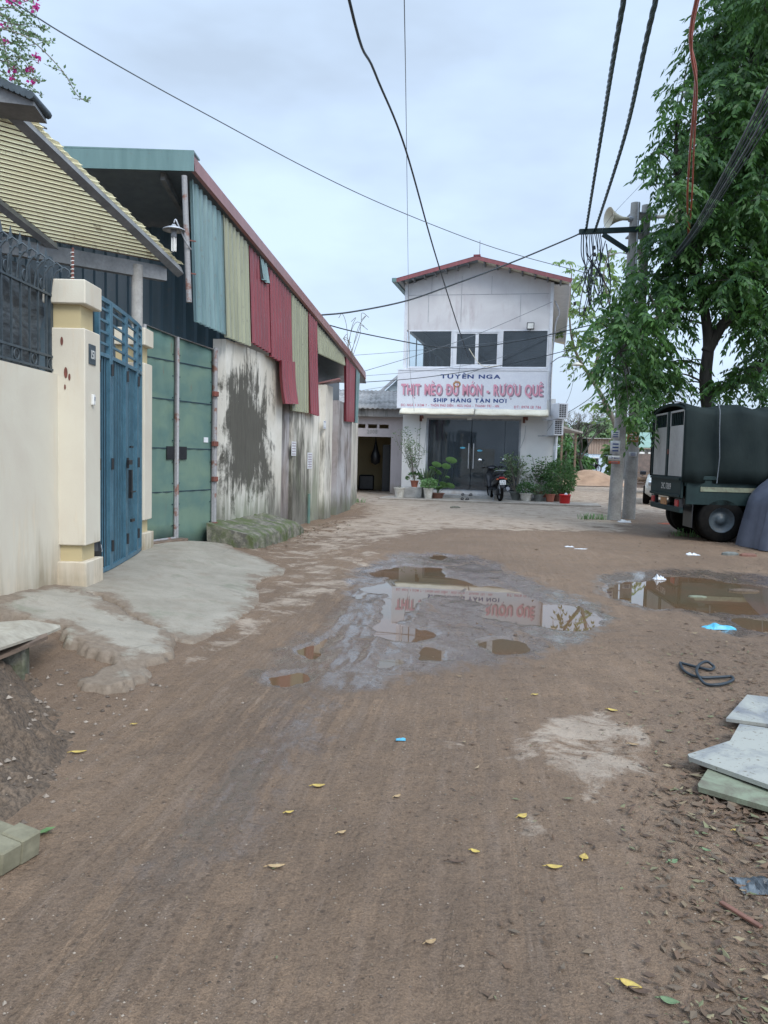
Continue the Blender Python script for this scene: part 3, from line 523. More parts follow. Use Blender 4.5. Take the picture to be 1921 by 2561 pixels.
# ---- heap of clods at the left edge
MP = [(-3.2, 2.0), (-1.75, 2.35), (-1.42, 2.75), (-1.35, 3.3), (-1.55, 3.9), (-1.9, 4.35), (-2.6, 4.6), (-3.2, 4.6)]
xs = np.arange(-3.3, -1.1, 0.012); ys = np.arange(1.9, 4.9, 0.014); a, b = np.meshgrid(xs, ys, indexing='ij'); af, bf = a.ravel(), b.ravel()
d = sdf(af, bf, MP) + 0.16 * fbm(af, bf, 0.4, 4, 51); hgt = ss(0.03, -0.75, d)
lump = 0.09 * fbm(af, bf, 0.35, 3, 52) + 0.075 * (np.abs(fbm(af, bf, 0.11, 3, 54))) + 0.03 * fbm(af, bf, 0.04, 3, 58)
z = HM(af, bf) - 0.02 + 0.42 * hgt + lump * ss(0.05, -0.10, d) + 0.012 * ss(0.05, -0.05, d)
V = np.stack([af, bf, z], 1); q = np.arange(a.size).reshape(a.shape); F = np.stack([q[:-1, :-1], q[1:, :-1], q[1:, 1:], q[:-1, 1:]], -1).reshape(-1, 4)
g = NG('dug_soil'); p = g.pos(); n3 = g.noise(p, 55, 5, 0.7); col = g.mix(g.ramp(n3, 0.35, 0.7), (0.055, 0.040, 0.028), g.ramp(g.noise(p, 5, 6, 0.65), 0.35, 0.65, (0.155, 0.108, 0.072), (0.22, 0.16, 0.112)))
SOILM = g.out(col, 0.93, g.bump(g.math('ADD', n3, g.noise(p, 16, 5, 0.65)), 0.9, 0.014))
mp_ = npmesh('dirt_pile', V, F[d[F].min(1) < 0.06], SOILM, smooth=True); top(mp_, 'heap of crumbly brown dug soil against the left edge', 'dirt pile')
_PZ, _PD = z.reshape(a.shape), d.reshape(a.shape)
def ptop(x, y):
    i = min(max(int(round((x + 3.3) / 0.012)), 0), _PZ.shape[0] - 1); j = min(max(int(round((y - 1.9) / 0.014)), 0), _PZ.shape[1] - 1)
    return float(_PZ[i, j]) if _PD[i, j] < 0.04 and -3.3 < x < -1.1 and 1.9 < y < 4.9 else hz(x, y)

# ============================================================ LEFT: cream wall, iron fence, pillars, blue gate
WX = -2.78
t = thing('boundary_wall', (WX, 3.0, 0.1), 'cream painted rendered wall under the black iron fence', 'wall')
MB().box((WX - 0.11, 1.8, 0.98), (0.22, 9.6, 2.06)).build('wall_face', M['wall_cream'], t)
# pillar
def pillar(y0, y1, xf, zb, label, full=True):
    t = thing('gate_pillar', (xf - 0.15, (y0 + y1) / 2, zb), label, 'gate pillar', 'cream pillars either side of the blue gate'); yc = (y0 + y1) / 2; d = y1 - y0; w = 0.34
    MB().box((xf - w / 2, yc, zb + 0.09), (w + 0.03, d + 0.05, 0.26), bev=0.006).build('plinth', M['wall_cream'], t)
    MB().box((xf - w / 2 - 0.03, yc, zb + 0.30), (w - 0.03, d - 0.07, 0.18)).build('lower_neck', M['wall_yellow'], t)
    MB().box((xf - w / 2, yc, 1.48), (w, d, 1.84), bev=0.008).build('shaft', M['wall_cream'], t)
    MB().box((xf - w / 2 - 0.03, yc, 2.50), (w - 0.04, d - 0.08, 0.22)).build('upper_neck', M['wall_yellow'], t)
    MB().box((xf - w / 2 + 0.0, yc, 2.70), (w + 0.02, d + 0.03, 0.20), bev=0.008).build('cap', M['wall_cream'], t)
    return t
P1 = pillar(6.55, 6.90, -2.55, 0.20, 'cream pillar with the house number plate, nearer side of the blue gate')
P2 = pillar(9.02, 9.32, -2.82, 0.19, 'cream pillar between the blue gate and the green gate')
for k_, (u_, v_, s_) in enumerate(((155, 853, .035), (165, 932, .045), (174, 943, .028), (163, 968, .022))):
    q_ = PY(u_, v_, 6.55); m_ = MB(); m_.lathe([(0, 0), (s_ * .35, 0.0)], (0, 0, 0), 12); m_.v = [(q_.x + x_, 6.546, q_.z + y_ * 3.0) for x_, y_, z_ in m_.v]; m_.build('rust_mark', M['rustred'], P1)
# number plate and bell, on the pillar's road face
def text_mesh(s, height, width, off=0.0, gap=0.10, sp=0.42, serif=False):
    """capital letters with their accents, laid out left to right; returns verts, faces in (x,z) of a box width x height"""
    Vs = []; Fs = []; x = 0.0; dg = None
    for ch in s:
        if ch == ' ': x += sp; continue
        nf = unicodedata.normalize('NFD', ch); base = 'D' if ch == 'Đ' else nf[0]; marks = [ord(k) for k in nf[1:]]
        c = bpy.data.curves.new('glyph', 'FONT'); c.body = base; c.offset = off; c.resolution_u = 3
        o = bpy.data.objects.new('glyph', c); COL.objects.link(o); dg = bpy.context.evaluated_depsgraph_get()
        me = bpy.data.meshes.new_from_object(o.evaluated_get(dg)); P = [v.co.copy() for v in me.vertices]; fs = [tuple(p.vertices) for p in me.polygons]
        bpy.data.objects.remove(o); bpy.data.curves.remove(c); bpy.data.meshes.remove(me)
        if not P: x += sp; continue
        x0 = min(p.x for p in P); x1 = max(p.x for p in P); o0 = len(Vs)
        Vs += [(x + p.x - x0, p.y) for p in P]; Fs += [tuple(i + o0 for i in f) for f in fs]; w = x1 - x0; k_ = 0.055 + off * .6
        def q(pts):
            k = len(Vs); Vs.extend([(x + u, y) for u, y in pts]); Fs.append(tuple(range(k, k + len(pts))))
        def st(ax, ay, bx, by):
            l = math.hypot(bx - ax, by - ay); nx, ny = -(by - ay) / l * k_ / 2, (bx - ax) / l * k_ / 2; q([(ax + nx, ay + ny), (ax - nx, ay - ny), (bx - nx, by - ny), (bx + nx, by + ny)])
        cxm = w / 2; up = 0.78
        if ch == 'Đ': st(-0.10, 0.35, w * .45, 0.35)
        if 0x31b in marks: st(w - .06, .64, w + .07, .70); st(w + .07, .68, w + .08, .82)
        if 0x302 in marks: st(cxm - .15, up, cxm, up + .11); st(cxm, up + .11, cxm + .15, up); up += .13
        if 0x306 in marks: st(cxm - .13, up + .09, cxm - .05, up); st(cxm - .05, up, cxm + .05, up); st(cxm + .05, up, cxm + .13, up + .09); up += .12
        if 0x301 in marks: st(cxm - .05, up, cxm + .09, up + .14)
        if 0x300 in marks: st(cxm + .05, up, cxm - .09, up + .14)
        if 0x309 in marks: st(cxm - .05, up + .14, cxm + .05, up + .14); st(cxm + .05, up + .15, cxm + .05, up + .07); st(cxm + .06, up + .07, cxm - .01, up + .01)
        if 0x303 in marks: st(cxm - .15, up + .02, cxm - .05, up + .09); st(cxm - .05, up + .09, cxm + .05, up + .03); st(cxm + .05, up + .03, cxm + .15, up + .10)
        if 0x323 in marks: q([(cxm - .05, -.20), (cxm + .05, -.20), (cxm + .05, -.10), (cxm - .05, -.10)])
        x += w + gap + (0.08 if 0x31b in marks else 0)
    W_ = max(v[0] for v in Vs); k = height / 0.70
    return [(v[0] / W_ * width, v[1] * k) for v in Vs], Fs
def text_obj(name, s, org, xdir, mat_, h, w, parent=None, nrm=(0, -1, 0), lift=0.004, zdir=(0, 0, 1), **k):
    vs, fs = text_mesh(s, h, w, **k); xd = Vector(xdir); zd = Vector(zdir); n = Vector(nrm); m = MB()
    m.add([Vector(org) + xd * a + zd * b + n * lift for a, b in vs], fs); return m.build(name, mat_, parent)
NX = -2.55
p0 = PXX(222, 862, NX); p1 = PXX(237, 912, NX); yc = (p0.y + p1.y) / 2; zc = (p0.z + p1.z) / 2
t = thing('number_plate', (NX, yc, zc), 'small dark house number plate reading 151 on the cream pillar', 'number plate')
MB().box((NX + 0.004, yc, zc), (0.008, 0.15, 0.17), bev=0.002).build('plate', M['iron'], t)
text_obj('digits', '151', (NX + 0.008, yc - 0.045, zc - 0.035), (0, 1, 0), M['ink_white'], 0.07, 0.09, t, nrm=(1, 0, 0), off=0.02)
p0 = PXX(230, 1000, NX); t = thing('door_bell', (NX, p0.y, p0.z - .05), 'small white bell push below the number plate', 'door bell')
MB().box((NX + 0.012, p0.y, p0.z), (0.024, 0.045, 0.09), bev=0.004).build('case', M['ink_white'], t); MB().box((NX + 0.026, p0.y, p0.z + 0.01), (0.006, 0.02, 0.03)).build('button', M['steel'], t)

# iron fence
FX = -2.83; t = thing('iron_fence', (FX, 5.0, 2.03), 'black wrought iron fence with spear tips standing on the cream wall', 'fence')
fy0, fy1 = 2.2, 6.56; m = MB()
for zz, w in ((2.045, 0.03), (2.155, 0.025), (2.66, 0.025)): m.box((FX, (fy0 + fy1) / 2, zz), (w, fy1 - fy0, 0.018))
m.box((FX - 0.02, 6.55, 2.5), (0.05, 0.05, 0.96)); m.build('rails', M['iron'], t)
ys = [6.602 - 0.0 - 0.1495 * i for i in range(1, 30)]
m2 = MB(); m3 = MB()
for i, y in enumerate(ys):
    b = MB().bar((FX, y, 2.03), (FX, y, 2.88), 0.014); b.lathe([(0.006, 2.86), (0.013, 2.87), (0.006, 2.885), (0.02, 2.93), (0.002, 3.03)], (FX, y, 0), 6, smooth=False); b.build('spear_bar', M['iron'], t)
    yc = y + 0.075
    for zc, on in ((2.10, i % 2 == 0), (2.72, i % 2 == 1)):
        if on: m2 = MB(); m2.tube([(FX + 0.0, yc + 0.042 * math.cos(q / 16 * 2 * math.pi), zc + 0.042 * math.sin(q / 16 * 2 * math.pi)) for q in range(17)], 0.007, 6, False); m2.build('ring', M['iron'], t)
    m3 = MB(); m3.tube([(FX + 0.004, yc, 2.67), (FX + 0.02, yc, 2.80), (FX + 0.06, yc + 0.005, 2.86), (FX + 0.12, yc + 0.01, 2.89), (FX + 0.16, yc + 0.01, 2.86), (FX + 0.15, yc + 0.01, 2.82)], 0.008, 6); m3.build('scroll', M['iron'], t)
m = MB(); rows = [[(FX - 0.07 + 0.02 * math.sin(y * 9 + z * 7) + 0.012 * math.sin(z * 23 + y * 3), y, z) for z in np.linspace(1.95, 2.82, 14)] for y in np.linspace(2.2, 6.52, 60)]
m.grid(rows); o = m.build('plastic_sheet', M['netting'], None); top(o, 'wrinkled black plastic sheet tied behind the iron fence', 'plastic sheet')
t = thing('reinforcing_bar', (PXX(171, 698, -2.66).x, 6.7, 2.79), 'red and white wound steel bar sticking up from the pillar cap', 'steel bar'); b = Vector((-2.72, 6.72, 2.80))
MB().tube([b, b + Vector((0.005, 0.0, 0.30))], 0.011, 8).build('bar', M['rustred'], t); m = MB()
for k in range(7): m.tube([b + Vector((0.013 * math.cos(q), 0.013 * math.sin(q), 0.04 + k * 0.035 + q * 0.002)) for q in np.linspace(0, 6.3, 10)], 0.004, 5, False)
m.build('winding', M['ink_white'], t)

# blue folding gate
GJ = [(-2.665, 7.12), (-2.675, 7.48), (-2.735, 8.10), (-2.80, 8.66), (-2.865, 9.02)]
t = thing('blue_gate', (-2.72, 8.0, 0.2), 'blue folding metal gate of narrow vertical slats, closed beside the cream pillars', 'gate')
ZB, ZM, ZT = 0.22, 2.27, 2.80
for li, (a, b) in enumerate(zip(GJ[:-1], GJ[1:])):
    a = Vector((a[0], a[1], 0)); b = Vector((b[0], b[1], 0)); e = (b - a).normalized(); Ln = (b - a).length; n = Vector((e.y, -e.x, 0))
    P = lambda s, z, o=0.0: a + e * s + n * o + Vector((0, 0, z)); m = MB(); w = 0.045
    for s in (w / 2 + 0.004, Ln - w / 2 - 0.004): m.bar(P(s, ZB), P(s, ZT), w, 0.04, up=n)
    for zz in (ZB + 0.02, ZM, ZT - 0.02): m.bar(P(w, zz, 0.002), P(Ln - w, zz, 0.002), 0.04 if zz != ZM else 0.035, 0.036, up=n)
    for k in range(1, 5): m.bar(P(w, ZM + (ZT - ZM) * k / 5, 0.002), P(Ln - w, ZM + (ZT - ZM) * k / 5, 0.002), 0.022, 0.02, up=n)
    leaf = m.build('gate_leaf', M['gate_blue'], t); k = max(4, int(round((Ln - 2 * w) / 0.070))); m = MB()
    for j in range(k):
        s = w + (Ln - 2 * w) * (j + 0.5) / k; m.bar(P(s, ZB + 0.03, 0.0), P(s, ZM - 0.01, 0.0), 0.016, 0.008, up=n)
    m.build('slats', M['gate_blue'], leaf); MB().bar(P(w * 0.8, (ZB + ZM) / 2, -0.03) - Vector((0, 0, (ZM - ZB) / 2)), P(w * 0.8, (ZB + ZM) / 2, -0.03) + Vector((0, 0, (ZM - ZB) / 2)), 0.0, 0.0)
    m = MB(); m.add([P(w, ZB, -0.025), P(Ln - w, ZB, -0.025), P(Ln - w, ZM, -0.025), P(w, ZM, -0.025), P(w, ZB, -0.029), P(Ln - w, ZB, -0.029), P(Ln - w, ZM, -0.029), P(w, ZM, -0.029)], [(0, 1, 2, 3), (7, 6, 5, 4), (0, 4, 5, 1), (3, 2, 6, 7), (0, 3, 7, 4), (1, 5, 6, 2)]); m.build('backing', M['gate_back'], leaf)
    for zz in (2.15, 1.25, 0.45): m = MB().tube([P(0.0, zz - 0.055, 0.026), P(0.0, zz + 0.055, 0.026)], 0.017, 8); m.build('hinge', M['black'], leaf)
m = MB(); p = Vector((-2.70, 8.08, 1.0)); m.bar(p + Vector((0.03, 0, -0.12)), p + Vector((0.03, 0, 0.18)), 0.035, 0.035); m.box(p + Vector((0.03, -0.03, 0.26)), (0.03, 0.1, 0.05), bev=0.004); m.box(p + Vector((0.035, 0.01, 0.42)), (0.02, 0.07, 0.02)); m.bar(p + Vector((0.05, -0.05, -0.05)), p + Vector((0.05, 0.1, -0.05)), 0.015); m.bar(p + Vector((0.05, -0.05, -0.35)), p + Vector((0.05, 0.05, -0.35)), 0.02, 0.03)
m.build('bolt_and_lock', M['black'], t)
m = MB(); m.box((-2.70, 6.98, 2.5), (0.05, 0.14, 0.56)); m.box((-2.71, 6.99, 1.2), (0.04, 0.12, 2.0)); m.build('jamb', M['gate_back'], t)
t = thing('rubbish_bag', (-2.6, 7.0, 0.40), 'crumpled dark bag stuffed in the gap beside the pillar foot', 'bag'); m = MB()
m.lathe([(0.0, 0.40), (0.05, 0.41), (0.07, 0.47), (0.055, 0.55), (0.03, 0.60), (0.0, 0.61)], (-2.63, 6.96, 0), 9, smooth=False); m.build('bag', M['black'], t)
m = MB(); m.lathe([(0.0, 0.44), (0.06, 0.46), (0.05, 0.52), (0.0, 0.53)], (-2.62, 6.97, 0), 8, smooth=False); m.build('white_plastic', M['plastic_white'], t)

# ---- carport canopy of cream corrugated sheet behind the wall
E0, E1, E2 = Vector((-2.68, 9.75, 3.66)), Vector((-3.62, 6.85, 4.55)), Vector((-4.75, 7.75, 3.60))
ea = (E1 - E0); eb = (E2 - E0); en = ea.cross(eb).normalized()
if en.z < 0: en = -en
t = thing('carport_canopy', (-3.4, 9.0, 0.2), 'cream corrugated canopy on grey beams behind the blue gate', 'canopy')
g = NG('cream_roof_sheet'); p = g.pos(); sp_ = g.noise(g.pos((2.2, 0.4, 1)), 6, 6, 0.7, 0.3); col = g.mix(g.math('MULTIPLY', g.ramp(sp_, 0.6, 0.68), 0.75), g.ramp(g.noise(p, 2.5, 5), 0.35, 0.65, (0.98, 0.86, 0.56), (0.92, 0.78, 0.48)), (0.24, 0.15, 0.07))
g.out(col, 0.6, None); tr = g.N.new('ShaderNodeBsdfTranslucent'); g.L.new(g.mix(0.3, col, (1.0, 0.90, 0.56)), tr.inputs['Color']); ms = g.N.new('ShaderNodeMixShader'); ms.inputs[0].default_value = 0.86
g.L.new(g.b.outputs[0], ms.inputs[1]); g.L.new(tr.outputs[0], ms.inputs[2]); g.L.new(ms.outputs[0], g.N['Material Output'].inputs['Surface']); SHEET = g.m
m = MB(); rows = []; nw = 34
for i in range(nw * 8 + 1):
    s = i / (nw * 8); h = 0.011 * math.cos(2 * math.pi * i / 8)
    rows.append([E0 + ea * s + eb * tt - eb.normalized() * (0.14 + 0.03 * ((i // 8) % 3 == 0)) * (1 - tt) + en * (0.07 + h) for tt in (0, 0.33, 0.66, 1.0)])
m.grid(rows); m.build('corrugated_sheet', SHEET, t)
m = MB(); rows = []
for k in range(nw):  # a thin dark bar along each groove of the sheet
    if k % 1 == 0: s = (k + 0.5) / nw; m.bar(E0 + ea * s + en * 0.035 - eb.normalized() * 0.02, E0 + ea * s + eb + en * 0.040, 0.011, 0.006, up=en)
m.build('groove_bar_row', M['timber'], t)
m = MB()
m.bar(E0 - ea.normalized() * 0.12, E1 + ea.normalized() * 1.2, 0.09, 0.11, up=en); m.build('rafter', M['beam'], t)
m = MB(); m.bar(E0 + eb * 0.52 - ea * 0.02, E1 + eb * 0.52 + ea * 0.3, 0.07, 0.10, up=en); m.build('rafter', M['beam'], t)
m = MB(); m.bar(E0 + eb * 1.0, E1 + eb * 1.0 + ea * 0.3, 0.07, 0.10, up=en); m.build('rafter', M['beam'], t)
m = MB(); m.bar(E0 + Vector((-0.1, -0.06, -0.10)), E2 + Vector((-0.3, -0.25, -0.1)), 0.10, 0.17); m.build('eave_beam', M['beam'], t)
c0 = E0 + eb * 0.17; m = MB(); m.tube([(c0.x, c0.y, 0.15), (c0.x, c0.y, c0.z - 0.05)], 0.065, 16); m.build('column', M['concrete'], t)
# dark tiled roof above it
t = thing('tiled_roof', (E1.x - 0.4, E1.y - 0.3, 4.6), 'dark grey tiled roof edge high at the far left', 'roof'); m = MB(); rows = []
for i in range(8 * 8 + 1):
    s = i / 64; h = 0.028 * math.cos(2 * math.pi * i / 8); rows.append([E1 + ea * (s * 0.55 - 0.24) + eb * tt - eb.normalized() * 0.14 * (1 - tt) + en * (0.13 + h) for tt in (0, 1.0)])
m.grid(rows); m.build('tile_field', M['beam'], t, solid=0.015)
a = PY(0, 262, 7.0); b = PY(118, 292, 7.0); m = MB(); m.prism([a + Vector((-0.6, 0, -0.06)), b + Vector((0, 0, -0.06)), b + Vector((-0.02, 0, 0.02)), b + Vector((-0.12, 0, 0.1)), a + Vector((-0.6, 0, 0.20))], (0.05, -0.35, 0.0)); m.build('eave_board', M['beam'], t)
m = MB()
for k in range(12): q = (a + Vector((-0.1, 0, 0))).lerp(b, k / 11); m.tube([q + Vector((0, 0.02, 0.13 - 0.010 * k)), q + Vector((0.03, -0.4, 0.12 - 0.010 * k))], 0.035, 8)
m.build('ridge_tile_row', M['iron'], t)

# ============================================================ WAREHOUSE (left) : green gate, stained walls, coloured sheets
RA = PY(478, 420, 9.9); RB = PY(877, 895, 18.7); RC = PY(911, 935, 20.5)
WL = [(RA.x - 0.10 - 0.034, 9.72), (RB.x - 0.13, 18.7), (-0.86, 20.4), (-0.84, 22.7)]
def wp(u, v, off=0.0): return PPOLY(u, v, WL, off)
def onwall(s_y, off=0.0):
    for a, b in zip(WL[:-1], WL[1:]):
        if s_y <= b[1] or b is WL[-1]:
            k = (s_y - a[1]) / (b[1] - a[1]); e = Vector((b[0] - a[0], b[1] - a[1], 0)).normalized(); n = Vector((e.y, -e.x, 0)); return Vector((a[0] + k * (b[0] - a[0]), s_y, 0)) + n * off, n, e
wh = thing('warehouse', (-3.5, 14.0, 0.0), 'long warehouse clad in teal, olive and red corrugated sheets over stained walls', 'warehouse')
def zroof(y): return 4.98 - 0.1400 * (y - 9.95)
def rlx(y):
    return RA.x + (RB.x - RA.x) * (y - 9.9) / 8.8 if y < 18.7 else RB.x + (RC.x - RB.x) * min(1, (y - 18.7) / 1.8)
# masonry lengths
def wallseg(name, y0, y1, z1, mat_, th=0.2, off=0.0, n=1, z0=-0.1, z1b=None):
    z1b = z1 if z1b is None else z1b
    a, na, _ = onwall(y0 + 1e-4, off); b, nb_, _ = onwall(y1 - 1e-4, off); m = MB()
    A, B = a - na * th, b - nb_ * th
    m.add([(a.x, a.y, z0), (b.x, b.y, z0), (b.x, b.y, z1b), (a.x, a.y, z1), (A.x, A.y, z0), (B.x, B.y, z0), (B.x, B.y, z1b), (A.x, A.y, z1)],
          [(0, 1, 2, 3), (5, 4, 7, 6), (4, 0, 3, 7), (1, 5, 6, 2), (3, 2, 6, 7), (4, 5, 1, 0)]); return m.build(name, mat_, wh)
ya = wp(560, 1100)[0].y; yb = wp(702, 1100)[0].y
wallseg('stained_wall', ya, yb, 3.02, M['wall_green'], off=0.02)
yc1 = wp(727, 1100)[0].y; wallseg('wall_pier', yb, yc1, 2.9, M['wall_grey'], off=-0.03)
yd = wp(795, 1100)[0].y; wallseg('stained_wall', yc1, yd, 2.75, M['wall_green2'], off=0.05)
ye = wp(813, 1100)[0].y; wallseg('wall_pier', yd, ye, 2.85, M['wall_white'], off=0.16)
yf = wp(834, 1100)[0].y; wallseg('mauve_wall', ye, yf, 2.95, M['wall_mauve'], off=-0.12)
yg = wp(870, 1100)[0].y; wallseg('wall_pier', yf, yg, 2.62, M['wall_grey'], off=0.10, th=0.3)
wallseg('end_wall', yg, 22.7, 2.5, M['wall_white'], off=0.02)
# inside: back wall and roof
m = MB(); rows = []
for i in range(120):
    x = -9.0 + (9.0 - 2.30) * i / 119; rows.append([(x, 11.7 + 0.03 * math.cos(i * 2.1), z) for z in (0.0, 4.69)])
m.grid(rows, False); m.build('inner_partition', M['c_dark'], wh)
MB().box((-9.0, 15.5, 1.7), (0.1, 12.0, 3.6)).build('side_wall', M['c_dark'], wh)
Lp = []; 
for y in np.linspace(9.9, 22.6, 26):
    q, n, _ = onwall(min(y, 22.6), 0.0); ov = 0.10 + 0.26 * float(ss(18.7, 20.6, y)) ; Lp.append(Vector((rlx(y), y, zroof(min(y, 20.6)) - 0.0)))
m = MB(); rows = [[p, Vector((-9.2, p.y, p.z))] for p in Lp]; m.grid(rows, False); m.build('roof', M['c_soffit'], wh, solid=0.05)
m = MB(); rows = []
for k, p in enumerate(Lp):
    if p.y > 20.9: break
    o_ = Vector((0.035, 0, 0)); rows.append([p + o_ + Vector((-0.12, 0, 0.075)), p + o_ + Vector((0, 0, 0.07)), p + o_ + Vector((0.012, 0, -0.10)), p + o_ + Vector((-0.03, 0, -0.115))])
m.grid(rows, False); m.build('verge_trim', M['c_verge'], wh, solid=0.006)
a = Lp[0]; m = MB(); m.prism([a + Vector((0.05, -0.05, 0.10)), a + Vector((0.05, -0.05, -0.13)), Vector((-6.5, a.y - 0.05, a.z - 0.12)), Vector((-6.5, a.y - 0.05, a.z + 0.12))], (0, -0.02, 0)); m.prism([a + Vector((0.05, -0.07, 0.10)), a + Vector((0.05, 0.25, 0.11)), Vector((-6.5, a.y + 0.25, a.z + 0.14)), Vector((-6.5, a.y - 0.07, a.z + 0.13))], (0, 0, 0.02)); m.build('fascia', M['c_fascia'], wh)
for k in range(3):
    x = -2.9 - 1.5 * k; MB().bar((x, 10.0, zroof(10) - 0.13), (x, 11.6, zroof(11.6) - 0.13), 0.06, 0.1).build('purlin', M['beam'], wh)
# cladding: corrugated panels following the curved wall; px columns and bottoms read off the photo
def clad(u0, u1, vb0, vb1, mat_, off=0.10, label=None, topdrop=0.14, vt=None, flare=0.0, pitch=0.15):
    q0, n0 = PPOLY(u0, vb0, WL, off); q1, n1 = PPOLY(u1, vb1, WL, off); y0, y1 = q0.y, q1.y; Ln = math.hypot(q1.x - q0.x, q1.y - q0.y); n = max(8, int(Ln / pitch * 6)); rows = []
    for i in range(n + 1):
        f = i / n; y = y0 + (y1 - y0) * f; p, nn, _ = onwall(y, off); ph = f * Ln / pitch * 2 * math.pi; c = math.cos(ph); h = 0.030 * (1 if c > 0.3 else (-1 if c < -0.3 else c / 0.3))
        zb = q0.z + (q1.z - q0.z) * f; zt = zroof(y) - topdrop
        if vt is not None: zt = PPOLY(u0, vt[0], WL, off)[0].z * (1 - f) + PPOLY(u1, vt[1], WL, off)[0].z * f
        p = p + nn * h; tl = (rlx(y) - 0.07 + nn.x * (h + off - 0.1)) - p.x if vt is None else 0.0; rows.append([Vector((p.x + tl * t_ + nn.x * flare * (1 - t_) ** 2, p.y + nn.y * flare * (1 - t_) ** 2, zb + (zt - zb) * t_)) for t_ in (0, 0.15, 0.35, 0.6, 1.0)])
    return MB().grid(rows, False).build('corrugated_panel', mat_, wh, solid=0.003, label=label)
clad(488, 564, 803, 837, M['c_teal'], 0.10, 'teal corrugated panel'); clad(564, 627, 842, 866, M['c_olive'], 0.115, 'olive corrugated panel')
clad(627, 676, 855, 884, M['c_red'], 0.105, 'dark red corrugated panel'); clad(676, 729, 890, 922, M['c_red'], 0.12, 'dark red corrugated panel')
clad(656, 676, 697, 713, M['c_teal'], 0.13, 'small teal patch sheet'); clad(700, 737, 1010, 1011, M['c_red'], 0.15, 'dark red lower sheet flaring outward', vt=(900, 905), flare=0.08)
clad(729, 771, 1027, 1033, M['c_olive'], 0.13, 'olive corrugated panel'); clad(771, 794, 1033, 1041, M['c_red'], 0.15, 'dark red corrugated panel', flare=0.03)
clad(793, 864, 882, 915, M['c_olive'], 0.11, 'olive corrugated panel'); clad(864, 886, 1054, 1056, M['c_red'], 0.14, 'dark red corrugated panel'); clad(886, 893, 1057, 1058, M['c_teal'], 0.16, 'teal end sheet')
# dark recess behind the high opening and a little red lean roof on the pier
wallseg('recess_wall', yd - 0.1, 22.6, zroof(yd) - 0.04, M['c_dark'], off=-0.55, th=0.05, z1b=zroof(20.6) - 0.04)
p, n, e_ = onwall((yd + ye) / 2, 0.2); m = MB(); m.box(p + Vector((-0.05, 0, 2.93)), (0.5, 0.55, 0.03), Matrix.Rotation(-0.25, 3, 'Y')); m.build('lean_roof', M['c_verge'], wh)
# steel post and pipe at the open corner
p = Vector((PY(466, 600, 9.8).x, 9.8, 0)); t = thing('steel_post', (p.x, 9.8, 3.2), 'rusty pipe hanging beside the teal corrugated panel', 'pipe')
MB().tube([PY(461, 440, 9.80), PY(473, 756, 9.80)], 0.035, 10).build('pipe', M['rust'], t); m = MB()
for v in (600, 682): m.bar(PY(468, v, 9.8), PY(490, v + 4, 9.85), 0.015)
m.build('clamp', M['rustred'], t)
# bracket lamp
c = PY(435, 574, 9.6); t = thing('wall_lamp', tuple(c - Vector((0, 0, 0.3))), 'white dish lamp with spiral bulb hung in the warehouse corner', 'lamp')
m = MB(); m.lathe([(0.135, -0.012), (0.13, 0.0), (0.08, 0.022), (0.035, 0.035), (0.02, 0.06), (0, 0.065)], tuple(c), 20); m.build('shade', M['galv'], t, solid=0.004); m = MB(); m.lathe([(0, 0.0), (0.035, 0.0), (0.035, -0.09), (0.03, -0.1), (0, -0.1)], tuple(c), 12); m.build('ballast', M['steel'], t)
m = MB()
for k in range(4): q = c + Vector((0.022 * math.cos(k * 1.57 + .4), 0.022 * math.sin(k * 1.57 + .4), -0.1)); m.tube([q, q - Vector((0, 0, 0.16))], 0.010, 8)
m.build('bulb', M['ink_white'], t); m = MB(); m.tube(spline([c + Vector((0, 0, 0.08)), c + Vector((0.02, 0, 0.12)), c + Vector((0.05, 0, 0.06)), c + Vector((0.12, 0.1, -0.12)), c + Vector((0.16, 0.2, -0.18))], 5), 0.009, 6); m.build('bracket', M['galv'], t)

# green double gate
a0 = Vector((PZ(361, 1364, 0.19).x, PZ(361, 1364, 0.19).y, 0)); a0 = Vector((-3.02, 9.62, 0)); b0 = onwall(11.0, 0.0)[0] - Vector((0.03, 0, 0)); mid = a0.lerp(b0, 0.42)
t = thing('green_gate', (-2.7, 10.3, 0.2), 'tall double gate of patched green steel sheets with rusty frame', 'gate')
e_ = (b0 - a0).normalized(); n_ = Vector((e_.y, -e_.x, 0))
def gleaf(a, b, za, zb_, zt0, zt1, nm):
    e = (b - a).normalized(); n = Vector((e.y, -e.x, 0)); Ln = (b - a).length; P = lambda s, z, o=0.0: a + e * s + n * o + Vector((0, 0, z))
    m = MB(); N_ = 14; rows = [[P(Ln * i / N_, z + (0 if k < 13 else 0), 0.006 * math.sin(i * 1.3 + z * 4) + 0.004 * math.sin(z * 9)) for k, z in enumerate(np.linspace(za, zt0 + (zt1 - zt0) * i / N_, 14))] for i in range(N_ + 1)]
    m.grid(rows); leaf = m.build('gate_leaf', M['gate_green'], t, solid=0.006); m = MB()
    m.tube([P(0, za, .02), P(0, zt0, .02), P(Ln, zt1, .02), P(Ln, zb_, .02)], 0.022, 8); m.tube([P(0.02, za, .02), P(Ln, zb_, .02)], 0.02, 8); m.build('frame', M['rust'], leaf)
    m = MB()
    for z in (0.85, 1.42, 2.05, 2.55): m.box(P(Ln / 2, z, 0.010), (Ln * 0.97, 0.004, 0.012), Matrix((e, n, Vector((0, 0, 1)))).transposed())
    for z in np.arange(0.4, 2.8, 0.28):
        for s in (0.05, Ln - 0.05): m.box(P(s, z, 0.014), (0.014, 0.008, 0.014), Matrix((e, n, Vector((0, 0, 1)))).transposed())
    m.build('seam', M['gate_back'], leaf); return leaf, P, Ln
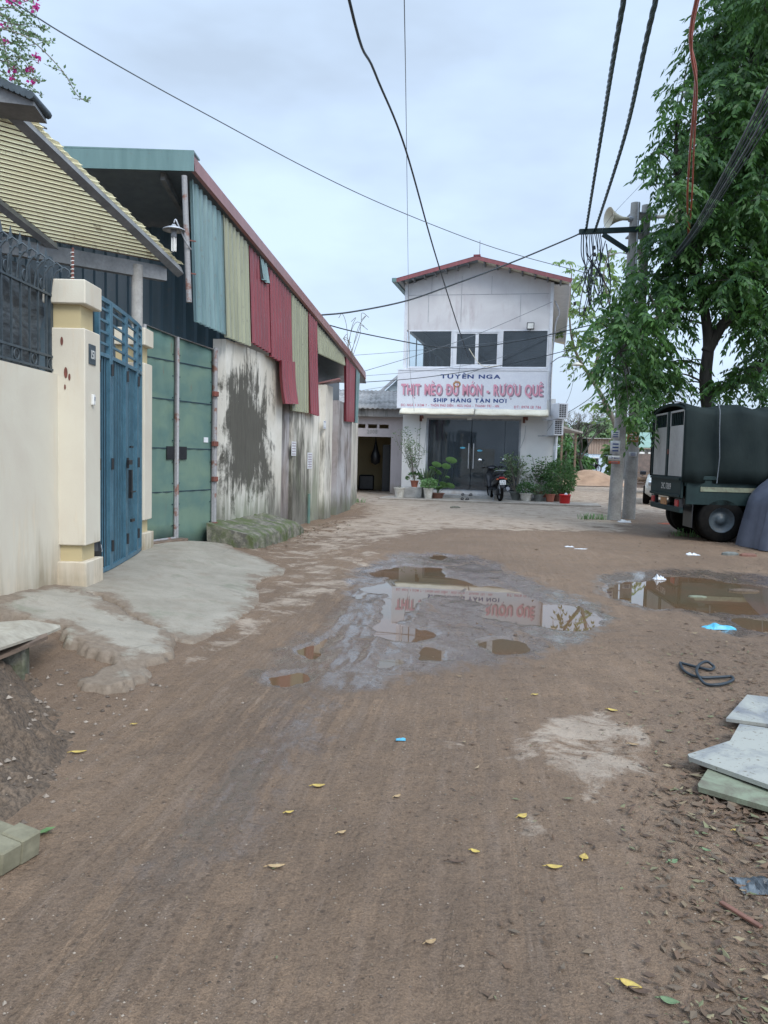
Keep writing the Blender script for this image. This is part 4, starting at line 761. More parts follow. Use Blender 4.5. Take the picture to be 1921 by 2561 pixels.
l1, Pa, La = gleaf(a0, mid - e_ * 0.02, 0.23, 0.23, 2.93, 2.87, 'a'); l2, Pb, Lb = gleaf(mid + e_ * 0.02, b0 - e_ * 0.05, 0.12, 0.10, 2.87, 2.82, 'b')
m = MB(); m.box(Pa(La - 0.09, 1.36, 0.016), (0.17, 0.012, 0.17), Matrix((e_, n_, Vector((0, 0, 1)))).transposed()); m.build('peephole', M['black'], l1)
m = MB(); m.box(Pb(0.10, 1.36, 0.016), (0.20, 0.012, 0.17), Matrix((e_, n_, Vector((0, 0, 1)))).transposed()); m.build('peephole', M['black'], l2)
m = MB(); m.box(Pb(Lb - 0.16, 1.55, 0.016), (0.10, 0.004, 0.07), Matrix((e_, n_, Vector((0, 0, 1)))).transposed()); m.build('sticker', M['paper'], l2)
m = MB(); m.tube([Pb(Lb + 0.05, 0.1, 0.02), Pb(Lb + 0.05, 2.85, 0.02)], 0.03, 10); m.build('gate_post', M['rust'], t)
for z in (0.35, 1.0, 1.5, 2.2): MB().box(Pb(Lb + 0.01, z, 0.05), (0.10, 0.05, 0.07), Matrix((e_, n_, Vector((0, 0, 1)))).transposed(), 0.004).build('hinge', M['rustred'], t)
o = MB().box(Pa(La * 0.5, 0.205, 0.10), (La + 0.2, 0.12, 0.05), Matrix((e_, n_, Vector((0, 0, 1)))).transposed(), 0.005).build('timber_sill', M['timber'], None); top(o, 'worn timber plank lying at the foot of the green gate', 'plank')
# mossy kerb
k0 = [PZ(567, 1345, 0.1), PZ(636, 1388, 0.0), PZ(748, 1342, 0.0), PZ(800, 1322, 0.0)]; m = MB(); rows = []
A = [(-2.22, 10.95), (-1.76, 10.55), (-1.60, 11.6), (-1.44, 13.0), (-1.30, 13.6)]
for i in range(61):
    f = i / 60; y = 10.62 + f * 3.0; xo = -1.78 + 0.125 * (y - 10.6) + 0.07 * float(vn(y, 3, 0.3, 5)) + 0.04 * float(vn(y, 3, 0.07, 6)); xi = onwall(max(y, 10.9), 0.0)[0].x - 0.02; h = 0.23 + 0.035 * float(vn(y, 0, 0.25, 5)) + 0.03 * float(vn(y, 0, 0.08, 6)); h *= (1 if f < 0.8 else 1 - (f - 0.8) * 3)
    rows.append([Vector((xi, y, h + 0.16)), Vector((xi * 0.5 + xo * 0.5, y, h + 0.07)), Vector((xo - 0.07, y, h + 0.01)), Vector((xo, y, h - 0.04)), Vector((xo + 0.03 * math.sin(i * 3.3) * .5, y, h * 0.5)), Vector((xo + 0.02, y, -0.06))])
m.grid(rows); m.add([rows[0][k] for k in range(6)] + [Vector((onwall(10.9)[0].x, 10.62, -0.06))], [(0, 1, 2, 3, 4, 5, 6)]); o = m.build('mossy_kerb', M['mossy'], None); top(o, 'broken mossy concrete footing along the stained wall', 'kerb')
for (u, v, s, lb) in ((664, 960, 0.0, 'w'),):
    pass
def notice(u0, v0, u1, v1, off, label, lines=3, matx='paper', cat='notice', name='paper_notice', ink='ink_dark'):
    p, n = wp((u0 + u1) / 2, (v0 + v1) / 2, off); q, _ = wp(u0, v0, off); r, _ = wp(u1, v1, off); w = max(0.05, math.hypot(r.x - q.x, r.y - q.y)); h = q.z - r.z; e = Vector((-n.y, n.x, 0)); MM = Matrix((e, n, Vector((0, 0, 1)))).transposed()
    t = thing(name, tuple(p - Vector((0, 0, h / 2))), label, cat); MB().box(p + n * 0.004, (w, 0.003, h), MM).build('sheet', M[matx], t); m = MB()
    for k in range(lines): m.box(p + n * 0.007 + Vector((0, 0, h * (0.38 - 0.76 * k / max(1, lines - 1)))), (w * 0.75, 0.002, h * 0.06), MM)
    m.build('print', M[ink], t)
notice(729, 1104, 740, 1140, 0.055, 'narrow torn paper strip on the stained wall beside the grey pier', 5)
notice(769, 1132, 780, 1172, 0.055, 'white printed notice pasted low on the dark stained wall', 6)
notice(809, 1052, 815, 1073, 0.165, 'small blue and white sticker on the pale wall pier', 2, 'paper', 'sticker', 'sticker', 'ink_blue')
p, n = wp(772, 1290, 0.12); o = MB().tube([(p.x, p.y, -0.05), (p.x, p.y, PPOLY(772, 1235, WL, 0.12)[0].z)], 0.03, 10).build('drain_pipe', M['gate_green'], None); top(o, 'short green pipe standing at the foot of the stained wall', 'pipe')

# ============================================================ TWO-STOREY EATERY
FL, FR = Vector((0.56, 26.15, 0)), Vector((5.50, 25.25, 0))
fe = (FR - FL).normalized(); fn = Vector((fe.y, -fe.x, 0)); sdv = Vector((0.215, 0.9766, 0)).normalized(); FW = (FR - FL).length
FM = Matrix((fe, -fn, Vector((0, 0, 1)))).transposed()   # local x along facade, local y into the house
def FS(u, v, off=0.0): p = PPL(u, v, FL + fn * off, fn); return (p - FL).dot(fe), p.z
def FP(s, z, off=0.0): return FL + fe * s + fn * off + Vector((0, 0, z))
def fbox(m, s0, s1, z0, z1, o0, o1, bev=0.0):
    """box on the facade: s and z ranges, o0..o1 offsets outward"""
    return m.box(FP((s0 + s1) / 2, (z0 + z1) / 2, (o0 + o1) / 2), (abs(s1 - s0), abs(o1 - o0), abs(z1 - z0)), FM, bev)
sw0 = FS(1014, 870)[0]; sw1 = FS(1376, 870)[0]; s0, s1 = 0.0, FW
zhead = FS(1200, 825)[1]; zsill = FS(1200, 921)[1]; zst = FS(1180, 927, .18)[1]; zsb = FS(1180, 1021, .18)[1]
zdt = FS(1180, 1047)[1]; zdb = FS(1180, 1228)[1]; sdl = FS(1066, 1140)[0]; sdr = FS(1300, 1140)[0]
ea_, ec_, eb__ = FS(1004, 712, 0.3), FS(1193, 645, 0.3), FS(1384, 703, 0.3)
zeL = FS(1014, 712)[1]; zeR = FS(1384, 706)[1]; sap, zap = FS(1193, 652)
M['c_verge2'] = corr('faded_red_trim', (.26, .07, .075), (.17, .05, .055), .3)
H = thing('eatery_house', tuple(FP(FW / 2, 0, -6)), 'two storey white eatery with red gable trim and a wide shop sign', 'house')
m = MB()
th = 0.12
fbox(m, s0, sdl, 0.0, zsb + 0.35, -th, 0); fbox(m, sdr, s1, 0.0, zsb + 0.35, -th, 0); fbox(m, sdl, sdr, zdt, zsb + 0.35, -th, 0); fbox(m, sdl, sdr, 0.0, zdb, -th, 0.0)
m.build('lower_wall', M['wall_house'], H)
m = MB(); fbox(m, sw0 - 0.0, sw1, zsb + 0.35, zsill, -th, 0.0)
poly = [(sw0, zhead), (sw1, zhead), (sw1, zeR), (sap, zap), (sw0, zeL)]
m.prism([FP(a, b, 0) for a, b in poly], -fn * th)
m.build('upper_wall', M['wall_upper'], H)
m = MB()   # sheet joints and corner trims
for a, b, c, d in ((sw0 + 0.35, sw1 - 0.1, FS(1200, 737)[1], 0.02),): fbox(m, a - 0.3, b, c, c + 0.014, 0.0, 0.006)
for u in (1071, 1153, 1301): s = FS(u, 780)[0]; z0_, z1_ = (zhead + 0.25, FS(u, 738)[1]); fbox(m, s, s + 0.012, z0_, z1_, 0.0, 0.006)
for u in (1080, 1155, 1230): s = FS(u, 715)[0]; fbox(m, s, s + 0.012, FS(u, 735)[1], FS(u, 690)[1], 0.0, 0.006)
m.build('panel_joint', M['steel'], H)
m = MB(); fbox(m, sw0 - 0.06, sw0 + 0.04, zsb + .3, zeL, -0.06, 0.02); m.build('corner_trim', M['alu'], H)
m = MB(); fbox(m, sw1 - 0.05, sw1 + 0.05, zsb + .3, zeR, -0.06, 0.02); m.build('corner_trim', M['alu'], H)
# side, back walls; glazed row on the left wall
def SP(s, dd, z): return FL + fe * s + sdv * dd + Vector((0, 0, z))
def swall(m, s, d0, d1, z0, z1, th=0.12, sg=1): m.prism([SP(s, d0, z0), SP(s, d1, z0), SP(s, d1, z1), SP(s, d0, z1)], fe * th * sg)
DH = 13.0; m = MB(); swall(m, sw0, 0.12, DH, 0, zsill - 0.15); swall(m, sw0, 0.12, DH, zhead, zeL); swall(m, sw1, 0.12, DH, 0, zeR, sg=-1)
swall(m, sw0, 8.0, DH, zsill - 0.15, zhead)
m.prism([SP(sw0, DH, 0), SP(sw1, DH, 0), SP(sw1, DH, zeR), SP(sap, DH, zap), SP(sw0, DH, zeL)], sdv * 0.1); m.build('side_wall', M['wall_house'], H)
m = MB()
for k in range(6): swall(m, sw0 + 0.05, 0.12 + k * 1.55, 0.19 + k * 1.55, zsill - 0.15, zhead, 0.03)
m.build('side_mullion', M['steel'], H); m = MB(); swall(m, sw0 + 0.05, 3.3, 8.0, zsill - 0.15, zhead, 0.006); m.build('side_pane', M['glass'], H)
m = MB(); 
for z_ in (0.25, zsill - 0.55, zhead + 0.35): m.prism([SP(sw0 + .1, 0.12, z_), SP(sw1 - .1, 0.12, z_), SP(sw1 - .1, DH, z_), SP(sw0 + .1, DH, z_)], (0, 0, 0.1))
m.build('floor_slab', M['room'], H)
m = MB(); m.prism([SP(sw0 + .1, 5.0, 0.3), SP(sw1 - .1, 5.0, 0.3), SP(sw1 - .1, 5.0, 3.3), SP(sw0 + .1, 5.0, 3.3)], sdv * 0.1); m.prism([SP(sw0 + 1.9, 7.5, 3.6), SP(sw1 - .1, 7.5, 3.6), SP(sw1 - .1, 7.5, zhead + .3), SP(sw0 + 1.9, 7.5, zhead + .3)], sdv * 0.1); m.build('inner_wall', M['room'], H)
# lower glass front: two doors and two side panes with frames
fr = MB(); sA = FS(1104, 1140)[0]; sB = FS(1178, 1140)[0]; sC = FS(1261, 1140)[0]; fr_ = 0.035
for s in (sdl + .02, sdr - .02): fbox(fr, s - 0.03, s + 0.03, zdb, zdt, -0.07, 0.01)
fbox(fr, sdl, sdr, zdt - 0.05, zdt, -0.07, 0.008); fbox(fr, sdl, sdr, zdb, zdb + 0.03, -0.07, 0.008); fr.build('door_frame', M['steel'], H)
for a, b, nm in ((sdl + .05, sA, 'side_pane_fixed'), (sA + .01, sB - .01, 'glass_door'), (sB + .01, sC, 'glass_door'), (sC + .01, sdr - .05, 'side_pane_fixed')):
    m = MB(); fbox(m, a, b, zdb + 0.03, zdt - 0.05, -0.042, -0.03); dd = m.build('glass_door' if 'door' in nm else 'fixed_pane', M['glass_dark'], H)
    if 'door' in nm:
        hs = (b - 0.07) if a < sB - 0.5 else (a + 0.07); zc0, zc1 = FS(1178, 1172)[1], FS(1178, 1109)[1]
        m = MB(); m.tube([FP(hs, zc0, 0.03), FP(hs, zc1, 0.03)], 0.017, 8); m.bar(FP(hs, zc0 + .1, 0.03), FP(hs, zc0 + .1, -0.03), 0.02); m.bar(FP(hs, zc1 - .1, 0.03), FP(hs, zc1 - .1, -0.03), 0.02); m.build('handle', M['galv'], dd)
        m = MB(); sz = (FS(1157, 1120) if a < sB - .5 else FS(1200, 1127)); m.lathe([(0.0, 0), (0.09, 0)], (0, 0, 0), 16); m.v = [tuple(FP(sz[0] + p[0] * 1.0, sz[1] + p[1] * 0.35, -0.026)) for p in m.v]; m.build('push_sticker', M['plastic_blue'], dd)
# furniture glimpsed inside
m = MB()
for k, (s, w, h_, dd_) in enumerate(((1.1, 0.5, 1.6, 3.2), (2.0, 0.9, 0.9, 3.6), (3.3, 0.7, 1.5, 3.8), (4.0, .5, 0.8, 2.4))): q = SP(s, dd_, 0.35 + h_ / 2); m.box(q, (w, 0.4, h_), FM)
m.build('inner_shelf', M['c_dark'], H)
# upper windows
wl = (FS(1022, 870)[0], FS(1130, 870)[0]); wm = (FS(1133, 870)[0], FS(1253, 870)[0]); wr = (FS(1256, 870)[0], FS(1370, 870)[0]); zh, zs_ = zhead, zsill
for (a, b) in (wl, wr):
    m = MB(); fbox(m, a - .02, a + 0.025, zs_, zh, -0.06, 0.012); fbox(m, b - 0.025, b + 0.02, zs_, zh, -0.06, 0.012); fbox(m, a, b, zh - 0.04, zh, -0.06, 0.010); fbox(m, a, b, zs_, zs_ + 0.05, -0.06, 0.010); f_ = m.build('window', M['alu'], H)
    m = MB(); fbox(m, a + .025, b - .025, zs_ + .05, zh - .04, -0.03, -0.022); m.build('pane', M['glass_dark'] if a > 2 else M['glass'], f_)
a, b = wm; m = MB(); w_ = 0.075
for x0, x1 in ((a, a + w_), (b - w_, b)): fbox(m, x0, x1, zs_, zh, -0.06, 0.03)
fbox(m, a + w_, b - w_, zh - w_, zh, -0.06, 0.03); fbox(m, a + w_, b - w_, zs_, zs_ + w_, -0.06, 0.03); f_ = m.build('window', M['alu'], H)
for x0, x1 in ((a + w_, (a + b) / 2 - .002), ((a + b) / 2 + .002, b - w_)):
    m = MB(); k = 0.05; fbox(m, x0, x0 + k, zs_ + w_, zh - w_, -0.04, 0.015); fbox(m, x1 - k, x1, zs_ + w_, zh - w_, -0.04, 0.015); fbox(m, x0 + k, x1 - k, zh - w_ - k, zh - w_, -0.04, 0.015); fbox(m, x0 + k, x1 - k, zs_ + w_, zs_ + w_ + k, -0.04, 0.015); m.build('sash', M['alu'], f_)
    m = MB(); fbox(m, x0 + k, x1 - k, zs_ + w_ + k, zh - w_ - k, -0.02, -0.012); m.build('pane', M['glass_dark'], f_)
m = MB(); fbox(m, wl[1] + .02, wm[0], zs_, zh, -0.08, 0.0); fbox(m, wm[1], wr[0] - .02, zs_, zh, -0.08, 0.0); m.build('window_post', M['alu'], H)
m = MB()
for k, (dx, dz, hh) in enumerate(((0.0, 0, .55), (0.18, 0.1, .4))): m.lathe([(0, 0), (0.16, 0.05), (0.13, hh * .6), (0.05, hh * .9), (0, hh)], tuple(SP(wr[0] + .75 + dx, 0.9, zsill - .35)), 10)
m.build('plant_inside', M['leaf_dark'], H)
# roof: two slopes with overhangs
oL, oR = 0.38, 0.72; fo = 0.55; d0, d1 = -fo, DH + 0.3
def RP(s, dd, z): return FL + fe * s + (fn * (-dd) if dd < 0 else sdv * dd) + Vector((0, 0, z))
zl = FS(989, 699, fo)[1]; zr = FS(1430, 699, fo)[1]; sl_ = FS(989, 699, fo)[0]; sr_ = FS(1430, 699, fo)[0]; sa_, za_ = FS(1193, 642, fo)
for (a, za, b, zb, nm) in ((sl_, zl, sa_, za_, 'roof_slope'), (sa_, za_, sr_, zr, 'roof_slope')):
    m = MB(); P4 = [RP(a, d0, za), RP(b, d0, zb), RP(b, d1, zb), RP(a, d1, za)]; m.prism([p + Vector((0, 0, -0.05)) for p in P4], (0, 0, 0.05)); m.build(nm, M['c_soffit'] if a == sl_ else M['awn'], H)
m = MB()
for (a, za, b, zb) in ((sl_, zl, sa_, za_), (sa_, za_, sr_, zr)):
    m.prism([RP(a, d0 - .02, za + .03), RP(b, d0 - .02, zb + .03), RP(b, d0 - .02, zb - .10), RP(a, d0 - .02, za - .10)], -fn * 0.02); m.prism([RP(a, d0 - .02, za + .012), RP(b, d0 - .02, zb + .012), RP(b, d0 + .2, zb + .012), RP(a, d0 + .2, za + .012)], (0, 0, 0.02))
m.build('verge_trim', M['c_verge2'], H)
m = MB(); m.bar(RP(sa_, d0 - 0.03, za_ + .04), RP(sa_, d1, za_ + .04), 0.22, 0.05); m.build('ridge_cap', M['c_red'], H)
for k in range(7):
    for (a, za, b, zb) in ((sl_, zl, sa_, za_), (sa_, za_, sr_, zr)):
        f = (k + 0.6) / 7.4; s = a + (b - a) * f; z_ = za + (zb - za) * f - 0.10; MB().bar(RP(s, d0 + 0.03, z_), RP(s, 0.1, z_), 0.05, 0.09).build('purlin', M['beam'], H)
m = MB(); m.bar(RP(sl_ - .03, d0 - .1, zl - .03), RP(sl_ - .03, d1, zl - .03), 0.14, 0.12); m.build('gutter', M['c_fascia'], H)
# white drop panel under the right eave
m = MB(); m.prism([RP(sr_ - 0.03, d0, zr - 0.05), RP(sr_ - 0.03, d1 - 1, zr - 0.05), RP(sr_ - 0.03, d1 - 1, zr - 0.65), RP(sr_ - 0.03, d0 + 0.0, zr - 0.20)], -fe * 0.03)
m.prism([RP(sw1, 0.0, zr - 0.02), RP(sr_, 0.0, zr - .02), RP(sr_, d1 - 1, zr - .02), RP(sw1, d1 - 1, zr - .02)], (0, 0, -0.03)); m.build('eave_soffit', M['alu'], H)
q = FS(1200, 640); MB().tube([FP(q[0], zap + .1, 0.1), FP(q[0], zap + .62, 0.1)], 0.012, 6).build('lightning_rod', M['steel'], H)
# drain pipe and cables down the right corner
m = MB(); m.tube([FP(s1 + 0.06, 0.2, 0.02), FP(s1 + 0.06, 2.9, 0.02)], 0.05, 10); m.build('down_pipe', M['alu'], H); m = MB(); m.tube(spline([FP(sw1 + .1, zsb - .2, .02), FP(sw1 + .06, zsb + 1.0, .05), FP(sw1 + .14, zhead + .1, .05), FP(sw1 + .25, zhead + .5, .05), FP(sw1 + .1, zhead + .9, .05)], 6), 0.022, 6); m.build('wall_cable', M['steel'], H)
# slab and step
m = MB(); fbox(m, sdl - 0.9, s1 + 0.2, -0.1, 0.16, 0.0, 0.55, 0.01); o = m.build('front_step', M['concrete'], H)
o = MB(); fbox(o, -0.4, s1 + 1.4, -0.2, 0.055, 0.55, 2.0, 0.015); o = o.build('pavement', basic('dirty_pavement', (0.36, 0.32, 0.27), (0.25, 0.21, 0.17), 2.5, 0.9, 0.3)); o['kind'] = 'structure'; PVZ = 0.055
# shop sign
SG = thing('shop_sign', tuple(FP(2.4, zsb, .15)), 'wide white shop sign with pink and blue lettering above the awning', 'sign')
gs0 = FS(996, 970, .2)[0]; gs1 = FS(1367, 975, .2)[0]; m = MB(); fbox(m, gs0, gs1, zsb, zst, 0.01, 0.20); m.build('board', M['sign'], SG); m = MB()
for a, b, c, d in ((gs0 - .03, gs1 + .03, zst, zst + .03), (gs0 - .03, gs1 + .03, zsb - .03, zsb)): fbox(m, a, b, c, d, 0.0, 0.215)
fbox(m, gs0 - .03, gs0, zsb, zst, 0.0, 0.215); fbox(m, gs1, gs1 + .03, zsb, zst, 0.0, 0.215); m.build('edge_frame', M['alu'], SG)
M['ink_red'] = basic('sign_red_small', (0.50, 0.16, 0.22), (0.45, 0.14, 0.2), 5, 0.5, 0.0)
def line(s, u0, v0, u1, h_px, mat_, name='lettering', **k):
    a, z = FS(u0, v0, .2); b, z2 = FS(u1, v0, .2); h = h_px / FPX * 25.6; return text_obj(name, s, FP(a, z, .2), fe, mat_, h, b - a, SG, nrm=fn, **k)
line('TUYỀN NGA', 1102, 946, 1252, 9.5, M['ink_blue'], off=0.035, gap=0.12)
o = line('THỊT MÈO ĐỦ MÓN - RƯỢU QUÊ', 1005, 988, 1359, 26, M['ink_dark'], off=0.03, gap=0.10, lift=0.004)
o.location += fe * 0.018 - Vector((0, 0, 0.016))
line('THỊT MÈO ĐỦ MÓN - RƯỢU QUÊ', 1003, 986, 1357, 26, M['ink_pink'], off=0.03, gap=0.10, lift=0.009)
line('SHIP HÀNG TẬN NƠI', 1084, 1005, 1267, 9, M['ink_blue'], off=0.045, gap=0.12)
line('ĐC: NGÃ 3 XÓM 7 - THÔN PHÚ DIỄN - HỮU HÒA - THANH TRÌ - HN', 1003, 1015.5, 1248, 5.8, M['ink_red'], off=0.025, gap=0.12); line('ĐT: 0978 131 786', 1286, 1021.0, 1353, 6.2, M['ink_red'], off=0.025, gap=0.12)
# awning, two rolled lengths
AW = thing('awning', tuple(FP(2.4, zsb - .3, .2)), 'cream cloth awning in two lengths under the shop sign', 'awning')
for (u0, u1, dz) in ((1001, 1186, 0.0), (1188, 1372, -0.01)):
    a = FS(u0, 1030, .4)[0]; b = FS(u1, 1030, .4)[0]; m = MB(); rows = []
    for i in range(25): s = a + (b - a) * i / 24; w_ = 0.012 * math.sin(i * 0.8 + u0); rows.append([FP(s, zsb - .01, .06), FP(s, zsb - .03 + w_ * .5, .22), FP(s, zsb - 0.15 + w_, .52), FP(s, zsb - .22 + dz + w_, .60), FP(s, zsb - .25 + dz, .56)])
    m.grid(rows); m.build('cloth', M['awn'], AW, solid=0.008)
m = MB(); fbox(m, FS(1004, 1040)[0], FS(1366, 1040)[0], zsb - 0.27, zsb - 0.22, .50, .56); m.build('front_bar', M['steel'], AW)
for u in (1053, 1311): s = FS(u, 1045)[0]; m = MB(); m.bar(FP(s, zsb - .22, .02), FP(s + .1, zsb - .35, .25), 0.05, .05); m.bar(FP(s + .1, zsb - .35, .25), FP(s + .1, zsb - .24, .5), 0.05, .05); fbox(m, s - .04, s + .04, zsb - .45, zsb - .2, 0, .06); m.build('arm_bracket', M['rustred'], AW)
m = MB(); s = FS(1052, 1055)[0]; m.tube([FP(s, zsb - .4, .1), FP(s, zsb - 1.9, .1)], 0.006, 5); m.build('crank_rod', M['black'], AW)
q = FS(1174, 1046, .05); t = thing('door_lamp', tuple(FP(q[0], q[1] - .08, .05)), 'small white lamp box over the glass doors', 'lamp'); MB().box(FP(q[0], q[1], .06), (.14, .1, .12), FM, .01).build('case', M['ink_white'], t)
q = FS(1327, 816, .12); t = thing('floodlight', tuple(FP(q[0], q[1] - .12, .1)), 'square black floodlight on the upper white wall', 'floodlight'); MB().box(FP(q[0], q[1], .16), (.24, .09, .22), FM, .012).build('housing', M['black'], t); MB().box(FP(q[0], q[1], .21), (.19, .012, .17), FM).build('lens', M['ink_white'], t); MB().bar(FP(q[0], q[1] - .1, .0), FP(q[0], q[1] - .1, .14), .03).build('bracket', M['black'], t)
# air conditioners on the right hand corner
for (u0, v0, u1, v1, lb, dpt) in ((1387, 1010, 1412, 1048, 'upper air conditioner unit beside the sign on the right corner', .5), (1376, 1052, 1401, 1088, 'lower air conditioner unit on the right corner of the house', .2)):
    q = PPL((u0 + u1) / 2, (v0 + v1) / 2, FL + fn * dpt, fn); t = thing('air_conditioner', tuple(q - Vector((0, 0, .25))), lb, 'air conditioner', 'air conditioner units on the corner of the eatery')
    MA = Matrix.Rotation(0.35, 3, 'Z') @ FM; MB().box(q, (.32, .62, .50), MA, .015).build('casing', M['alu'], t); m = MB(); yv = MA @ Vector((0, -1, 0)); xv = MA @ Vector((1, 0, 0))
    for i in range(3):
        for j in range(7): m.box(q + yv * .312 + xv * (-.10 + i * .08) + Vector((0, 0, -.18 + j * .06)), (.065, .006, .042), MA)
    m.build('grille', M['black'], t); m = MB(); m.bar(q + Vector((0, 0, -.27)) + yv * .2, q + Vector((0, 0, -.27)) + yv * .2 - xv * .5, .03, .03); m.bar(q + Vector((0, 0, -.27)) - yv * .2, q + Vector((0, 0, -.27)) - yv * .2 - xv * .5, .03, .03); m.build('bracket', M['steel'], t)

# ============================================================ LOW HOUSE WITH THE 2008 LINTEL
NY = 28.4; t = thing('low_house', (-0.3, NY, 0), 'low pinkish house with 2008 moulded above its dark open doorway', 'house')
def NP(u, v): return PY(u, v, NY)
x0 = -2.2; x1 = FL.x + 0.45; oL_, oR_ = NP(887, 1150).x, NP(977, 1150).x; zo = NP(930, 1092).z; zv0, zv1 = NP(930, 1071).z, NP(930, 1061).z; zl0, zl1 = NP(930, 1043).z, NP(930, 1021).z
oL_ = min(oL_, -1.05)
m = MB()
def nb(a, b, c, d, y0=NY, y1=NY + .18): m.box(((a + b) / 2, (y0 + y1) / 2, (c + d) / 2), (b - a, y1 - y0, d - c))
vents = [(NP(u0, 1065).x, NP(u1, 1065).x) for u0, u1 in ((892, 914), (921, 943), (949, 972))]
nb(x0, oL_, -.1, zo); nb(oR_, x1, -.1, zo); nb(x0, x1, zo, zv0); nb(x0, x1, zv1, zl0)
xx = x0
for a, b in vents: nb(xx, a, zv0, zv1); xx = b
nb(xx, x1, zv0, zv1); m.build('wall', M['old2008'], t)
m = MB(); m.box(((x0 + x1) / 2, NY - .05, (zl0 + zl1) / 2), (x1 - x0 + .1, .55, zl1 - zl0), bev=.01); m.build('lintel', M['lintel'], t)
m = MB(); rows = [[Vector((x0 - .1 + i * .045, y_, zl1 + .06 + .02 * math.cos(i * 1.57) + (y_ - NY) * .18)) for y_ in (NY - .55, NY + 2, NY + 6)] for i in range(int((x1 - x0 + .1) / .045))]; m.grid(rows); m.build('tin_roof', M['lintel'], t, solid=.01)
m = MB(); m.prism([(x0, NY + 3.2, -.1), (x1, NY + 3.2, -.1), (x1, NY + 3.2, 3.0), (x0, NY + 3.2, 3.0)], (0, .1, 0)); m.box((x0, NY + 1.6, 1.4), (.1, 3.4, 3)); m.box((x1 + .05, NY + 1.6, 1.4), (.1, 3.2, 3)); m.build('inner_wall', M['wall_yellow'], t)
m = MB(); m.box(((x0 + x1) / 2, NY + 1.7, zl0 + .02), (x1 - x0, 3.2, .08)); m.build('ceiling', M['lintel'], t)
a = NP(918, 1084); b = NP(944, 1075); text_obj('year_relief', '2008', (a.x, NY, a.z), (1, 0, 0), M['lintel'], b.z - a.z, b.x - a.x, t, lift=.01, off=.03)
m = MB(); m.box((oR_ - .15, NY + 1.6, .9), (.3, .5, 1.8)); m.box((oL_ + .4, NY + 2.4, .3), (.6, .4, .6), bev=.05); m.lathe([(0, 0), (.16, .1), (.2, .35), (.1, .6), (.03, .9), (0, 1.3)], (oL_ + .75, NY + 1.2, 1.0), 10); m.build('stored_goods', M['black'], t)
# light blue gable far behind
t = thing('far_gable_house', (0.4, 42, 0), 'pale blue gable house showing above the low tin roof', 'house'); y_ = 42.0; a, b, c = PY(950, 990, y_), PY(1000, 944, y_), PY(1050, 990, y_); m = MB(); m.prism([(a.x, y_, 0), (c.x, y_, 0), (c.x, y_, a.z), (b.x, y_, b.z), (a.x, y_, a.z)], (0, 4, 0)); m.build('wall', basic('pale_blue_render', (.45, .55, .62), None, 2, .8, .05), t)
m = MB(); m.bar((a.x - .5, y_ - .3, a.z - .3), (b.x, y_ - .3, b.z + .12), .5, .12); m.bar((b.x, y_ - .3, b.z + .12), (c.x + .5, y_ - .3, c.z - .3), .5, .12); m.build('roof', M['steel'], t)

# ============================================================ PLANTS IN POTS
class LB:
    """collects small leaf faces (4 corners each)"""
    def __init__(s): s.q = []
    def leaf(s, p, d, L_, w, up=None, fold=0.0):
        p = Vector(p); d = Vector(d).normalized(); up = Vector(up) if up else Vector((0, 0, 1)); r = d.cross(up)
        if r.length < 1e-3: r = Vector((1, 0, 0))
        r.normalize(); s.q.append((p, p + d * L_ * .45 + r * w / 2, p + d * L_, p + d * L_ * .45 - r * w / 2))
    def build(s, name, mat_, parent=None):
        V = np.array([[tuple(a) for a in q] for q in s.q]).reshape(-1, 3); F = np.arange(len(V)).reshape(-1, 4); return npmesh(name, V, F, mat_, parent)
def rdir(zmin=-1, zmax=1): a = rnd.uniform(0, 2 * math.pi); z = rnd.uniform(zmin, zmax); r = math.sqrt(max(0, 1 - z * z)); return Vector((r * math.cos(a), r * math.sin(a), z))
def pot(name, c, r, h, mat_, label, group=None, cat='plant pot', square=False):
    c = Vector(c); t = thing('potted_plant', tuple(c), label, 'potted plant', group); m = MB(); n = 4 if square else 18
    m.lathe([(0, .0), (r * .72, 0), (r * .80, h * .3), (r * .97, h * .88), (r * 1.08, h * .88), (r * 1.08, h), (r * .92, h), (r * .9, h * .9), (0, h * .9)], tuple(c), n, smooth=False); m.build('pot', M[mat_], t); MB().lathe([(0, h * .905), (r * .88, h * .905)], tuple(c), n).build('soil', M['soil'], t); return t, c + Vector((0, 0, h * .9))
def bush(t, c, rx, rz, n, L_, w, mat_='leaf_pot', stems=7, name='foliage', low=0.0):
    lb = LB(); m = MB(); c = Vector(c)
    for k in range(stems):
        d = rdir(.2, 1); e = c + Vector((d.x * rx * .8, d.y * rx * .8, rz * (.5 + .7 * d.z))); m.tube([c, c.lerp(e, .5) + Vector((0, 0, .04)), e], [.009, .007, .004], 5, False)
    for k in range(n):
        d = rdir(-.9, 1); rr = rnd.uniform(.35, 1) ** .6; p = c + Vector((d.x * rx * rr, d.y * rx * rr, rz * .55 + low + d.z * rz * .55 * rr)); o = rdir(-.6, .7); lb.leaf(p, (d + o).normalized(), L_ * rnd.uniform(.6, 1.2), w * rnd.uniform(.7, 1.2), rdir(-.2, 1))
    m.build('stems', M['bark_pale'], t); lb.build(name, M[mat_], t)
def atz(u, v, y): p = PY(u, v, y); return p
def gpt(u, y, z=PVZ): p = PY(u, 1240, y); return Vector((p.x, y, z))
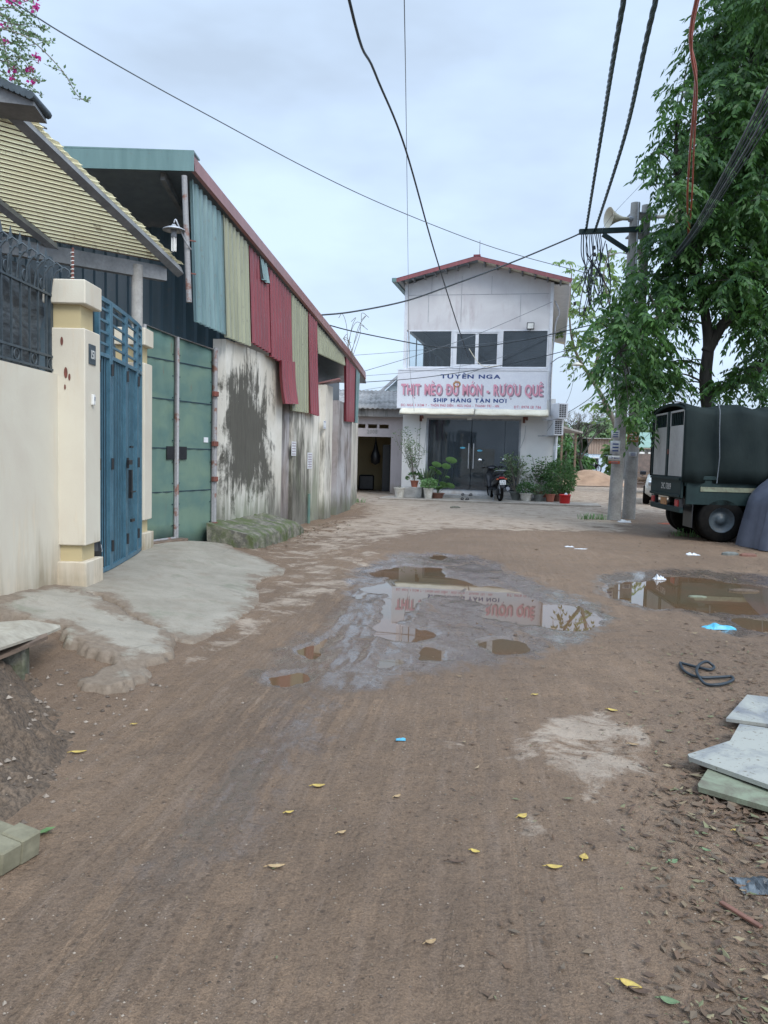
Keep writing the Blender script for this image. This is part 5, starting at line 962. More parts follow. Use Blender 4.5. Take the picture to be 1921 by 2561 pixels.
# planter box with the tall thin shrub
q0 = gpt(1025, 24.9); o = MB().box((q0.x, q0.y, PVZ + .17), (.74, .42, .34), bev=.012).build('planter_box', M['concrete']); top(o, 'low grey concrete block below the tall thin shrub', 'planter box')
t, c = pot('p', (q0.x + .14, q0.y, PVZ + .34), .13, .21, 'tile', 'tall thin branching shrub in a small terracotta pot on the grey block')
m = MB(); lb = LB()
for k in range(16):
    a = rnd.uniform(0, 6.28); sp_ = rnd.uniform(.2, .95); hgt = rnd.uniform(.9, 1.9); P = [c + Vector((0, 0, 0)), c + Vector((math.cos(a) * sp_ * .2 - .08, math.sin(a) * .1, hgt * .4)), c + Vector((math.cos(a) * sp_ * .45 - .14, math.sin(a) * .2, hgt * .75)), c + Vector((math.cos(a) * sp_ * .6 - .16, math.sin(a) * .25, hgt))]
    P = spline(P, 5); m.tube(P, [.009 - .0004 * i for i in range(len(P))], 5, False)
    for j in range(5, len(P)):
        for _ in range(4):
            d = rdir(-.4, .7); q = P[j] + d * rnd.uniform(0, .10); lb.leaf(q, d, rnd.uniform(.05, .085), .034, rdir(-.2, 1))
m.build('stems', M['bark_pale'], t); lb.build('foliage', M['leaf_grey'], t); lb = LB()
for k in range(140): d = rdir(-.3, 1); lb.leaf(c + Vector((d.x * .22, d.y * .2, .10 + d.z * .14)), d, .10, .05, rdir(-.2, 1))
lb.build('low_leaves', M['leaf_pot'], t)
t, c = pot('p', gpt(1001, 24.7) + Vector((-.03, 0, 0)), .17, .32, 'pot_white', 'empty rounded white pot at the corner by the grey block'); bush(t, c, .08, .06, 12, .05, .03)
# snake plant
t, c = pot('p', gpt(1064, 25.0), .20, .34, 'pot_grey', 'spiky snake plant with long upright blades in a dark pot'); m = MB()
for k in range(26):
    a = rnd.uniform(0, 6.28); L_ = rnd.uniform(.45, .85); lean = rnd.uniform(.1, .75); w = .035; b = c + Vector((math.cos(a) * .08, math.sin(a) * .08, 0)); r = Vector((-math.sin(a), math.cos(a), 0)); pts = [b + Vector((math.cos(a) * lean * L_ * f ** 1.6 * .8, math.sin(a) * lean * L_ * f ** 1.6 * .8, L_ * f * (1 - .15 * lean * f))) for f in (0, .35, .7, 1)]; ws = (w * .7, w, w * .7, .002)
    m.grid([[p - r * q, p + r * q] for p, q in zip(pts, ws)])
m.build('blades', leafm('snake_leaf', (.04, .08, .05), (.14, .17, .09), .1), t, solid=.004)
t, c = pot('p', gpt(1071, 24.45), .155, .34, 'pot_white', 'round leafy green plant in a tapered white pot before the glass doors'); bush(t, c, .27, .30, 420, .075, .045, 'leaf_round', 8)
t, c = pot('p', gpt(1094, 24.85), .22, .17, 'pot_brown', 'plant with big round leaves on long stalks in a wide brown pot'); m = MB(); ml = MB()
for (dx, dz, r) in ((-.05, .95, .17), (.42, 1.10, .19), (.25, .90, .15), (.02, .70, .12), (.40, .28, .17), (.20, .30, .16), (-.10, .40, .13), (.05, .20, .14), (.30, .55, .08), (-.18, .82, .12)):
    q = c + Vector((dx, rnd.uniform(-.15, .05), dz)); m.tube(spline([c, c.lerp(q, .5) + Vector((dx * .1, 0, .05)), q], 5), .006, 5, False); R_ = Matrix.Rotation(rnd.uniform(-.7, -.2), 3, 'X') @ Matrix.Rotation(rnd.uniform(-.5, .5), 3, 'Y'); ml.lathe([(0, 0), (r * .5, .012), (r * .85, .0), (r, -.02)], tuple(q), 12, R_)
m.build('stalks', M['leaf_pot'], t); ml.build('leaves', M['leaf_round'], t)
# right of the door
t, c = pot('p', gpt(1290, 25.0), .2, .26, 'pot_grey', 'bushy pale green shrub standing behind the scooter'); m = MB(); lb = LB()
for k in range(22):
    d = rdir(.1, 1); q = c + Vector((d.x * .62 - .12, d.y * .25, .35 + d.z * .85)); m.tube(spline([c, c.lerp(q, .5) + Vector((0, 0, .1)), q], 4), .007, 5, False)
    for _ in range(34): e_ = rdir(-.6, .8); lb.leaf(c.lerp(q, rnd.uniform(.55, 1.05)) + e_ * rnd.uniform(.02, .15), e_, rnd.uniform(.06, .11), .045, rdir(-.2, 1))
m.build('stems', M['bark_pale'], t); lb.build('foliage', M['leaf_grey'], t)
t, c = pot('p', gpt(1316, 24.5), .20, .25, 'pot_white', 'leafy plant spilling from a round cream pot right of the scooter'); bush(t, c, .30, .34, 380, .10, .045, 'leaf_pot', 8)
t, c = pot('p', gpt(1347, 24.45), .16, .22, 'pot_grey', 'small dark leafed plant in a grey pot between the cream and terracotta pots'); bush(t, c, .24, .28, 280, .08, .04, 'leaf_grey', 6)
t, c = pot('p', gpt(1376, 24.4), .155, .25, 'tile', 'leafy plant in a terracotta pot next to the big shrub'); bush(t, c, .24, .34, 320, .08, .045, 'leaf_pot', 6)
t, c = pot('p', gpt(1352, 24.95), .19, .30, 'tile', 'tall narrow green plant against the white wall behind the small pots'); m = MB(); lb = LB()
for k in range(7):
    q = c + Vector((rnd.uniform(-.35, .25), rnd.uniform(-.1, .1), rnd.uniform(.7, 1.15))); m.tube(spline([c, c.lerp(q, .5), q], 4), .008, 5, False)
    for _ in range(46): e_ = rdir(-.7, .6); lb.leaf(c.lerp(q, rnd.uniform(.4, 1.05)) + e_ * rnd.uniform(.02, .12), e_, rnd.uniform(.06, .12), .05, rdir(-.2, 1))
m.build('stems', M['bark_pale'], t); lb.build('foliage', M['leaf_pot'], t)
t, c = pot('p', gpt(1398, 24.75), .25, .22, 'pot_brown', 'big rounded shrub in a wide brown pot behind the red bucket'); bush(t, c, .55, 1.05, 2100, .10, .045, 'leaf_pot', 16); bush(t, c + Vector((.15, .1, .0)), .40, .75, 700, .09, .04, 'leaf_round', 6, 'young_leaves')
t, c = pot('p', gpt(1411, 25.9), .2, .3, 'pot_brown', 'dracaena with a crown of long arching leaves beside the house corner'); m = MB(); m.tube([c, c + Vector((0, 0, 1.4))], .03, 8); m.build('trunk', M['bark_pale'], t); m = MB()
for (ox, oz) in ((0, 1.35), (.15, 1.1), (.05, 1.65)):
    for k in range(26):
        a = rnd.uniform(0, 6.28); L_ = rnd.uniform(.4, .62); el = rnd.uniform(.1, 1.2); b = c + Vector((ox, 0, oz)); r = Vector((-math.sin(a), math.cos(a), 0)); pts = [b + Vector((math.cos(a) * L_ * f * math.cos(el), math.sin(a) * L_ * f * math.cos(el), L_ * (f * math.sin(el) - .55 * f * f))) for f in (0, .35, .7, 1)]
        m.grid([[p - r * q, p + r * q] for p, q in zip(pts, (.012, .03, .024, .002))])
m.build('leaves', leafm('dracaena_leaf', (.05, .14, .05), (.14, .28, .09), .25), t)
q = gpt(1413, 23.7, 0.0); q.z = 0.0; t = thing('red_bucket', tuple(q), 'bright red plastic bucket with white rag at the end of the pots', 'bucket'); m = MB(); m.lathe([(0, .02), (.135, .02), (.15, .04), (.175, .30), (.185, .30), (.185, .33), (.165, .33), (.14, .06), (0, .05)], tuple(q), 24); m.build('body', M['red_pl'], t); MB().lathe([(0, .30), (.06, .29), (.05, .35), (.015, .38), (0, .39)], tuple(q + Vector((.03, 0, 0))), 8, smooth=False).build('rag', M['plastic_white'], t)
# sandals
for k, (u, v, rz) in enumerate(((1157, 1236, .1), (1177, 1236, -.1), (1156, 1249, .15), (1168, 1249, -.1))):
    up = k < 2; yy = 24.95 if up else 24.25; p = PY(u, v, yy); p.z = (0.16 if up else PVZ) + .012; p.y = yy
    lbs = ['left dark sandal of the pair set on the step', 'right dark sandal of the pair set on the step', 'left black slipper of the pair on the pavement below the step', 'right black slipper of the pair on the pavement below the step']
    t = thing('sandal', tuple(p), lbs[k], 'sandal', 'sandals left before the glass doors'); R_ = Matrix.Rotation(rz + 1.2, 3, 'Z'); m = MB(); P = []
    for i in range(14): a = i / 14 * 2 * math.pi; P.append(p + R_ @ Vector((.14 * math.cos(a), (.048 + .008 * math.cos(a)) * math.sin(a), -.01)))
    m.prism(P, (0, 0, .022)); m.build('sole', M['black'], t); m = MB(); m.tube([p + R_ @ Vector((.03, -.045, .01)), p + R_ @ Vector((.045, -.02, .05)), p + R_ @ Vector((.045, .02, .05)), p + R_ @ Vector((.03, .045, .01))], .014, 6); m.build('strap', M['black'], t)

# ============================================================ SCOOTER seen from behind
def scooter(loc, rz, label, plate=True, mats=('paint_black', 'black'), lean=0.0):
    t = thing('scooter', tuple(loc), label, 'scooter'); base = Vector(loc); R_ = Matrix.Rotation(rz, 3, 'Z') @ Matrix.Rotation(lean, 3, 'Y')
    def X(p): return base + R_ @ Vector(p)     # local: y forward, x right
    def loft(sec, mat_, name):
        m = MB(); rows = []
        for (y, z, w, h) in sec: rows.append([X((w * math.cos(a), y, z + h * math.sin(a))) for a in np.linspace(0, 2 * math.pi, 15)])
        m.grid(rows); m.add(rows[0][:-1], [tuple(range(14))]); m.add(rows[-1][:-1], [tuple(range(14))[::-1]]); return m.build(name, M[mat_], t)
    for y, nm in ((-.58, 'rear_wheel'), (.68, 'front_wheel')):
        m = MB(); ring = [(.27 + .045 * math.cos(a), .05 * math.sin(a)) for a in np.linspace(0, 2 * math.pi, 11)]; rows = [[X((w, y + r * math.cos(b), .315 + r * math.sin(b))) for r, w in ring] for b in np.linspace(0, 2 * math.pi, 28)]
        m.grid(rows); wh_ = m.build(nm, M['rubber'], t); m = MB()
        for k in range(5): a = k * 1.2566; m.bar(X((0, y, .315)), X((0, y + .23 * math.cos(a), .315 + .23 * math.sin(a))), .03, .02)
        m.tube([X((0, y + .235 * math.cos(b), .315 + .235 * math.sin(b))) for b in np.linspace(0, 2 * math.pi, 25)], .018, 6, False); m.build('rim', M['steel'], wh_)
    loft([(-.86, .80, .03, .03), (-.80, .78, .10, .07), (-.6, .72, .155, .13), (-.3, .66, .17, .16), (-.05, .60, .15, .15), (.05, .50, .12, .10)], mats[0], 'rear_body')
    loft([(-.76, .86, .10, .035), (-.55, .88, .135, .045), (-.2, .83, .14, .05), (.08, .79, .08, .04)], mats[1], 'seat')
    loft([(.02, .33, .14, .03), (.3, .32, .16, .03), (.40, .36, .16, .05)], mats[1], 'footboard')
    loft([(.36, .40, .15, .06), (.42, .60, .19, .16), (.47, .82, .17, .14), (.46, .98, .14, .07), (.44, 1.03, .10, .03)], mats[0], 'leg_shield'); loft([(.36, 1.00, .05, .03), (.42, 1.04, .17, .06), (.52, 1.03, .13, .06), (.58, 1.0, .04, .03)], mats[0], 'handlebar_cowl')
    loft([(.46, .55, .04, .03), (.66, .62, .07, .04), (.86, .56, .065, .03), (.98, .46, .03, .02)], mats[0], 'front_mudguard'); loft([(-.98, .44, .05, .02), (-.9, .53, .07, .03), (-.75, .60, .08, .03)], mats[1], 'rear_mudguard')
    m = MB(); m.tube([X((-.34, .36, 1.03)), X((-.2, .43, 1.05)), X((.2, .43, 1.05)), X((.34, .36, 1.03))], .014, 8); m.tube([X((0, .47, .9)), X((0, .68, .33))], .03, 8); m.build('handlebar', M['black'], t)
    for s in (-1, 1): m = MB(); m.tube([X((s * .34, .36, 1.03)), X((s * .24, .41, 1.04))], .02, 8); m.build('grip', M['rubber'], t)
    for s in (-1, 1):
        m = MB(); m.tube(spline([X((s * .22, .43, 1.06)), X((s * .30, .42, 1.16)), X((s * .38, .40, 1.24))], 4), .007, 6); mm = m.build('mirror', M['black'], t); m = MB(); m.lathe([(0, -.012), (.045, -.01), (.06, 0), (.055, .008), (0, .01)], tuple(X((s * .40, .39, 1.28))), 14, R_ @ Matrix.Rotation(math.pi / 2, 3, 'X') @ Matrix.Diagonal((1.15, .8, 1))); m.build('mirror_glass', M['chrome'], mm)
    m = MB(); m.tube([X((.14, .0, .26)), X((.17, -.3, .28)), X((.18, -.42, .32)), X((.19, -.84, .40))], [.02, .025, .055, .06], 12); m.build('exhaust', M['steel'], t); m = MB(); m.box(X((0, -.87, .74)), (.17, .05, .055), R_, .01); m.build('tail_light', M['redlens'], t)
    for s in (-1, 1): m = MB(); m.box(X((s * .13, -.84, .70)), (.07, .04, .04), R_, .008); m.build('indicator', M['orange_cloth'], t)
    m = MB(); m.tube(spline([X((.13, -.45, .93)), X((.14, -.78, .96)), X((0, -.90, .97)), X((-.14, -.78, .96)), X((-.13, -.45, .93))], 4), .013, 6); m.build('grab_rail', M['steel'], t)
    m = MB(); m.box(X((-.02, -.35, .28)), (.2, .5, .2), R_, .03); m.build('engine', M['black'], t); m = MB(); m.tube([X((-.12, -.3, .25)), X((-.16, -.35, .02)), X((-.2, -.5, .01))], .012, 6); m.tube([X((.10, -.3, .25)), X((.15, -.38, .02))], .012, 6); m.build('stand', M['steel'], t)
    if plate:
        m = MB(); m.box(X((0, -.965, .60)), (.19, .008, .14), R_ @ Matrix.Rotation(-.25, 3, 'X'), .003); pl = m.build('number_plate', M['ink_white'], t); xd = R_ @ Vector((1, 0, 0)); zd = R_ @ Matrix.Rotation(-.25, 3, 'X') @ Vector((0, 0, 1)); nn = R_ @ Matrix.Rotation(-.25, 3, 'X') @ Vector((0, -1, 0))
        text_obj('plate_text', '29 K1', X((-.075, -.965, .60)) + zd * .008, xd, M['black'], .045, .13, pl, nrm=nn, lift=.006, zdir=zd); text_obj('plate_text', '659 35', X((-.08, -.965, .60)) - zd * .055, xd, M['black'], .045, .15, pl, nrm=nn, lift=.006, zdir=zd)
        MB().lathe([(0, .16), (.09, .12), (.13, .04), (.135, -.04), (.10, -.07)], tuple(X((.26, .12, .62))), 14).build('helmet', M['paint_black'], t)
    return t
p = PY(1250, 1258, 23.75); scooter((p.x - .02, 24.55, PVZ), 0.10, 'black scooter parked facing the glass doors of the eatery', lean=-0.05)

# ============================================================ CONCRETE POLES, ARM, LOUDSPEAKERS, METERS
def pole(u, v, ut, vt, d, r0, r1, label, nm='utility_pole'):
    b = PY(u, v, d); b.z = -.1; tp = PY(ut, vt, d); t = thing(nm, (b.x, d, 0), label, 'utility pole', 'twin concrete utility poles'); m = MB(); n = 14; m.tube([b.lerp(tp, i / n) for i in range(n + 1)], [r0 + (r1 - r0) * i / n for i in range(n + 1)], 18); m.build('shaft', M['concrete'], t); return t, b, tp
T1, b1, t1 = pole(1535, 1301, 1590, 508, 18.2, .155, .105, 'left concrete utility pole carrying the steel arm and pasted adverts'); T2, b2, t2 = pole(1572, 1298, 1617, 514, 18.7, .155, .105, 'right concrete utility pole standing close behind the first')
m = MB(); m.box((b2.x * .5 + t2.x * .5 - .02, 18.7, 3.6), (.1, .3, .05)); m.tube([PY(1598, 505, 18.0), PY(1592, 640, 18.0), PY(1589, 735, 18.0)], .02, 8); m.build('conduit', M['galv'], T1)
a, b = PY(1449, 580, 18.0), PY(1608, 573, 18.0); t = thing('cross_arm', tuple(PY(1530, 577, 18.0)), 'horizontal steel arm with diagonal brace near the pole top', 'bracket arm'); MB().bar(a, b, .09, .11).build('arm', M['truck'], t); MB().bar(PY(1508, 586, 18.0), PY(1572, 628, 18.0), .08, .09).build('brace', M['truck'], t)
m = MB(); 
for v in (540, 590, 628): q = PY(1604, v, 18.4); m.box(q + Vector((-.05, 0, 0)), (.5, .5, .03))
m.build('clamp', M['steel'], t)
def horn(c, d, label, R0=.22):
    c = Vector(c); t = thing('loudspeaker', tuple(c), label, 'loudspeaker', 'horn loudspeakers on the pole'); q = Vector(d).normalized().to_track_quat('Z', 'Y').to_matrix()
    m = MB(); m.lathe([(.035, -.22), (.04, -.08), (.06, .0), (.10, .1), (.16, .2), (R0, .27), (R0 + .012, .28)], tuple(c), 22, q); m.build('horn', M['awn'], t, solid=.008); m = MB(); m.lathe([(0, -.36), (.06, -.36), (.07, -.34), (.07, -.24), (.035, -.22)], tuple(c), 14, q); m.build('driver', M['steel'], t); m = MB(); m.lathe([(0, .02), (.05, .03), (.04, .16), (0, .18)], tuple(c), 12, q); m.build('throat', M['awn'], t); m = MB(); m.bar(c + q @ Vector((0, 0, -.28)), c + q @ Vector((0, 0, -.55)), .03); m.build('bracket', M['steel'], t)
horn(PY(1550, 546, 18.1), (-1, -.22, -.03), 'white horn loudspeaker facing left at the top of the poles'); horn(PY(1668, 541, 18.3), (.9, -.45, -.05), 'white horn loudspeaker half hidden in the tree leaves', .2)
k = 0
for v0, v1 in ((936, 962), (966, 993)):
    for u0, u1 in ((1527, 1563), (1567, 1604)):
        a, b = PY(u0, v0, 17.9), PY(u1, v1, 17.9); c = (a + b) / 2; lb = ['upper left', 'upper right', 'lower left', 'lower right'][k]; k += 1; t = thing('meter_box', (c.x, c.y, b.z), 'grey electric meter box, %s of the four on the pole' % lb, 'meter box', 'electric meter boxes on the pole'); MB().box(c, (abs(b.x - a.x), .2, abs(a.z - b.z)), bev=.012).build('case', M['alu'], t); MB().box(c + Vector((0, -.102, .02)), (abs(b.x - a.x) * .6, .006, abs(a.z - b.z) * .4)).build('window', M['steel'], t)
def polead(u0, v0, u1, v1, d, label, matx, txt=None, name='pasted_advert', ink='ink_blue', r=.17):
    a, b = PY(u0, v0, d), PY(u1, v1, d); c = (a + b) / 2; h = a.z - b.z; w = b.x - a.x; t = thing(name, (c.x, c.y, b.z), label, 'advert'); m = MB(); rows = [[Vector((c.x + w / 2 * f, d - .03 * (1 - f * f), z)) for z in (b.z, a.z)] for f in np.linspace(-1, 1, 7)]; m.grid(rows); m.build('sheet', M[matx], t, solid=.003)
    if txt: text_obj('print', txt, (c.x - w * .42, d - .036, c.z - h * .18), (1, 0, 0), M[ink], h * .36, w * .84, t, off=.02)
    else:
        m = MB()
        for k in range(3): m.box((c.x, d - .034, c.z + h * (.25 - .25 * k)), (w * .6, .003, h * .1))
        m.build('print', M[ink], t)
polead(1529, 1076, 1549, 1098, 18.03, 'blank pale paper pasted highest on the left pole', 'paper', None); polead(1527, 1102, 1550, 1136, 18.03, 'torn grey poster with blue print on the left pole', 'paper', None)
polead(1521, 1139, 1551, 1152, 18.0, 'white advert reading LẮP MẠNG on the left pole', 'ink_white', 'LẮP MẠNG', ink='ink_blue'); polead(1522, 1153, 1550, 1160, 18.0, 'orange strip advert below the white one on the left pole', 'orange_cloth', None, ink='ink_dark')
polead(1569, 1080, 1596, 1106, 18.5, 'orange and white notice box on the right pole', 'orangewood', None, ink='ink_white'); polead(1573, 1130, 1592, 1142, 18.52, 'faded blue stamp on the right pole', 'paper', None)

# ============================================================ WIRES
def wire(name, pts, r, mat_, label, group='overhead wires', n=8, tw=0.0):
    P = spline(pts, n); m = MB()
    if tw:
        for k in range(3):
            Q = []; L_ = 0
            for i, p in enumerate(P):
                if i: L_ += (P[i] - P[i - 1]).length
                a = L_ / tw * 6.283 + k * 2.094; Q.append(p + Vector((math.cos(a), 0, math.sin(a))) * r * .7)
            m.tube(Q, r, 6, False)
    else: m.tube(P, r, 6, False)
    return top(m.build(name, M[mat_]), label, 'cable', group)
S = lambda *a: [PY(*q) for q in a]
wire('twisted_cable', [PY(1466, 573, 18.0), PY(1505, 330, 12.2), PY(1560, 0, 7.7), Vector((1.3, 3.0, 6.1)), Vector((-.2, -4, 6.8))], .019, 'wire_teal', 'left of the two thick twisted cables running overhead to the arm', n=60, tw=.75)
wire('twisted_cable', [PY(1489, 574, 18.0), PY(1560, 350, 12.2), PY(1640, 0, 7.7), Vector((1.6, 3.0, 6.1)), Vector((0.1, -4, 6.8))], .019, 'wire_teal', 'right of the two thick twisted cables running overhead to the arm', n=60, tw=.75)
wire('cable', [Vector((-1.0, 1.0, 5.9)), PY(871, -10, 7.6), PY(937, 180, 9.6), PY(1014, 372, 12.2), PY(1084, 620, 17.0), PY(1140, 800, 22.5), PY(1172, 895, 25.4)], .016, 'wire', 'black cable dropping from the top centre of the sky to the eatery')
wire('cable', [Vector((-.2, 1.0, 6.5)), PY(1011, -10, 8.0), PY(1016, 300, 12.0), PY(1021, 683, 22.0), PY(1024, 900, 25.3), PY(1036, 1028, 25.4)], .005, 'wire_grey', 'thin straight wire hanging down past the left side of the shop sign')
wire('cable', S((-60, -45, 7.3), (43, 12, 7.6), (168, 90, 8.2), (359, 200, 9.4), (535, 296, 10.6), (770, 422, 12.2), (960, 512, 13.6), (1180, 600, 15.2), (1314, 643, 16.3), (1459, 681, 17.4), (1575, 712, 18.1)), .007, 'wire_grey', 'long thin wire slanting from the upper left corner to the pole')
wire('cable', S((1452, 583, 18.0), (1415, 600, 18.0), (1271, 660, 17.9), (1119, 717, 17.7), (1010, 754, 17.5), (880, 780, 17.2), (800, 788, 17.0)), .018, 'wire', 'thick dark cable from the arm end to the warehouse roof edge')
wire('cable', S((816, 811, 16.8), (880, 828, 17.5), (988, 850, 18.3), (1090, 867, 18.9), (1187, 868, 19.0), (1314, 850, 18.8), (1422, 826, 18.5), (1575, 790, 18.3)), .013, 'wire', 'dark sagging cable crossing in front of the upper windows')
wire('cable', S((795, 870, 16.6), (806, 862, 16.7), (814, 838, 16.75), (818, 815, 16.8)), .010, 'wire', 'short black cable looping up to the warehouse roof edge')
wire('cable', S((905, 930, 20.6), (1057, 884, 22), (1211, 829, 23.5), (1381, 755, 25.0)), .008, 'wire_grey', 'thin wire rising from the warehouse tip to the house corner'); wire('cable', S((908, 956, 20.6), (1060, 944, 21), (1249, 915, 20.5), (1422, 875, 19.5), (1590, 820, 18.4)), .010, 'wire', 'dark wire passing just over the top of the shop sign')
wire('cable', S((880, 889, 20.0), (1010, 879, 20.5), (1187, 862, 20), (1400, 838, 19), (1590, 800, 18.4)), .006, 'wire_grey', 'fine wire just below the sagging dark cable'); wire('cable', S((912, 940, 21), (1080, 925, 23), (1249, 895, 24), (1420, 815, 22), (1580, 770, 18.4)), .006, 'wire_grey', 'fine wire rising behind the window cables to the pole')
wire('cable', S((912, 975, 30), (1000, 962, 29), (1120, 950, 26), (1225, 914, 25.3)), .007, 'wire_grey', 'fine wire entering below the middle window')
wire('cable', S((1173, 872, 25.3), (1195, 905, 25.3), (1215, 917, 25.3), (1250, 914, 25.3)), .012, 'awn', 'pale short cable curling at the foot of the middle window')
wire('cable', S((1158, 875, 24.2), (1150, 920, 24.2), (1145, 950, 24.2)), .005, 'wire', 'short drop wire holding the orange coil before the sign'); m = MB(); c = PY(1143, 962, 24.2)
m.tube([c + Vector((.09 * math.cos(a), 0, .07 * math.sin(a))) for a in np.linspace(0, 6.3, 18)], .022, 6, False); m.tube([c + Vector((.11 * math.cos(a), .02, .09 * math.sin(a) + .02)) for a in np.linspace(0, 6.3, 18)], .012, 6, False); m.tube([c + Vector((-.06, 0, -.05)), c + Vector((-.08, 0, -.16))], .02, 6); top(m.build('cable_coil', M['orangewood']), 'orange coil of spare wire hanging in front of the shop sign', 'cable coil')
# cable loops under the arm
m = MB()
for k in range(11):
    u0 = 1455 + k * 4.6; u1 = 1450 + rnd.uniform(-20, 60); v1 = 720 + rnd.uniform(0, 60); um = (u0 + u1) / 2 + rnd.uniform(-14, 14); m.tube(spline(S((u0, 584, 17.95), (u0 + rnd.uniform(-3, 8), 640, 17.95), (um, 690, 17.9 + rnd.uniform(-.2, .2)), (u1, v1, 17.9), (u1 + 12, v1 + 4, 17.9), (u1 + 22 + rnd.uniform(-8, 8), v1 - 50, 17.95), (1478 + rnd.uniform(-10, 40), 600 + rnd.uniform(0, 60), 18.0)), 6), rnd.uniform(.008, .014), 6, False)
top(m.build('cable_loops', M['wire']), 'tangle of drooping black cable loops hanging under the steel arm', 'cable loops'); m = MB()
for (u, v) in ((1437, 755), (1462, 770), (1486, 615), (1487, 632), (1520, 660), (1490, 745)): m.tube([PY(u, v, 17.85), PY(u + 1, v + 9, 17.85)], .03, 6)
top(m.build('cable_connectors', M['black']), 'black connectors clipped among the drooping cable loops', 'cable connectors')
# red cables and black bundle on the right
wire('orange_cable', [Vector((1.5, 2.0, 5.2)), PY(1744, -10, 6.8), PY(1740, 200, 9.0), PY(1724, 400, 12.5), PY(1719, 500, 14.5), PY(1722, 600, 16.0)], .016, 'wire_red', 'left strand of the orange cables hanging down through the tree'); wire('orange_cable', [Vector((1.55, 2.0, 5.2)), PY(1748, -10, 6.9), PY(1742, 230, 9.1), PY(1735, 380, 12.6), PY(1730, 500, 14.6), PY(1721, 600, 16.0)], .014, 'wire_red', 'right strand of the orange cables hanging down through the tree')
for k in range(6):
    o_ = k * 9 - 20; wire('cable', [PY(2040 + o_, 20 + k * 6, 7.0), PY(1921 + o_ * .6, 262 + o_, 8.6), PY(1810 + o_ * .4, 458 + o_ * .5, 11.5), PY(1727 + o_ * .2, 592 + o_ * .3, 15.0), PY(1650, 676 + k, 17.4), PY(1600, 696 + k, 18.1)], .010 + .004 * (k % 3 == 0), 'wire' if k % 3 else 'wire_grey', ['lowest', 'second lowest', 'third lowest', 'third highest', 'second highest', 'uppermost'][k] + ' strand of the dark cable bundle slanting through the tree', 'cable bundle through the tree')
wire('cable', S((1385, 1052, 25), (1470, 1000, 24), (1560, 915, 19), (1600, 850, 18.5)), .010, 'wire', 'cable from the air conditioner corner up to the poles'); wire('cable', S((1368, 1078, 25), (1420, 1000, 24.5), (1438, 930, 24.4), (1444, 905, 24.4)), .006, 'wire_grey', 'fine wire dropping from the hanging street lamp')
wire('cable', S((1500, 590, 18), (1530, 540, 18), (1640, 420, 19), (1700, 330, 20)), .004, 'wire_grey', 'very fine wire rising right from behind the loudspeaker')
for k, (v0, v1) in enumerate(((820, 800), (960, 935), (1000, 975), (1018, 1005))): wire('cable', S((1400 + k * 60, v0 + 110, 40), (1700, v0 + 40 - k * 6, 40), (1990, v1 - 0, 40)), .012, 'wire_grey', ['highest', 'second', 'third', 'lowest'][k] + ' of the far wires crossing behind the tree trunk', 'far wires behind the tree')
c = PY(1444, 912, 24.4); t = thing('street_lamp', tuple(c - Vector((0, 0, .1))), 'white dish street lamp on a thin arm right of the house', 'street lamp'); MB().lathe([(0, -.05), (.05, -.05), (.05, 0.0)], tuple(c), 12).build('bulb', M['ink_white'], t); MB().lathe([(.17, -.02), (.16, .0), (.09, .04), (.04, .07), (0, .08)], tuple(c), 20).build('shade', M['awn'], t, solid=.006); MB().tube(spline([c + Vector((0, 0, .07)), c + Vector((-.1, 0, .2)), c + Vector((-.5, .2, .25)), FP(sw1, c.z + .1, -.1)], 5), .015, 6).build('arm', M['steel'], t)
for (a, b, s) in (((1068, 1052, 1), (1060, 1140, 1), 0), ((1315, 1065, 1), (1302, 1120, 1), 1)):
    m = MB(); P = [FP(*FS(a[0], a[1]), .03), FP(*FS(a[0] - 3, (a[1] + b[1]) / 2), .03), FP(*FS(b[0], b[1]), .03)]; m.tube(spline(P, 6), .007, 5, False); top(m.build('wall_wire', M['steel']), ['thin loose wire down the white wall left of the doors', 'thin loose wire down the white wall right of the doors'][s], 'wire')

# ============================================================ CANVAS TOPPED TRUCK (rear faces left)
TB = Vector((5.27, 13.6, 0)); TF = Vector((.997, -.076, 0)).normalized(); TLt = Vector((.076, .997, 0)).normalized(); TM = Matrix((TF, TLt, Vector((0, 0, 1)))).transposed()
def TP(s, l, z): return TB + TF * s + TLt * l + Vector((0, 0, z))
TK = thing('truck', tuple(TP(2.0, 1.0, 0)), 'dark green truck with grey rear doors and a tarpaulin over its load bed', 'truck')
def tbx(name, s, l, z, mat_, parent=TK, bev=0.01, label=None):
    m = MB(); m.box(TP((s[0] + s[1]) / 2, (l[0] + l[1]) / 2, (z[0] + z[1]) / 2), (s[1] - s[0], l[1] - l[0], z[1] - z[0]), TM, bev); return m.build(name, M[mat_], parent, label=label)
tbx('load_bed', (.04, 4.1), (.02, 2.08), (.98, 1.10), 'truck'); tbx('side_board', (.06, 4.1), (.0, .045), (.66, 1.12), 'truck'); tbx('side_board', (.06, 4.1), (2.05, 2.10), (.74, 1.12), 'truck'); tbx('bed_rail', (.02, 4.12), (-.02, .02), (1.10, 1.17), 'truck'); tbx('sill_strip', (.3, 1.5), (-.012, .0), (.90, .98), 'board_green')
tg = tbx('tailgate', (-.02, .03), (.06, 2.04), (.76, 1.14), 'truck'); m = MB()
for z0_ in (.80, 1.10): m.box(TP(-.035, 1.05, z0_), (.03, 1.9, .04), TM)
m.build('tailgate_ribs', M['truck'], tg)
text_obj('plate_text', '29C 17809', TP(-.024, 1.25, .90), -TLt, M['ink_white'], .115, .62, tg, nrm=-TF, lift=.006)
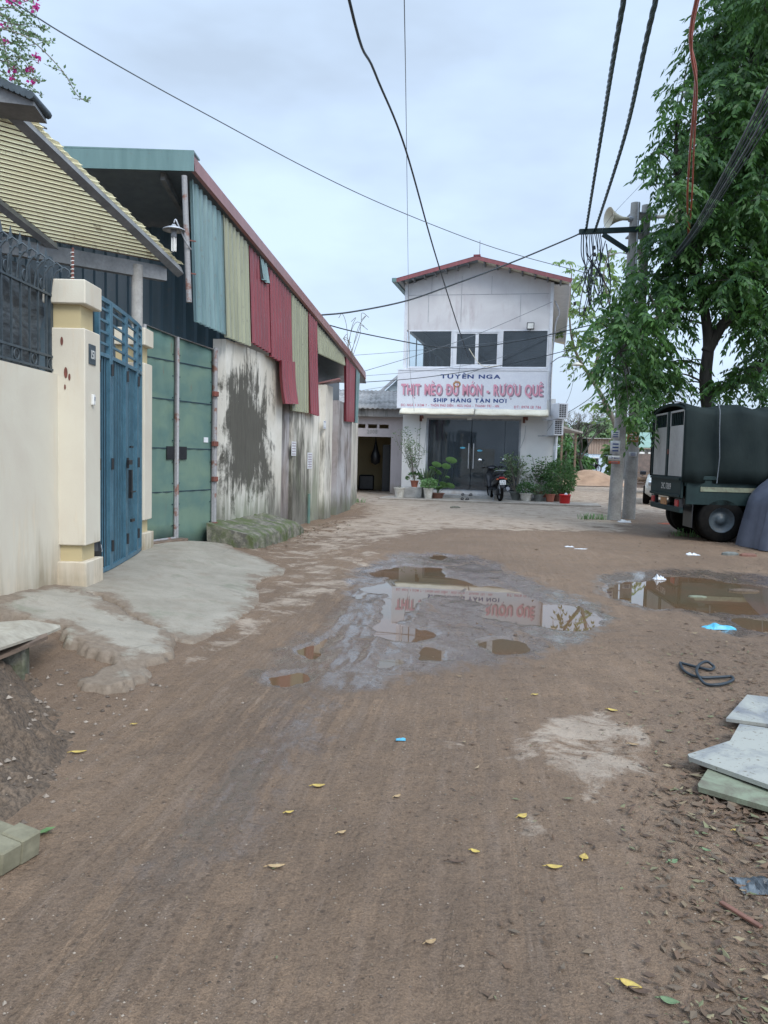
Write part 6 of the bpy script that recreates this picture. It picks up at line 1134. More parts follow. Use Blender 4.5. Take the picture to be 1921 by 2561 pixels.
for l0, l1 in ((.10, .96), (1.14, 2.0)):
    d_ = tbx('rear_door', (.0, .03), (l0, l1), (1.15, 2.07), 'truck_door'); m = MB(); m.box(TP(.015, (l0 + l1) / 2, 2.33), (.04, l1 - l0, .035), TM); m.box(TP(.015, l0 + .02, 2.2), (.04, .04, .26), TM); m.box(TP(.015, l1 - .02, 2.2), (.04, .04, .26), TM)
    m.build('grille_frame', M['truck_door'], d_); m = MB()
    for k in range(8): l = l0 + .06 + (l1 - l0 - .12) * k / 7; m.tube([TP(.015, l, 2.07), TP(.015, l, 2.32)], .011, 6)
    m.build('grille_bars', M['truck'], d_)
MB().box(TP(-.01, .98, 1.60), (.03, .05, .09), TM, .004).build('door_latch', M['rustred'], TK)
m = MB(); 
for l in (.04, 2.06, 1.05): m.box(TP(.02, l, 1.75), (.07, .07 if l != 1.05 else .12, 1.2), TM)
m.tube([TP(.0, .04 + 2.02 * f, 2.34 + .13 * math.sin(math.pi * f) ** .7) for f in np.linspace(0, 1, 13)], .03, 8); m.build('rear_frame', M['truck'], TK)
for s_ in (.9, 1.8, 2.7, 3.6): MB().tube([TP(s_, .06 + 1.98 * f, 2.28 + .13 * math.sin(math.pi * f) ** .7) for f in np.linspace(0, 1, 11)], .02, 6).build('hoop', M['steel'], TK)
m = MB(); rows = []
prof = [(-.03, 1.06), (-.045, 1.3), (-.03, 1.6), (-.015, 1.95), (.0, 2.3), (.06, 2.41), (.40, 2.47), (1.05, 2.50), (1.65, 2.47), (2.04, 2.41), (2.11, 2.3), (2.13, 1.9), (2.14, 1.5), (2.13, 1.12)]
for i in range(90):
    s_ = -.03 + 4.2 * i / 89; r = []
    for k, (l, z_) in enumerate(prof):
        sag = -.055 * (1 - math.cos(s_ / .9 * 2 * math.pi)) * .5 * (1 if 3 < k < 11 else .2) - .03 * s_ * (k > 3 and k < 11); w_ = .018 * math.sin(s_ * 11 + k * .5 + 3 * float(vn(s_, 0, .8, 2))) + .10 * float(vn(s_ * 3 + z_ * 1.5, z_ * 1.2 - s_, 1.0, 4)) + .05 * float(vn(s_ * 7 - z_ * 3, z_ * 3, 1.0, 8)) + .03 * (1 - abs(math.sin(s_ / .9 * math.pi))) ; w_ *= (.4 if 4 < k < 10 else 1) * min(1, i / 5)
        r.append(TP(s_, l + (-w_ if k < 7 else w_) * (abs(l - 1.05) > .9), z_ + sag + (w_ if 4 < k < 10 else 0)))
    rows.append(r)
m.grid(rows); m.build('tarpaulin', M['tarp'], TK, solid=.006)
for s_ in (.55, 1.45, 2.35, 3.25):
    m = MB(); m.tube([TP(s_, -.075, 1.05), TP(s_ + .02, -.085, 1.5), TP(s_, -.065, 1.95), TP(s_, -.04, 2.3), TP(s_, .04, 2.43), TP(s_, .4, 2.5)], .009, 6); m.build('tie_rope', M['wire_grey'], TK)
tbx('chassis_rail', (.2, 6.2), (.55, .65), (.62, .78), 'black'); tbx('chassis_rail', (.2, 6.2), (1.45, 1.55), (.62, .78), 'black'); tbx('rear_bumper', (-.02, .06), (.1, 2.0), (.50, .60), 'truck'); tbx('under_guard', (1.9, 3.6), (.1, .16), (.45, .74), 'black')
for l0 in (.16, 1.74): lt = tbx('tail_light', (-.03, .03), (l0, l0 + .2), (.61, .73), 'redlens'); tbx('light_bracket', (-.012, .05), (l0 - .05, l0 + .25), (.59, .75), 'black', bev=0.0)
tbx('rear_plate', (-.02, -.01), (.9, 1.3), (.60, .73), 'orangewood', bev=.002)
def wheel(parent, c, ax, R, w, name='wheel'):
    c = Vector(c); q = Vector(ax).normalized().to_track_quat('Z', 'Y').to_matrix(); m = MB(); m.lathe([(R * .56, -w / 2), (R * .9, -w / 2), (R * .98, -w * .38), (R, -w * .2), (R, w * .2), (R * .98, w * .38), (R * .9, w / 2), (R * .56, w / 2)], tuple(c), 28, q); wv = m.build(name, M['rubber'], parent); m = MB(); m.lathe([(0, w * .30), (R * .16, w * .32), (R * .2, w * .18), (R * .45, w * .10), (R * .54, w * .42), (R * .57, w * .44), (R * .57, -w * .44)], tuple(c), 20, q); m.build('rim', M['iron'], wv); return wv
for s_ in (.70, 1.58, 4.9):
    for l in ((.14, 1.96) if s_ > 4 else (.12, .42, 1.68, 1.98)): wheel(TK, TP(s_, l, .40), -TLt if l < 1 else TLt, .40, .24)
m = MB(); m.tube([TP(.7, .4, .4), TP(.7, 1.7, .4)], .07, 8); m.tube([TP(1.58, .4, .4), TP(1.58, 1.7, .4)], .07, 8); m.build('axle', M['black'], TK)
for s_ in (.18, 2.1): tbx('mud_flap', (s_, s_ + .012), (.0, .5), (.25, .74), 'black', bev=0)
cb = MB(); cb.prism([TP(4.3, .05, .6), TP(6.2, .05, .6), TP(6.25, .05, 1.35), TP(5.9, .05, 2.2), TP(4.3, .05, 2.25)], TLt * 2.0); cab = cb.build('cab', M['truck'], TK); m = MB(); m.prism([TP(4.7, .04, 1.4), TP(6.0, .04, 1.4), TP(5.75, .04, 2.05), TP(4.7, .04, 2.05)], -TLt * .005); m.build('side_window', M['glass_dark'], cab)

# car under a grey cover at the right edge
m = MB(); rows = []; cc = Vector((8.22, 12.75, 0)); na, nz = 110, 16
for j in range(nz):
    f = j / (nz - 1); row = []
    for i in range(na + 1):
        a = 2 * math.pi * i / na; ca, sa = math.cos(a), math.sin(a); rx = 2.12 * (1 - .0 * f); ry = .92; e_ = .62
        x = (abs(ca) ** e_) * (1 if ca > 0 else -1); y = (abs(sa) ** e_) * (1 if sa > 0 else -1); zz = f
        sh = (1 - .10 * f) if f < .55 else (0.945 - .55 * ((f - .55) / .45) ** 2.2 * 1.0) if f < .98 else .28
        fold = 1 + (.022 * math.sin(a * 19 + 2 * math.sin(a * 3)) + .014 * math.sin(a * 41)) * (1 - f) ** .8
        hx = x * rx * sh * fold; top_ = 1.52 - .42 * ss(.5, 1.0, abs(hx + .2) / 2.1) ; row.append(Vector((cc.x + hx, cc.y + y * ry * sh * fold - .06 * hx, .01 + float(top_) * f ** .85)))
    rows.append(row)
m.grid(rows); m.add(rows[-1][:-1], [tuple(range(na))]); o = m.build('covered_car', M['cover']); top(o, 'car hidden under a pleated blue grey cloth cover at the right edge', 'covered car')

# white car behind the truck
CW = thing('parked_car', (8.37, 24.85, .02), 'white car half hidden behind the rear of the truck', 'car'); cx, cy = 9.25, 27.0; m = MB(); rows = []
zb = float(H0(9.25, 26.0))
for (y, w, z0_, z1_) in ((-2.15, .62, .42, .70), (-2.05, .78, .30, .82), (-1.7, .86, .25, .92), (-.9, .88, .22, 1.0), (.6, .88, .22, 1.02), (1.6, .87, .25, 1.0), (2.05, .80, .30, .92), (2.15, .66, .42, .80)):
    rows.append([Vector((cx + w * sx, cy + y, zb + z_)) for sx, z_ in ((-.8, z0_), (-1, z0_ + .12), (-1.0, (z0_ + z1_) / 2 + .05), (-.93, z1_ - .05), (-.75, z1_), (0, z1_ + .03), (.75, z1_), (.93, z1_ - .05), (1, (z0_ + z1_) / 2 + .05), (1, z0_ + .12), (.8, z0_), (-.8, z0_))])
m.grid(rows); m.add(rows[0][:-1], [tuple(range(11))]); m.add(rows[-1][:-1], [tuple(range(11))]); body = m.build('body', M['carwhite'], CW); m = MB(); rows = []
for (y, w, z_) in ((-.95, .74, 1.0), (-.25, .60, 1.40), (.7, .60, 1.43), (1.5, .70, 1.02)): rows.append([Vector((cx - w - .06, cy + y, zb + .98)), Vector((cx - w, cy + y, zb + z_ - .04)), Vector((cx, cy + y, zb + z_ + .02)), Vector((cx + w, cy + y, zb + z_ - .04)), Vector((cx + w + .06, cy + y, zb + .98))])
m.grid(rows, False); m.build('cabin_glass', M['paint_black'], CW); m = MB(); m.box((cx, cy + .25, zb + 1.44), (1.15, .95, .03), bev=.01); m.build('roof', M['carwhite'], CW)
for x in (-.82, .82):
    for y in (-1.35, 1.35): wheel(CW, (cx + x, cy + y, zb + .31), (x, 0, 0), .31, .2)
    m = MB(); m.box((cx + x * 1.2, cy - .65, zb + 1.02), (.2, .1, .13), bev=.02); m.build('mirror', M['paint_black'], CW); m = MB(); m.box((cx + x * .74, cy - 2.11, zb + .70), (.3, .1, .13), bev=.02); m.build('headlight', M['chrome'], CW)
m = MB(); m.box((cx, cy - 2.13, zb + .52), (.8, .06, .14), bev=.01); m.build('grille', M['black'], CW)

CW.rotation_euler = (0, 0, -.36)
# ============================================================ FAR BUILDINGS AND SHEDS
Yf = 60.0; t = thing('shack', (12.2, Yf, .8), 'shack with pale blue lower wall and rusty corrugated sheets above', 'shack'); x0 = PY(1471, 1150, Yf).x; x1 = 21.5; zt = PY(1500, 1096, Yf).z; zm = PY(1500, 1134, Yf).z
MB().box(((x0 + x1) / 2, Yf + 2, zm / 2), (x1 - x0, 4, zm)).build('lower_wall', basic('pale_blue_wall', (.50, .60, .70), (.42, .50, .60), 2, .8, .05), t); m = MB(); rows = [[Vector((x0 - .05 + i * .05, Yf - .06 + .03 * math.cos(i * 1.57), z_)) for z_ in (zm - .05, zt)] for i in range(int((x1 - x0) / .05) + 3)]; m.grid(rows, False); m.build('sheet_cladding', corr('rusty_old_sheet', (.34, .27, .22), (.24, .17, .13), .6, .8), t); m = MB(); m.box(((x0 + x1) / 2, Yf + 1.9, zt + .04), (x1 - x0 + .5, 4.6, .06), Matrix.Rotation(.03, 3, 'X')); m.build('roof', M['lintel'], t); MB().box((x0 + .55, Yf - .04, zm - .55), (.5, .06, .5)).build('notice_board', M['ink_white'], t)
t = thing('green_roof_shed', (17.0, 46, .8), 'long shed with a pale green roof behind the truck', 'shed'); a = PY(1590, 1120, 44); b = PY(1590, 1094, 48); m = MB(); m.prism([(a.x, 44, a.z), (32, 44, a.z), (32, 49, b.z + .3), (a.x, 49, b.z + .3)], (0, 0, .06)); m.build('roof', basic('green_roof', (.22, .34, .28), (.17, .27, .22), 2, .6, .1), t); MB().box(((a.x + 32) / 2, 46.5, a.z / 2), (32 - a.x - .4, 4.5, a.z - .1)).build('wall', M['lintel'], t); m = MB()
for k in range(14): m.box((a.x + .4 + k * .5, 44.1, a.z - .45), (.28, .05, .45))
m.build('lattice', M['ink_white'], t)
t = thing('rubble_wall', (14.5, 33, .3), 'low brown brick wall with planks stacked before it, seen beside the right pole', 'wall'); a = PY(1588, 1178, 34); b = PY(1588, 1143, 34); MB().box((a.x + 4, 34, b.z / 2 + .2), (8.5, .25, b.z - .1)).build('wall', basic('old_brick', (.20, .15, .13), (.12, .10, .09), 5, .9, .4), t); m = MB()
for k in range(16): y_ = 32.4 + rnd.uniform(-.4, .5); m.bar((a.x - .3 + rnd.uniform(-.2, 1), y_, .45 + .04 * k), (a.x + 2.6 + rnd.uniform(0, 1), y_ + .3, .40 + .035 * k), .12, .05)
m.build('plank_pile', M['timber'], t)
t = thing('lean_to_shed', (8.4, 34, 0), 'dark sloping sheet roof of a lean-to behind the eatery', 'shed'); m = MB(); a, b = PY(1392, 1066, 33), PY(1458, 1084, 33); m.prism([a, b, b + Vector((0, 3.5, .1)), a + Vector((0, 3.5, .1))], (0, 0, .08)); m.build('roof', M['lintel'], t); m = MB()
for x in (a.x + .3, b.x - .25): m.tube([(x, 33.2, 0), (x, 33.2, b.z)], .05, 8)
m.build('post', M['timber'], t)
p = PY(1481, 1186, 57.0); scooter((p.x, 57.0, float(H0(p.x, 57.0)) - .02), -2.7, 'dark motorbike parked far off against the pale blue shack', plate=False)

xs = np.linspace(-2.6, 2.6, 60); ys = np.linspace(-2.2, 2.2, 40); a_, b_ = np.meshgrid(xs, ys, indexing='ij'); r_ = np.hypot(a_ / 2.5, b_ / 2.1) + .25 * fbm(a_, b_, 1.2, 3, 71); zz_ = .75 * ss(1.0, .05, r_) + .10 * fbm(a_, b_, .5, 4, 72) * ss(1.0, .6, r_) - .05; c_ = PY(1462, 1205, 40); V_ = np.stack([a_.ravel() + c_.x, b_.ravel() + 40, zz_.ravel() + float(H0(c_.x, 40.0))], 1); q_ = np.arange(2400).reshape(60, 40)
top(npmesh('dirt_mound', V_, np.stack([q_[:-1, :-1], q_[1:, :-1], q_[1:, 1:], q_[:-1, 1:]], -1).reshape(-1, 4), basic('orange_earth', (.36, .24, .16), (.26, .17, .11), 2, .95, .5), smooth=True), 'low mound of orange brown earth beside the far end of the eatery', 'dirt mound')
# ============================================================ TREES
def pinnate(P, D, L_, npair, ll, lw, droop, seed):
    """compound leaves: P (n,3) origins, D (n,3) directions; returns quads"""
    r = np.random.RandomState(seed); n = len(P); D = D / np.linalg.norm(D, axis=1)[:, None]; side = np.cross(D, [0, 0, 1.0]); side /= np.maximum(np.linalg.norm(side, axis=1), 1e-6)[:, None]; Ls = L_ * r.uniform(.7, 1.2, n)
    V = []
    for k in range(npair):
        f = (k + .6) / npair
        c = P + D * (Ls * f)[:, None]; c[:, 2] -= droop * Ls * f * f
        for s in (-1, 1):
            d = side * s * r.uniform(.35, .8, (n, 1)) + D * r.uniform(.2, .55, (n, 1)) + np.array([0, 0, -1.0]) * r.uniform(.35, 1.0, (n, 1)); d /= np.linalg.norm(d, axis=1)[:, None]
            w = np.cross(d, r.normal(0, 1, (n, 3)) * .5 + np.array([0, 0, .3]) + D); w /= np.maximum(np.linalg.norm(w, axis=1), 1e-6)[:, None]
            lk = (ll * r.uniform(.7, 1.15, n))[:, None]; V.append(np.stack([c, c + d * lk * .42 + w * lw / 2, c + d * lk, c + d * lk * .42 - w * lw / 2], 1))
    return np.concatenate(V).reshape(-1, 3)
def clumps_to_leaves(cl, per, L_, npair, ll, lw, droop, seed, flat=.75):
    r = np.random.RandomState(seed); out = []
    for (c, rad) in cl:
        n = max(4, int(per * rad * rad / .25)); d = r.normal(0, 1, (n, 3)); d /= np.linalg.norm(d, axis=1)[:, None]; q = rad * r.uniform(.15, 1.0, n) ** .6; P = np.array(c) + d * q[:, None] * np.array([1, 1, flat]); D = d * .7 + r.normal(0, .45, (n, 3)); D[:, 2] = D[:, 2] * .5 - .05
        out.append(pinnate(P - D * .15, D, L_, npair, ll, lw, droop, seed + len(out)))
    return np.concatenate(out)
def tree(name, label, base, trunks, clumps, leafmat, barkmat, per=50, L_=.42, npair=7, ll=.13, lw=.045, droop=.35, seed=1, limb=.05, group=None, flat=.75, cat='tree'):
    t = thing(name, base, label, cat, group); m = MB(); pts = []
    for P, r0, r1 in trunks: Q = spline(P, 8); m.tube(Q, [r0 + (r1 - r0) * i / (len(Q) - 1) for i in range(len(Q))], 10); pts += Q[3:]
    m.build('trunk', M[barkmat], t); m = MB()
    for c, rad in clumps:
        c = Vector(c); q = min(pts, key=lambda p: (p - c).length + .8 * max(0, p.z - c.z)); r0 = limb * (.5 + rad * .5); mid_ = q.lerp(c, .5) + Vector((0, 0, .12 * (c - q).length)); m.tube(spline([q, mid_, c], 5), [r0 * (1 - .8 * i / 10) for i in range(11)], 6)
        for _ in range(4): e_ = c + rdir(-.5, .6) * rad * .9; m.tube([c, c.lerp(e_, .5) + Vector((0, 0, .05)), e_], [r0 * .3, r0 * .2, .004], 4)
    m.build('branches', M[barkmat], t); V = clumps_to_leaves(clumps, per, L_, npair, ll, lw, droop, seed, flat); npmesh('crown', V, np.arange(len(V)).reshape(-1, 4), M[leafmat], t); return t
CL = [(1530,925,52),(1580,965,58),(1618,1020,46),(1652,945,66),(1560,865,58),(1535,805,50),(1600,830,66),(1655,862,60),(1560,745,52),(1625,760,60),(1688,775,56),(1640,700,58),(1588,690,42),(1700,700,66),(1765,715,56),(1825,700,76),(1895,680,86),(1905,800,74),(1868,760,56),(1905,905,46),(1852,935,42),(1800,965,36),(1902,985,30),(1712,905,32),(1692,965,44),(1645,610,58),(1700,585,66),(1762,605,76),(1830,560,86),(1900,500,96),(1682,480,56),(1645,440,40),(1628,385,36),(1664,362,44),(1704,302,50),(1765,330,76),(1842,350,86),(1912,330,90),(1696,235,44),(1745,200,56),(1825,220,86),(1902,160,96),(1728,125,38),(1785,92,54),(1852,62,76),(1768,22,34),(1835,-20,56),(1912,20,80),(1762,480,76),(1842,450,80),(1990,560,110),(1990,380,110),(2000,200,110),(2000,30,110),(1990,740,100),(2000,880,90),(1760,545,60),(1800,400,70),(1880,260,80),(1870,620,80),(1740,400,60),(1800,140,60),(1610,900,50),(1670,820,46),(1500,870,26),(1490,800,22),(1575,1040,26),(1650,1040,26),(2100,300,120),(2100,600,120),(1930,-90,110),(1830,-120,80)]
rr_ = random.Random(3); cl = []
for (u, v, r) in CL:
    y = 16.4 + rr_.uniform(-1.3, 1.0); p = PY(u, v, y); cl.append((tuple(p), r / FPX * y))
    if u > 1780 or r > 60: y = 17.6 + rr_.uniform(-.6, 1.4); p = PY(u + rr_.uniform(-20, 20), v + rr_.uniform(-20, 20), y); cl.append((tuple(p), r / FPX * y))
B = Vector((7.15, 16.9, -.05)); tp = lambda u, v, y: PY(u, v, y)
tree('shade_tree', 'big dark green tree with drooping feathery leaves rising behind the truck', tuple(B), [([B, B + Vector((0.02, 0, 1.6)), tp(1765, 960, 16.9), tp(1772, 860, 16.9), tp(1760, 760, 16.8), tp(1740, 640, 16.6), tp(1700, 500, 16.4), tp(1690, 350, 16.3)], .17, .04), ([tp(1768, 880, 16.9), tp(1805, 815, 16.9), tp(1850, 770, 17), tp(1890, 640, 17.2), tp(1900, 420, 17.3), tp(1880, 150, 17.3), tp(1880, -60, 17.3)], .13, .04), ([tp(1766, 980, 16.9), tp(1850, 950, 16.7), tp(1930, 900, 16.8), tp(2000, 800, 17)], .07, .03), ([tp(1760, 780, 16.8), tp(1690, 770, 16.4), tp(1610, 820, 16.2), tp(1550, 880, 16.2)], .06, .02)],
     cl, 'leaf_dark', 'bark', per=27, L_=.54, npair=8, ll=.165, lw=.056, droop=.55, seed=11, limb=.035)
# pale open tree behind the right corner of the eatery
CL = [(1440,700,46),(1500,690,50),(1555,720,40),(1420,770,34),(1470,770,44),(1530,790,44),(1430,840,36),(1480,850,38),(1540,860,40),(1450,910,30),(1500,930,32),(1550,945,36),(1545,1030,30),(1490,1010,30),(1520,640,30),(1560,1080,24),(1420,660,22),(1580,640,34),(1600,1000,30)]
cl = [(tuple(PY(u, v, 33 + rr_.uniform(-1, 1))), r / FPX * 33) for u, v, r in CL]; B = PY(1548, 1180, 33); B.z = 0
tree('pale_tree', 'thin pale leafed tree with bare grey branches right of the eatery', tuple(B), [([B, tp(1545, 1090, 33), tp(1515, 1010, 33), tp(1478, 945, 33), tp(1440, 880, 33), tp(1425, 800, 33), tp(1430, 680, 33)], .13, .02), ([tp(1478, 950, 33), tp(1500, 880, 33), tp(1530, 800, 33), tp(1510, 690, 33), tp(1530, 620, 33)], .08, .02), ([tp(1545, 1070, 33), tp(1550, 980, 33), tp(1565, 900, 33), tp(1560, 740, 33)], .07, .02)], cl, 'leaf_pale', 'bark_pale', per=9, L_=.5, npair=5, ll=.24, lw=.10, droop=.5, seed=31, limb=.04)
# bare tree and scrub further back
B = PY(1458, 1188, 40); B.z = .05; t = thing('bare_tree', tuple(B), 'dark bare branched tree in front of the scrub beyond the eatery', 'tree'); m = MB(); 
def twig(m, p, d, L_, r, dep):
    q = p + d * L_; mid_ = p.lerp(q, .5) + rdir() * L_ * .08; m.tube([p, mid_, q], [r, r * .85, r * .7], 5)
    if dep > 0:
        for _ in range(3): twig(m, q, (d + rdir(-.3, .8) * .75).normalized(), L_ * rnd.uniform(.6, .8), r * .6, dep - 1)
twig(m, B, Vector((-.15, 0, 1)), 1.3, .11, 5); m.build('trunk_and_branches', M['bark'], t)
B = PY(1425, 1180, 48); B.z = .1; t = thing('bare_tree', tuple(B), 'slender leafless tree with pale fine twigs beyond the lean-to roof', 'tree'); m = MB(); twig(m, B, Vector((.1, 0, 1)), 1.7, .09, 5); m.build('trunk_and_branches', M['bark_pale'], t)
def bushtree(label, u, v0, v1, ru, y, mat_, seed, per=26, name='scrub_tree'):
    c = PY(u, v1, y); zb_ = max(0.0, float(H0(c.x, y))) - .1; R_ = ru / FPX * y; zt_ = PY(u, v0, y).z; r = random.Random(seed); cl = []
    for k in range(16): a = r.uniform(0, 6.28); q = R_ * r.uniform(.1, .8); h = r.uniform(.15, .95); cl.append(((c.x + q * math.cos(a), y + q * math.sin(a) * .8, zb_ + (zt_ - zb_) * h), R_ * r.uniform(.28, .5)))
    B = Vector((c.x, y, zb_)); tree(name, label, tuple(B), [([B, B + Vector((.1, 0, (zt_ - zb_) * .4)), B + Vector((-.1, 0, (zt_ - zb_) * .8))], .14, .04)], cl, mat_, 'bark', per=per, L_=.5, npair=4, ll=.34, lw=.18, droop=.3, seed=seed, limb=.05, group='scrub trees on the skyline')
bushtree('mid green rounded tree right behind the eatery corner', 1412, 1065, 1190, 56, 64, 'leaf_far', 51, 30); bushtree('tall hazy green tree standing between the shack and the eatery', 1490, 1040, 1180, 56, 78, 'leaf_far', 52, 24); bushtree('broad green tree rising behind the shack and twin poles', 1590, 1045, 1170, 70, 84, 'leaf_far', 53, 20)
bushtree('dark green scrub low at the foot of the bare tree', 1436, 1112, 1190, 40, 45, 'leaf_dark', 54, 34); bushtree('green tree beyond the green roofed shed', 1700, 1060, 1170, 90, 86, 'leaf_far', 55, 14); bushtree('rightmost green tree on the skyline beyond the truck', 1880, 1050, 1170, 100, 88, 'leaf_far', 56, 12); bushtree('pale green sapling crown against the poles above the shack', 1545, 1060, 1170, 36, 50, 'leaf_pale', 57, 20)
bushtree('green tree peeping over the low house roof beside the warehouse tip', 908, 948, 1010, 22, 38, 'leaf_far', 58, 12)
B = Vector((-1.0, 24.5, 2.4)); p = PY(886, 1055, 24.0)
# dry stalks growing from the warehouse roof edge
m = MB()
for k in range(9):
    q = PY(866 + k * 3, 880 + k * 3, 18.5); e_ = q + Vector((rnd.uniform(-.35, .35), 0, rnd.uniform(.5, 1.0))); m.tube(spline([q, q.lerp(e_, .6) + Vector((rnd.uniform(-.1, .1), 0, .1)), e_, e_ + Vector((rnd.uniform(-.2, .2), 0, -.1))], 4), .006, 4)
top(m.build('dry_stalks', M['bark_pale']), 'dry grass stalks sprouting from the warehouse roof edge', 'weed')
# bougainvillea over the upper left corner
t = thing('bougainvillea', (-4.4, 8.0, 4.5), 'straggling bougainvillea with magenta bracts in the upper left corner', 'climbing plant'); m = MB(); lb = LB(); lp = LB()
ends = [((-60,60),(60,90),(150,170),(195,240),(226,252)),((-60,80),(40,70),(90,95),(125,110)),((-60,30),(30,60),(80,60),(118,76)),((-50,120),(20,150),(70,190),(105,205)),((-50,140),(20,190),(60,210),(104,238)),((-60,60),(20,120),(60,150),(92,200)),((-60,40),(0,90),(20,160),(30,220)),((-60,20),(30,20),(70,40),(86,12)),((-60,90),(10,100),(60,115),(130,100)),((-60,-20),(20,0),(60,5),(92,-10)),((-60,150),(-10,180),(20,215),(62,235)),((-60,50),(10,40),(40,90),(55,130)),((-60,100),(0,120),(30,170),(60,180)),((-40,160),(0,200),(10,230),(40,245)),((-60,-30),(0,30),(40,60),(70,90)),((-60,70),(0,150),(30,140),(84,150))]
for i, e_ in enumerate(ends):
    y = 7.6 + (i % 5) * .12; P = spline([PY(u, v, y + k * .06) for k, (u, v) in enumerate(e_)], 9); m.tube(P, [.007 - .0045 * j / len(P) for j in range(len(P))], 5)
    for j in range(4, len(P)):
        for _ in range(3 if i else 2): d = rdir(-.6, .8); lb.leaf(P[j] + d * rnd.uniform(0, .03), d, rnd.uniform(.028, .05), .026, rdir(-.2, 1))
    for _ in range(3):
        q = P[rnd.randrange(8, len(P))]; q2 = q + rdir(-.8, .5) * rnd.uniform(.1, .25); m.tube([q, q2], [.003, .0015], 4)
        for _ in range(6): d = rdir(-.6, .8); lb.leaf(q.lerp(q2, rnd.uniform(.3, 1)), d, rnd.uniform(.025, .045), .022, rdir(-.2, 1))
for (u, v, n) in ((26,3,8),(43,9,9),(88,22,12),(20,107,7),(87,138,10),(75,172,18),(32,173,8),(78,205,9),(55,237,13),(95,150,8),(30,190,5),(66,2,7),(8,60,5),(92,10,7)):
    c = PY(u, v, 7.8)
    for _ in range(n): d = rdir(); lp.leaf(c + rdir() * rnd.uniform(0, .035), d, .04, .034, rdir())
m.build('twigs', M['bark_pale'], t); lb.build('leaves', M['leaf_vine'], t); lp.build('bracts', M['petal'], t)

# ============================================================ THINGS LYING ABOUT
def slab(name, px, lifts, th, mat_, label, cat, zoff=0.0, gx=None):
    P = []
    for (u, v), l in zip(px, lifts): q = G(u, v); P.append(Vector((q.x, q.y, q.z + l + zoff)))
    m = MB(); m.prism(P, (0, 0, th)); return top(m.build(name, M[mat_]), label, cat)
def GX(u, v, z): return PZ(u, v, z)
def plank(name, pts, z, th, mat_, label, cat, dz=None):
    dz = dz or [0] * len(pts); m = MB(); m.prism([PZ(u, v, z + th + d) - Vector((0, 0, th)) for (u, v), d in zip(pts, dz)], (0, 0, th)); return top(m.build(name, M[mat_]), label, cat)
plank('board', [(1775,1916),(1745,1961),(1748,1968),(2000,2040),(2080,1960)], .02, .022, 'board_green', 'muddy green board lying lowest of the three at the right edge', 'board')
plank('board', [(1869,1737),(1816,1796),(1960,1816),(2040,1756)], .035, .018, 'board', 'pale board lying farthest of the three at the right edge', 'board')
plank('board', [(1850,1810),(1826,1852),(1720,1886),(1724,1893),(1921,1962),(2080,2010),(2120,1850)], .055, .020, 'board', 'long pointed weathered board on top of the two others', 'board', [0, 0, -.01, -.01, 0, 0, .02])
M['board_beige'] = basic('beige_board', (.40, .37, .30), (.26, .23, .18), 5, .8, .3)
plank('board', [(-60,1560),(69,1550),(150,1563),(152,1568),(120,1582),(60,1600),(-60,1640)], .30, .015, 'board_beige', 'pale flat board propped over timber at the left edge', 'board', [.03, .02, -.06, -.06, -.05, 0, .04]); plank('board', [(-60,1640),(118,1583),(120,1590),(40,1625),(-60,1665)], .26, .02, 'timber', 'darker board right beneath the pale one at the left edge', 'board')
q = PZ(20, 1645, .2); o = MB().box((q.x - .12, q.y, .17), (.42, .16, .20), Matrix.Rotation(.25, 3, 'Z'), .012).build('timber_block', M['mossy']); top(o, 'grey block holding up the boards at the left edge', 'block')
c = PZ(-8, 2072, .12); m = MB(); R_ = Matrix.Rotation(-.35, 3, 'Z') @ Matrix.Rotation(.12, 3, 'Y'); 
for i_ in range(3):
    for j_ in range(2): m.box((c.x - .04 + (R_ @ Vector(((i_ - 1) * .098, (j_ - .5) * .083, 0))).x, c.y + .02 + (R_ @ Vector(((i_ - 1) * .098, (j_ - .5) * .083, 0))).y, hz(c.x, c.y) + .045), (.0985, .0835, .075 + .008 * ((i_ * 2 + j_) % 3)), R_, .006)
top(m.build('stone_block', basic('yellow_stone', (.22, .205, .14), (.14, .13, .085), 7, .9, .5)), 'broken yellowish masonry block at the lower left edge', 'stone block'); 
lb = LB(); c = PZ(82, 2082, .02)
for k in range(3): lb.leaf(Vector((c.x + k * .01, c.y, .02)), Vector((.8, .3 * k - .3, .2)), .06, .04)
top(lb.build('weed', M['leaf_round']), 'tiny bright green leaf poking out beside the masonry block', 'weed')
# looped rubber hose
P = [(955,885),(1080,915),(1190,937),(1226,926),(1222,907),(1170,902),(1112,924),(1088,970),(1105,1020),(1160,1050),(1250,1062),(1330,1046),(1380,1020),(1360,996),(1280,1000),(1140,1003),(1050,980),(985,940),(957,892)]
Q = []
for k, (x, y) in enumerate(P): q = PZ(1400 + x / 3.184, 1380 + y / 3.184, .02); Q.append(Vector((q.x, q.y, hz(q.x, q.y) + .016 + (.025 if 4 < k < 9 else 0))))
top(MB().tube(spline(Q, 7), .0095, 10).build('rubber_hose', M['wire']), 'looped piece of dark rubber hose lying on the mud', 'hose')
def crumple(name, u, v, rx, ry, h, mat_, label, cat, seed, z=None):
    q = PZ(u, v, 0); zz = hz(q.x, q.y) if z is None else z; zz = max(zz, WZ); r = np.random.RandomState(seed); m = MB(); n = 13; rows = [[Vector((q.x + (i / 12 - .5) * 2 * rx * (1 + .25 * r.randn() * .3), q.y + (j / 6 - .5) * 2 * ry, zz + .004 + h * 1.6 * (abs(float(vn(i * .37, j * .37, 1.0, seed))) * 2.0 + .12 * r.rand()) * math.sin(math.pi * i / 12) ** .5 * math.sin(math.pi * j / 6) ** .5)) for j in range(7)] for i in range(n)]
    m.grid(rows, False); return top(m.build(name, M[mat_], solid=.002), label, cat)
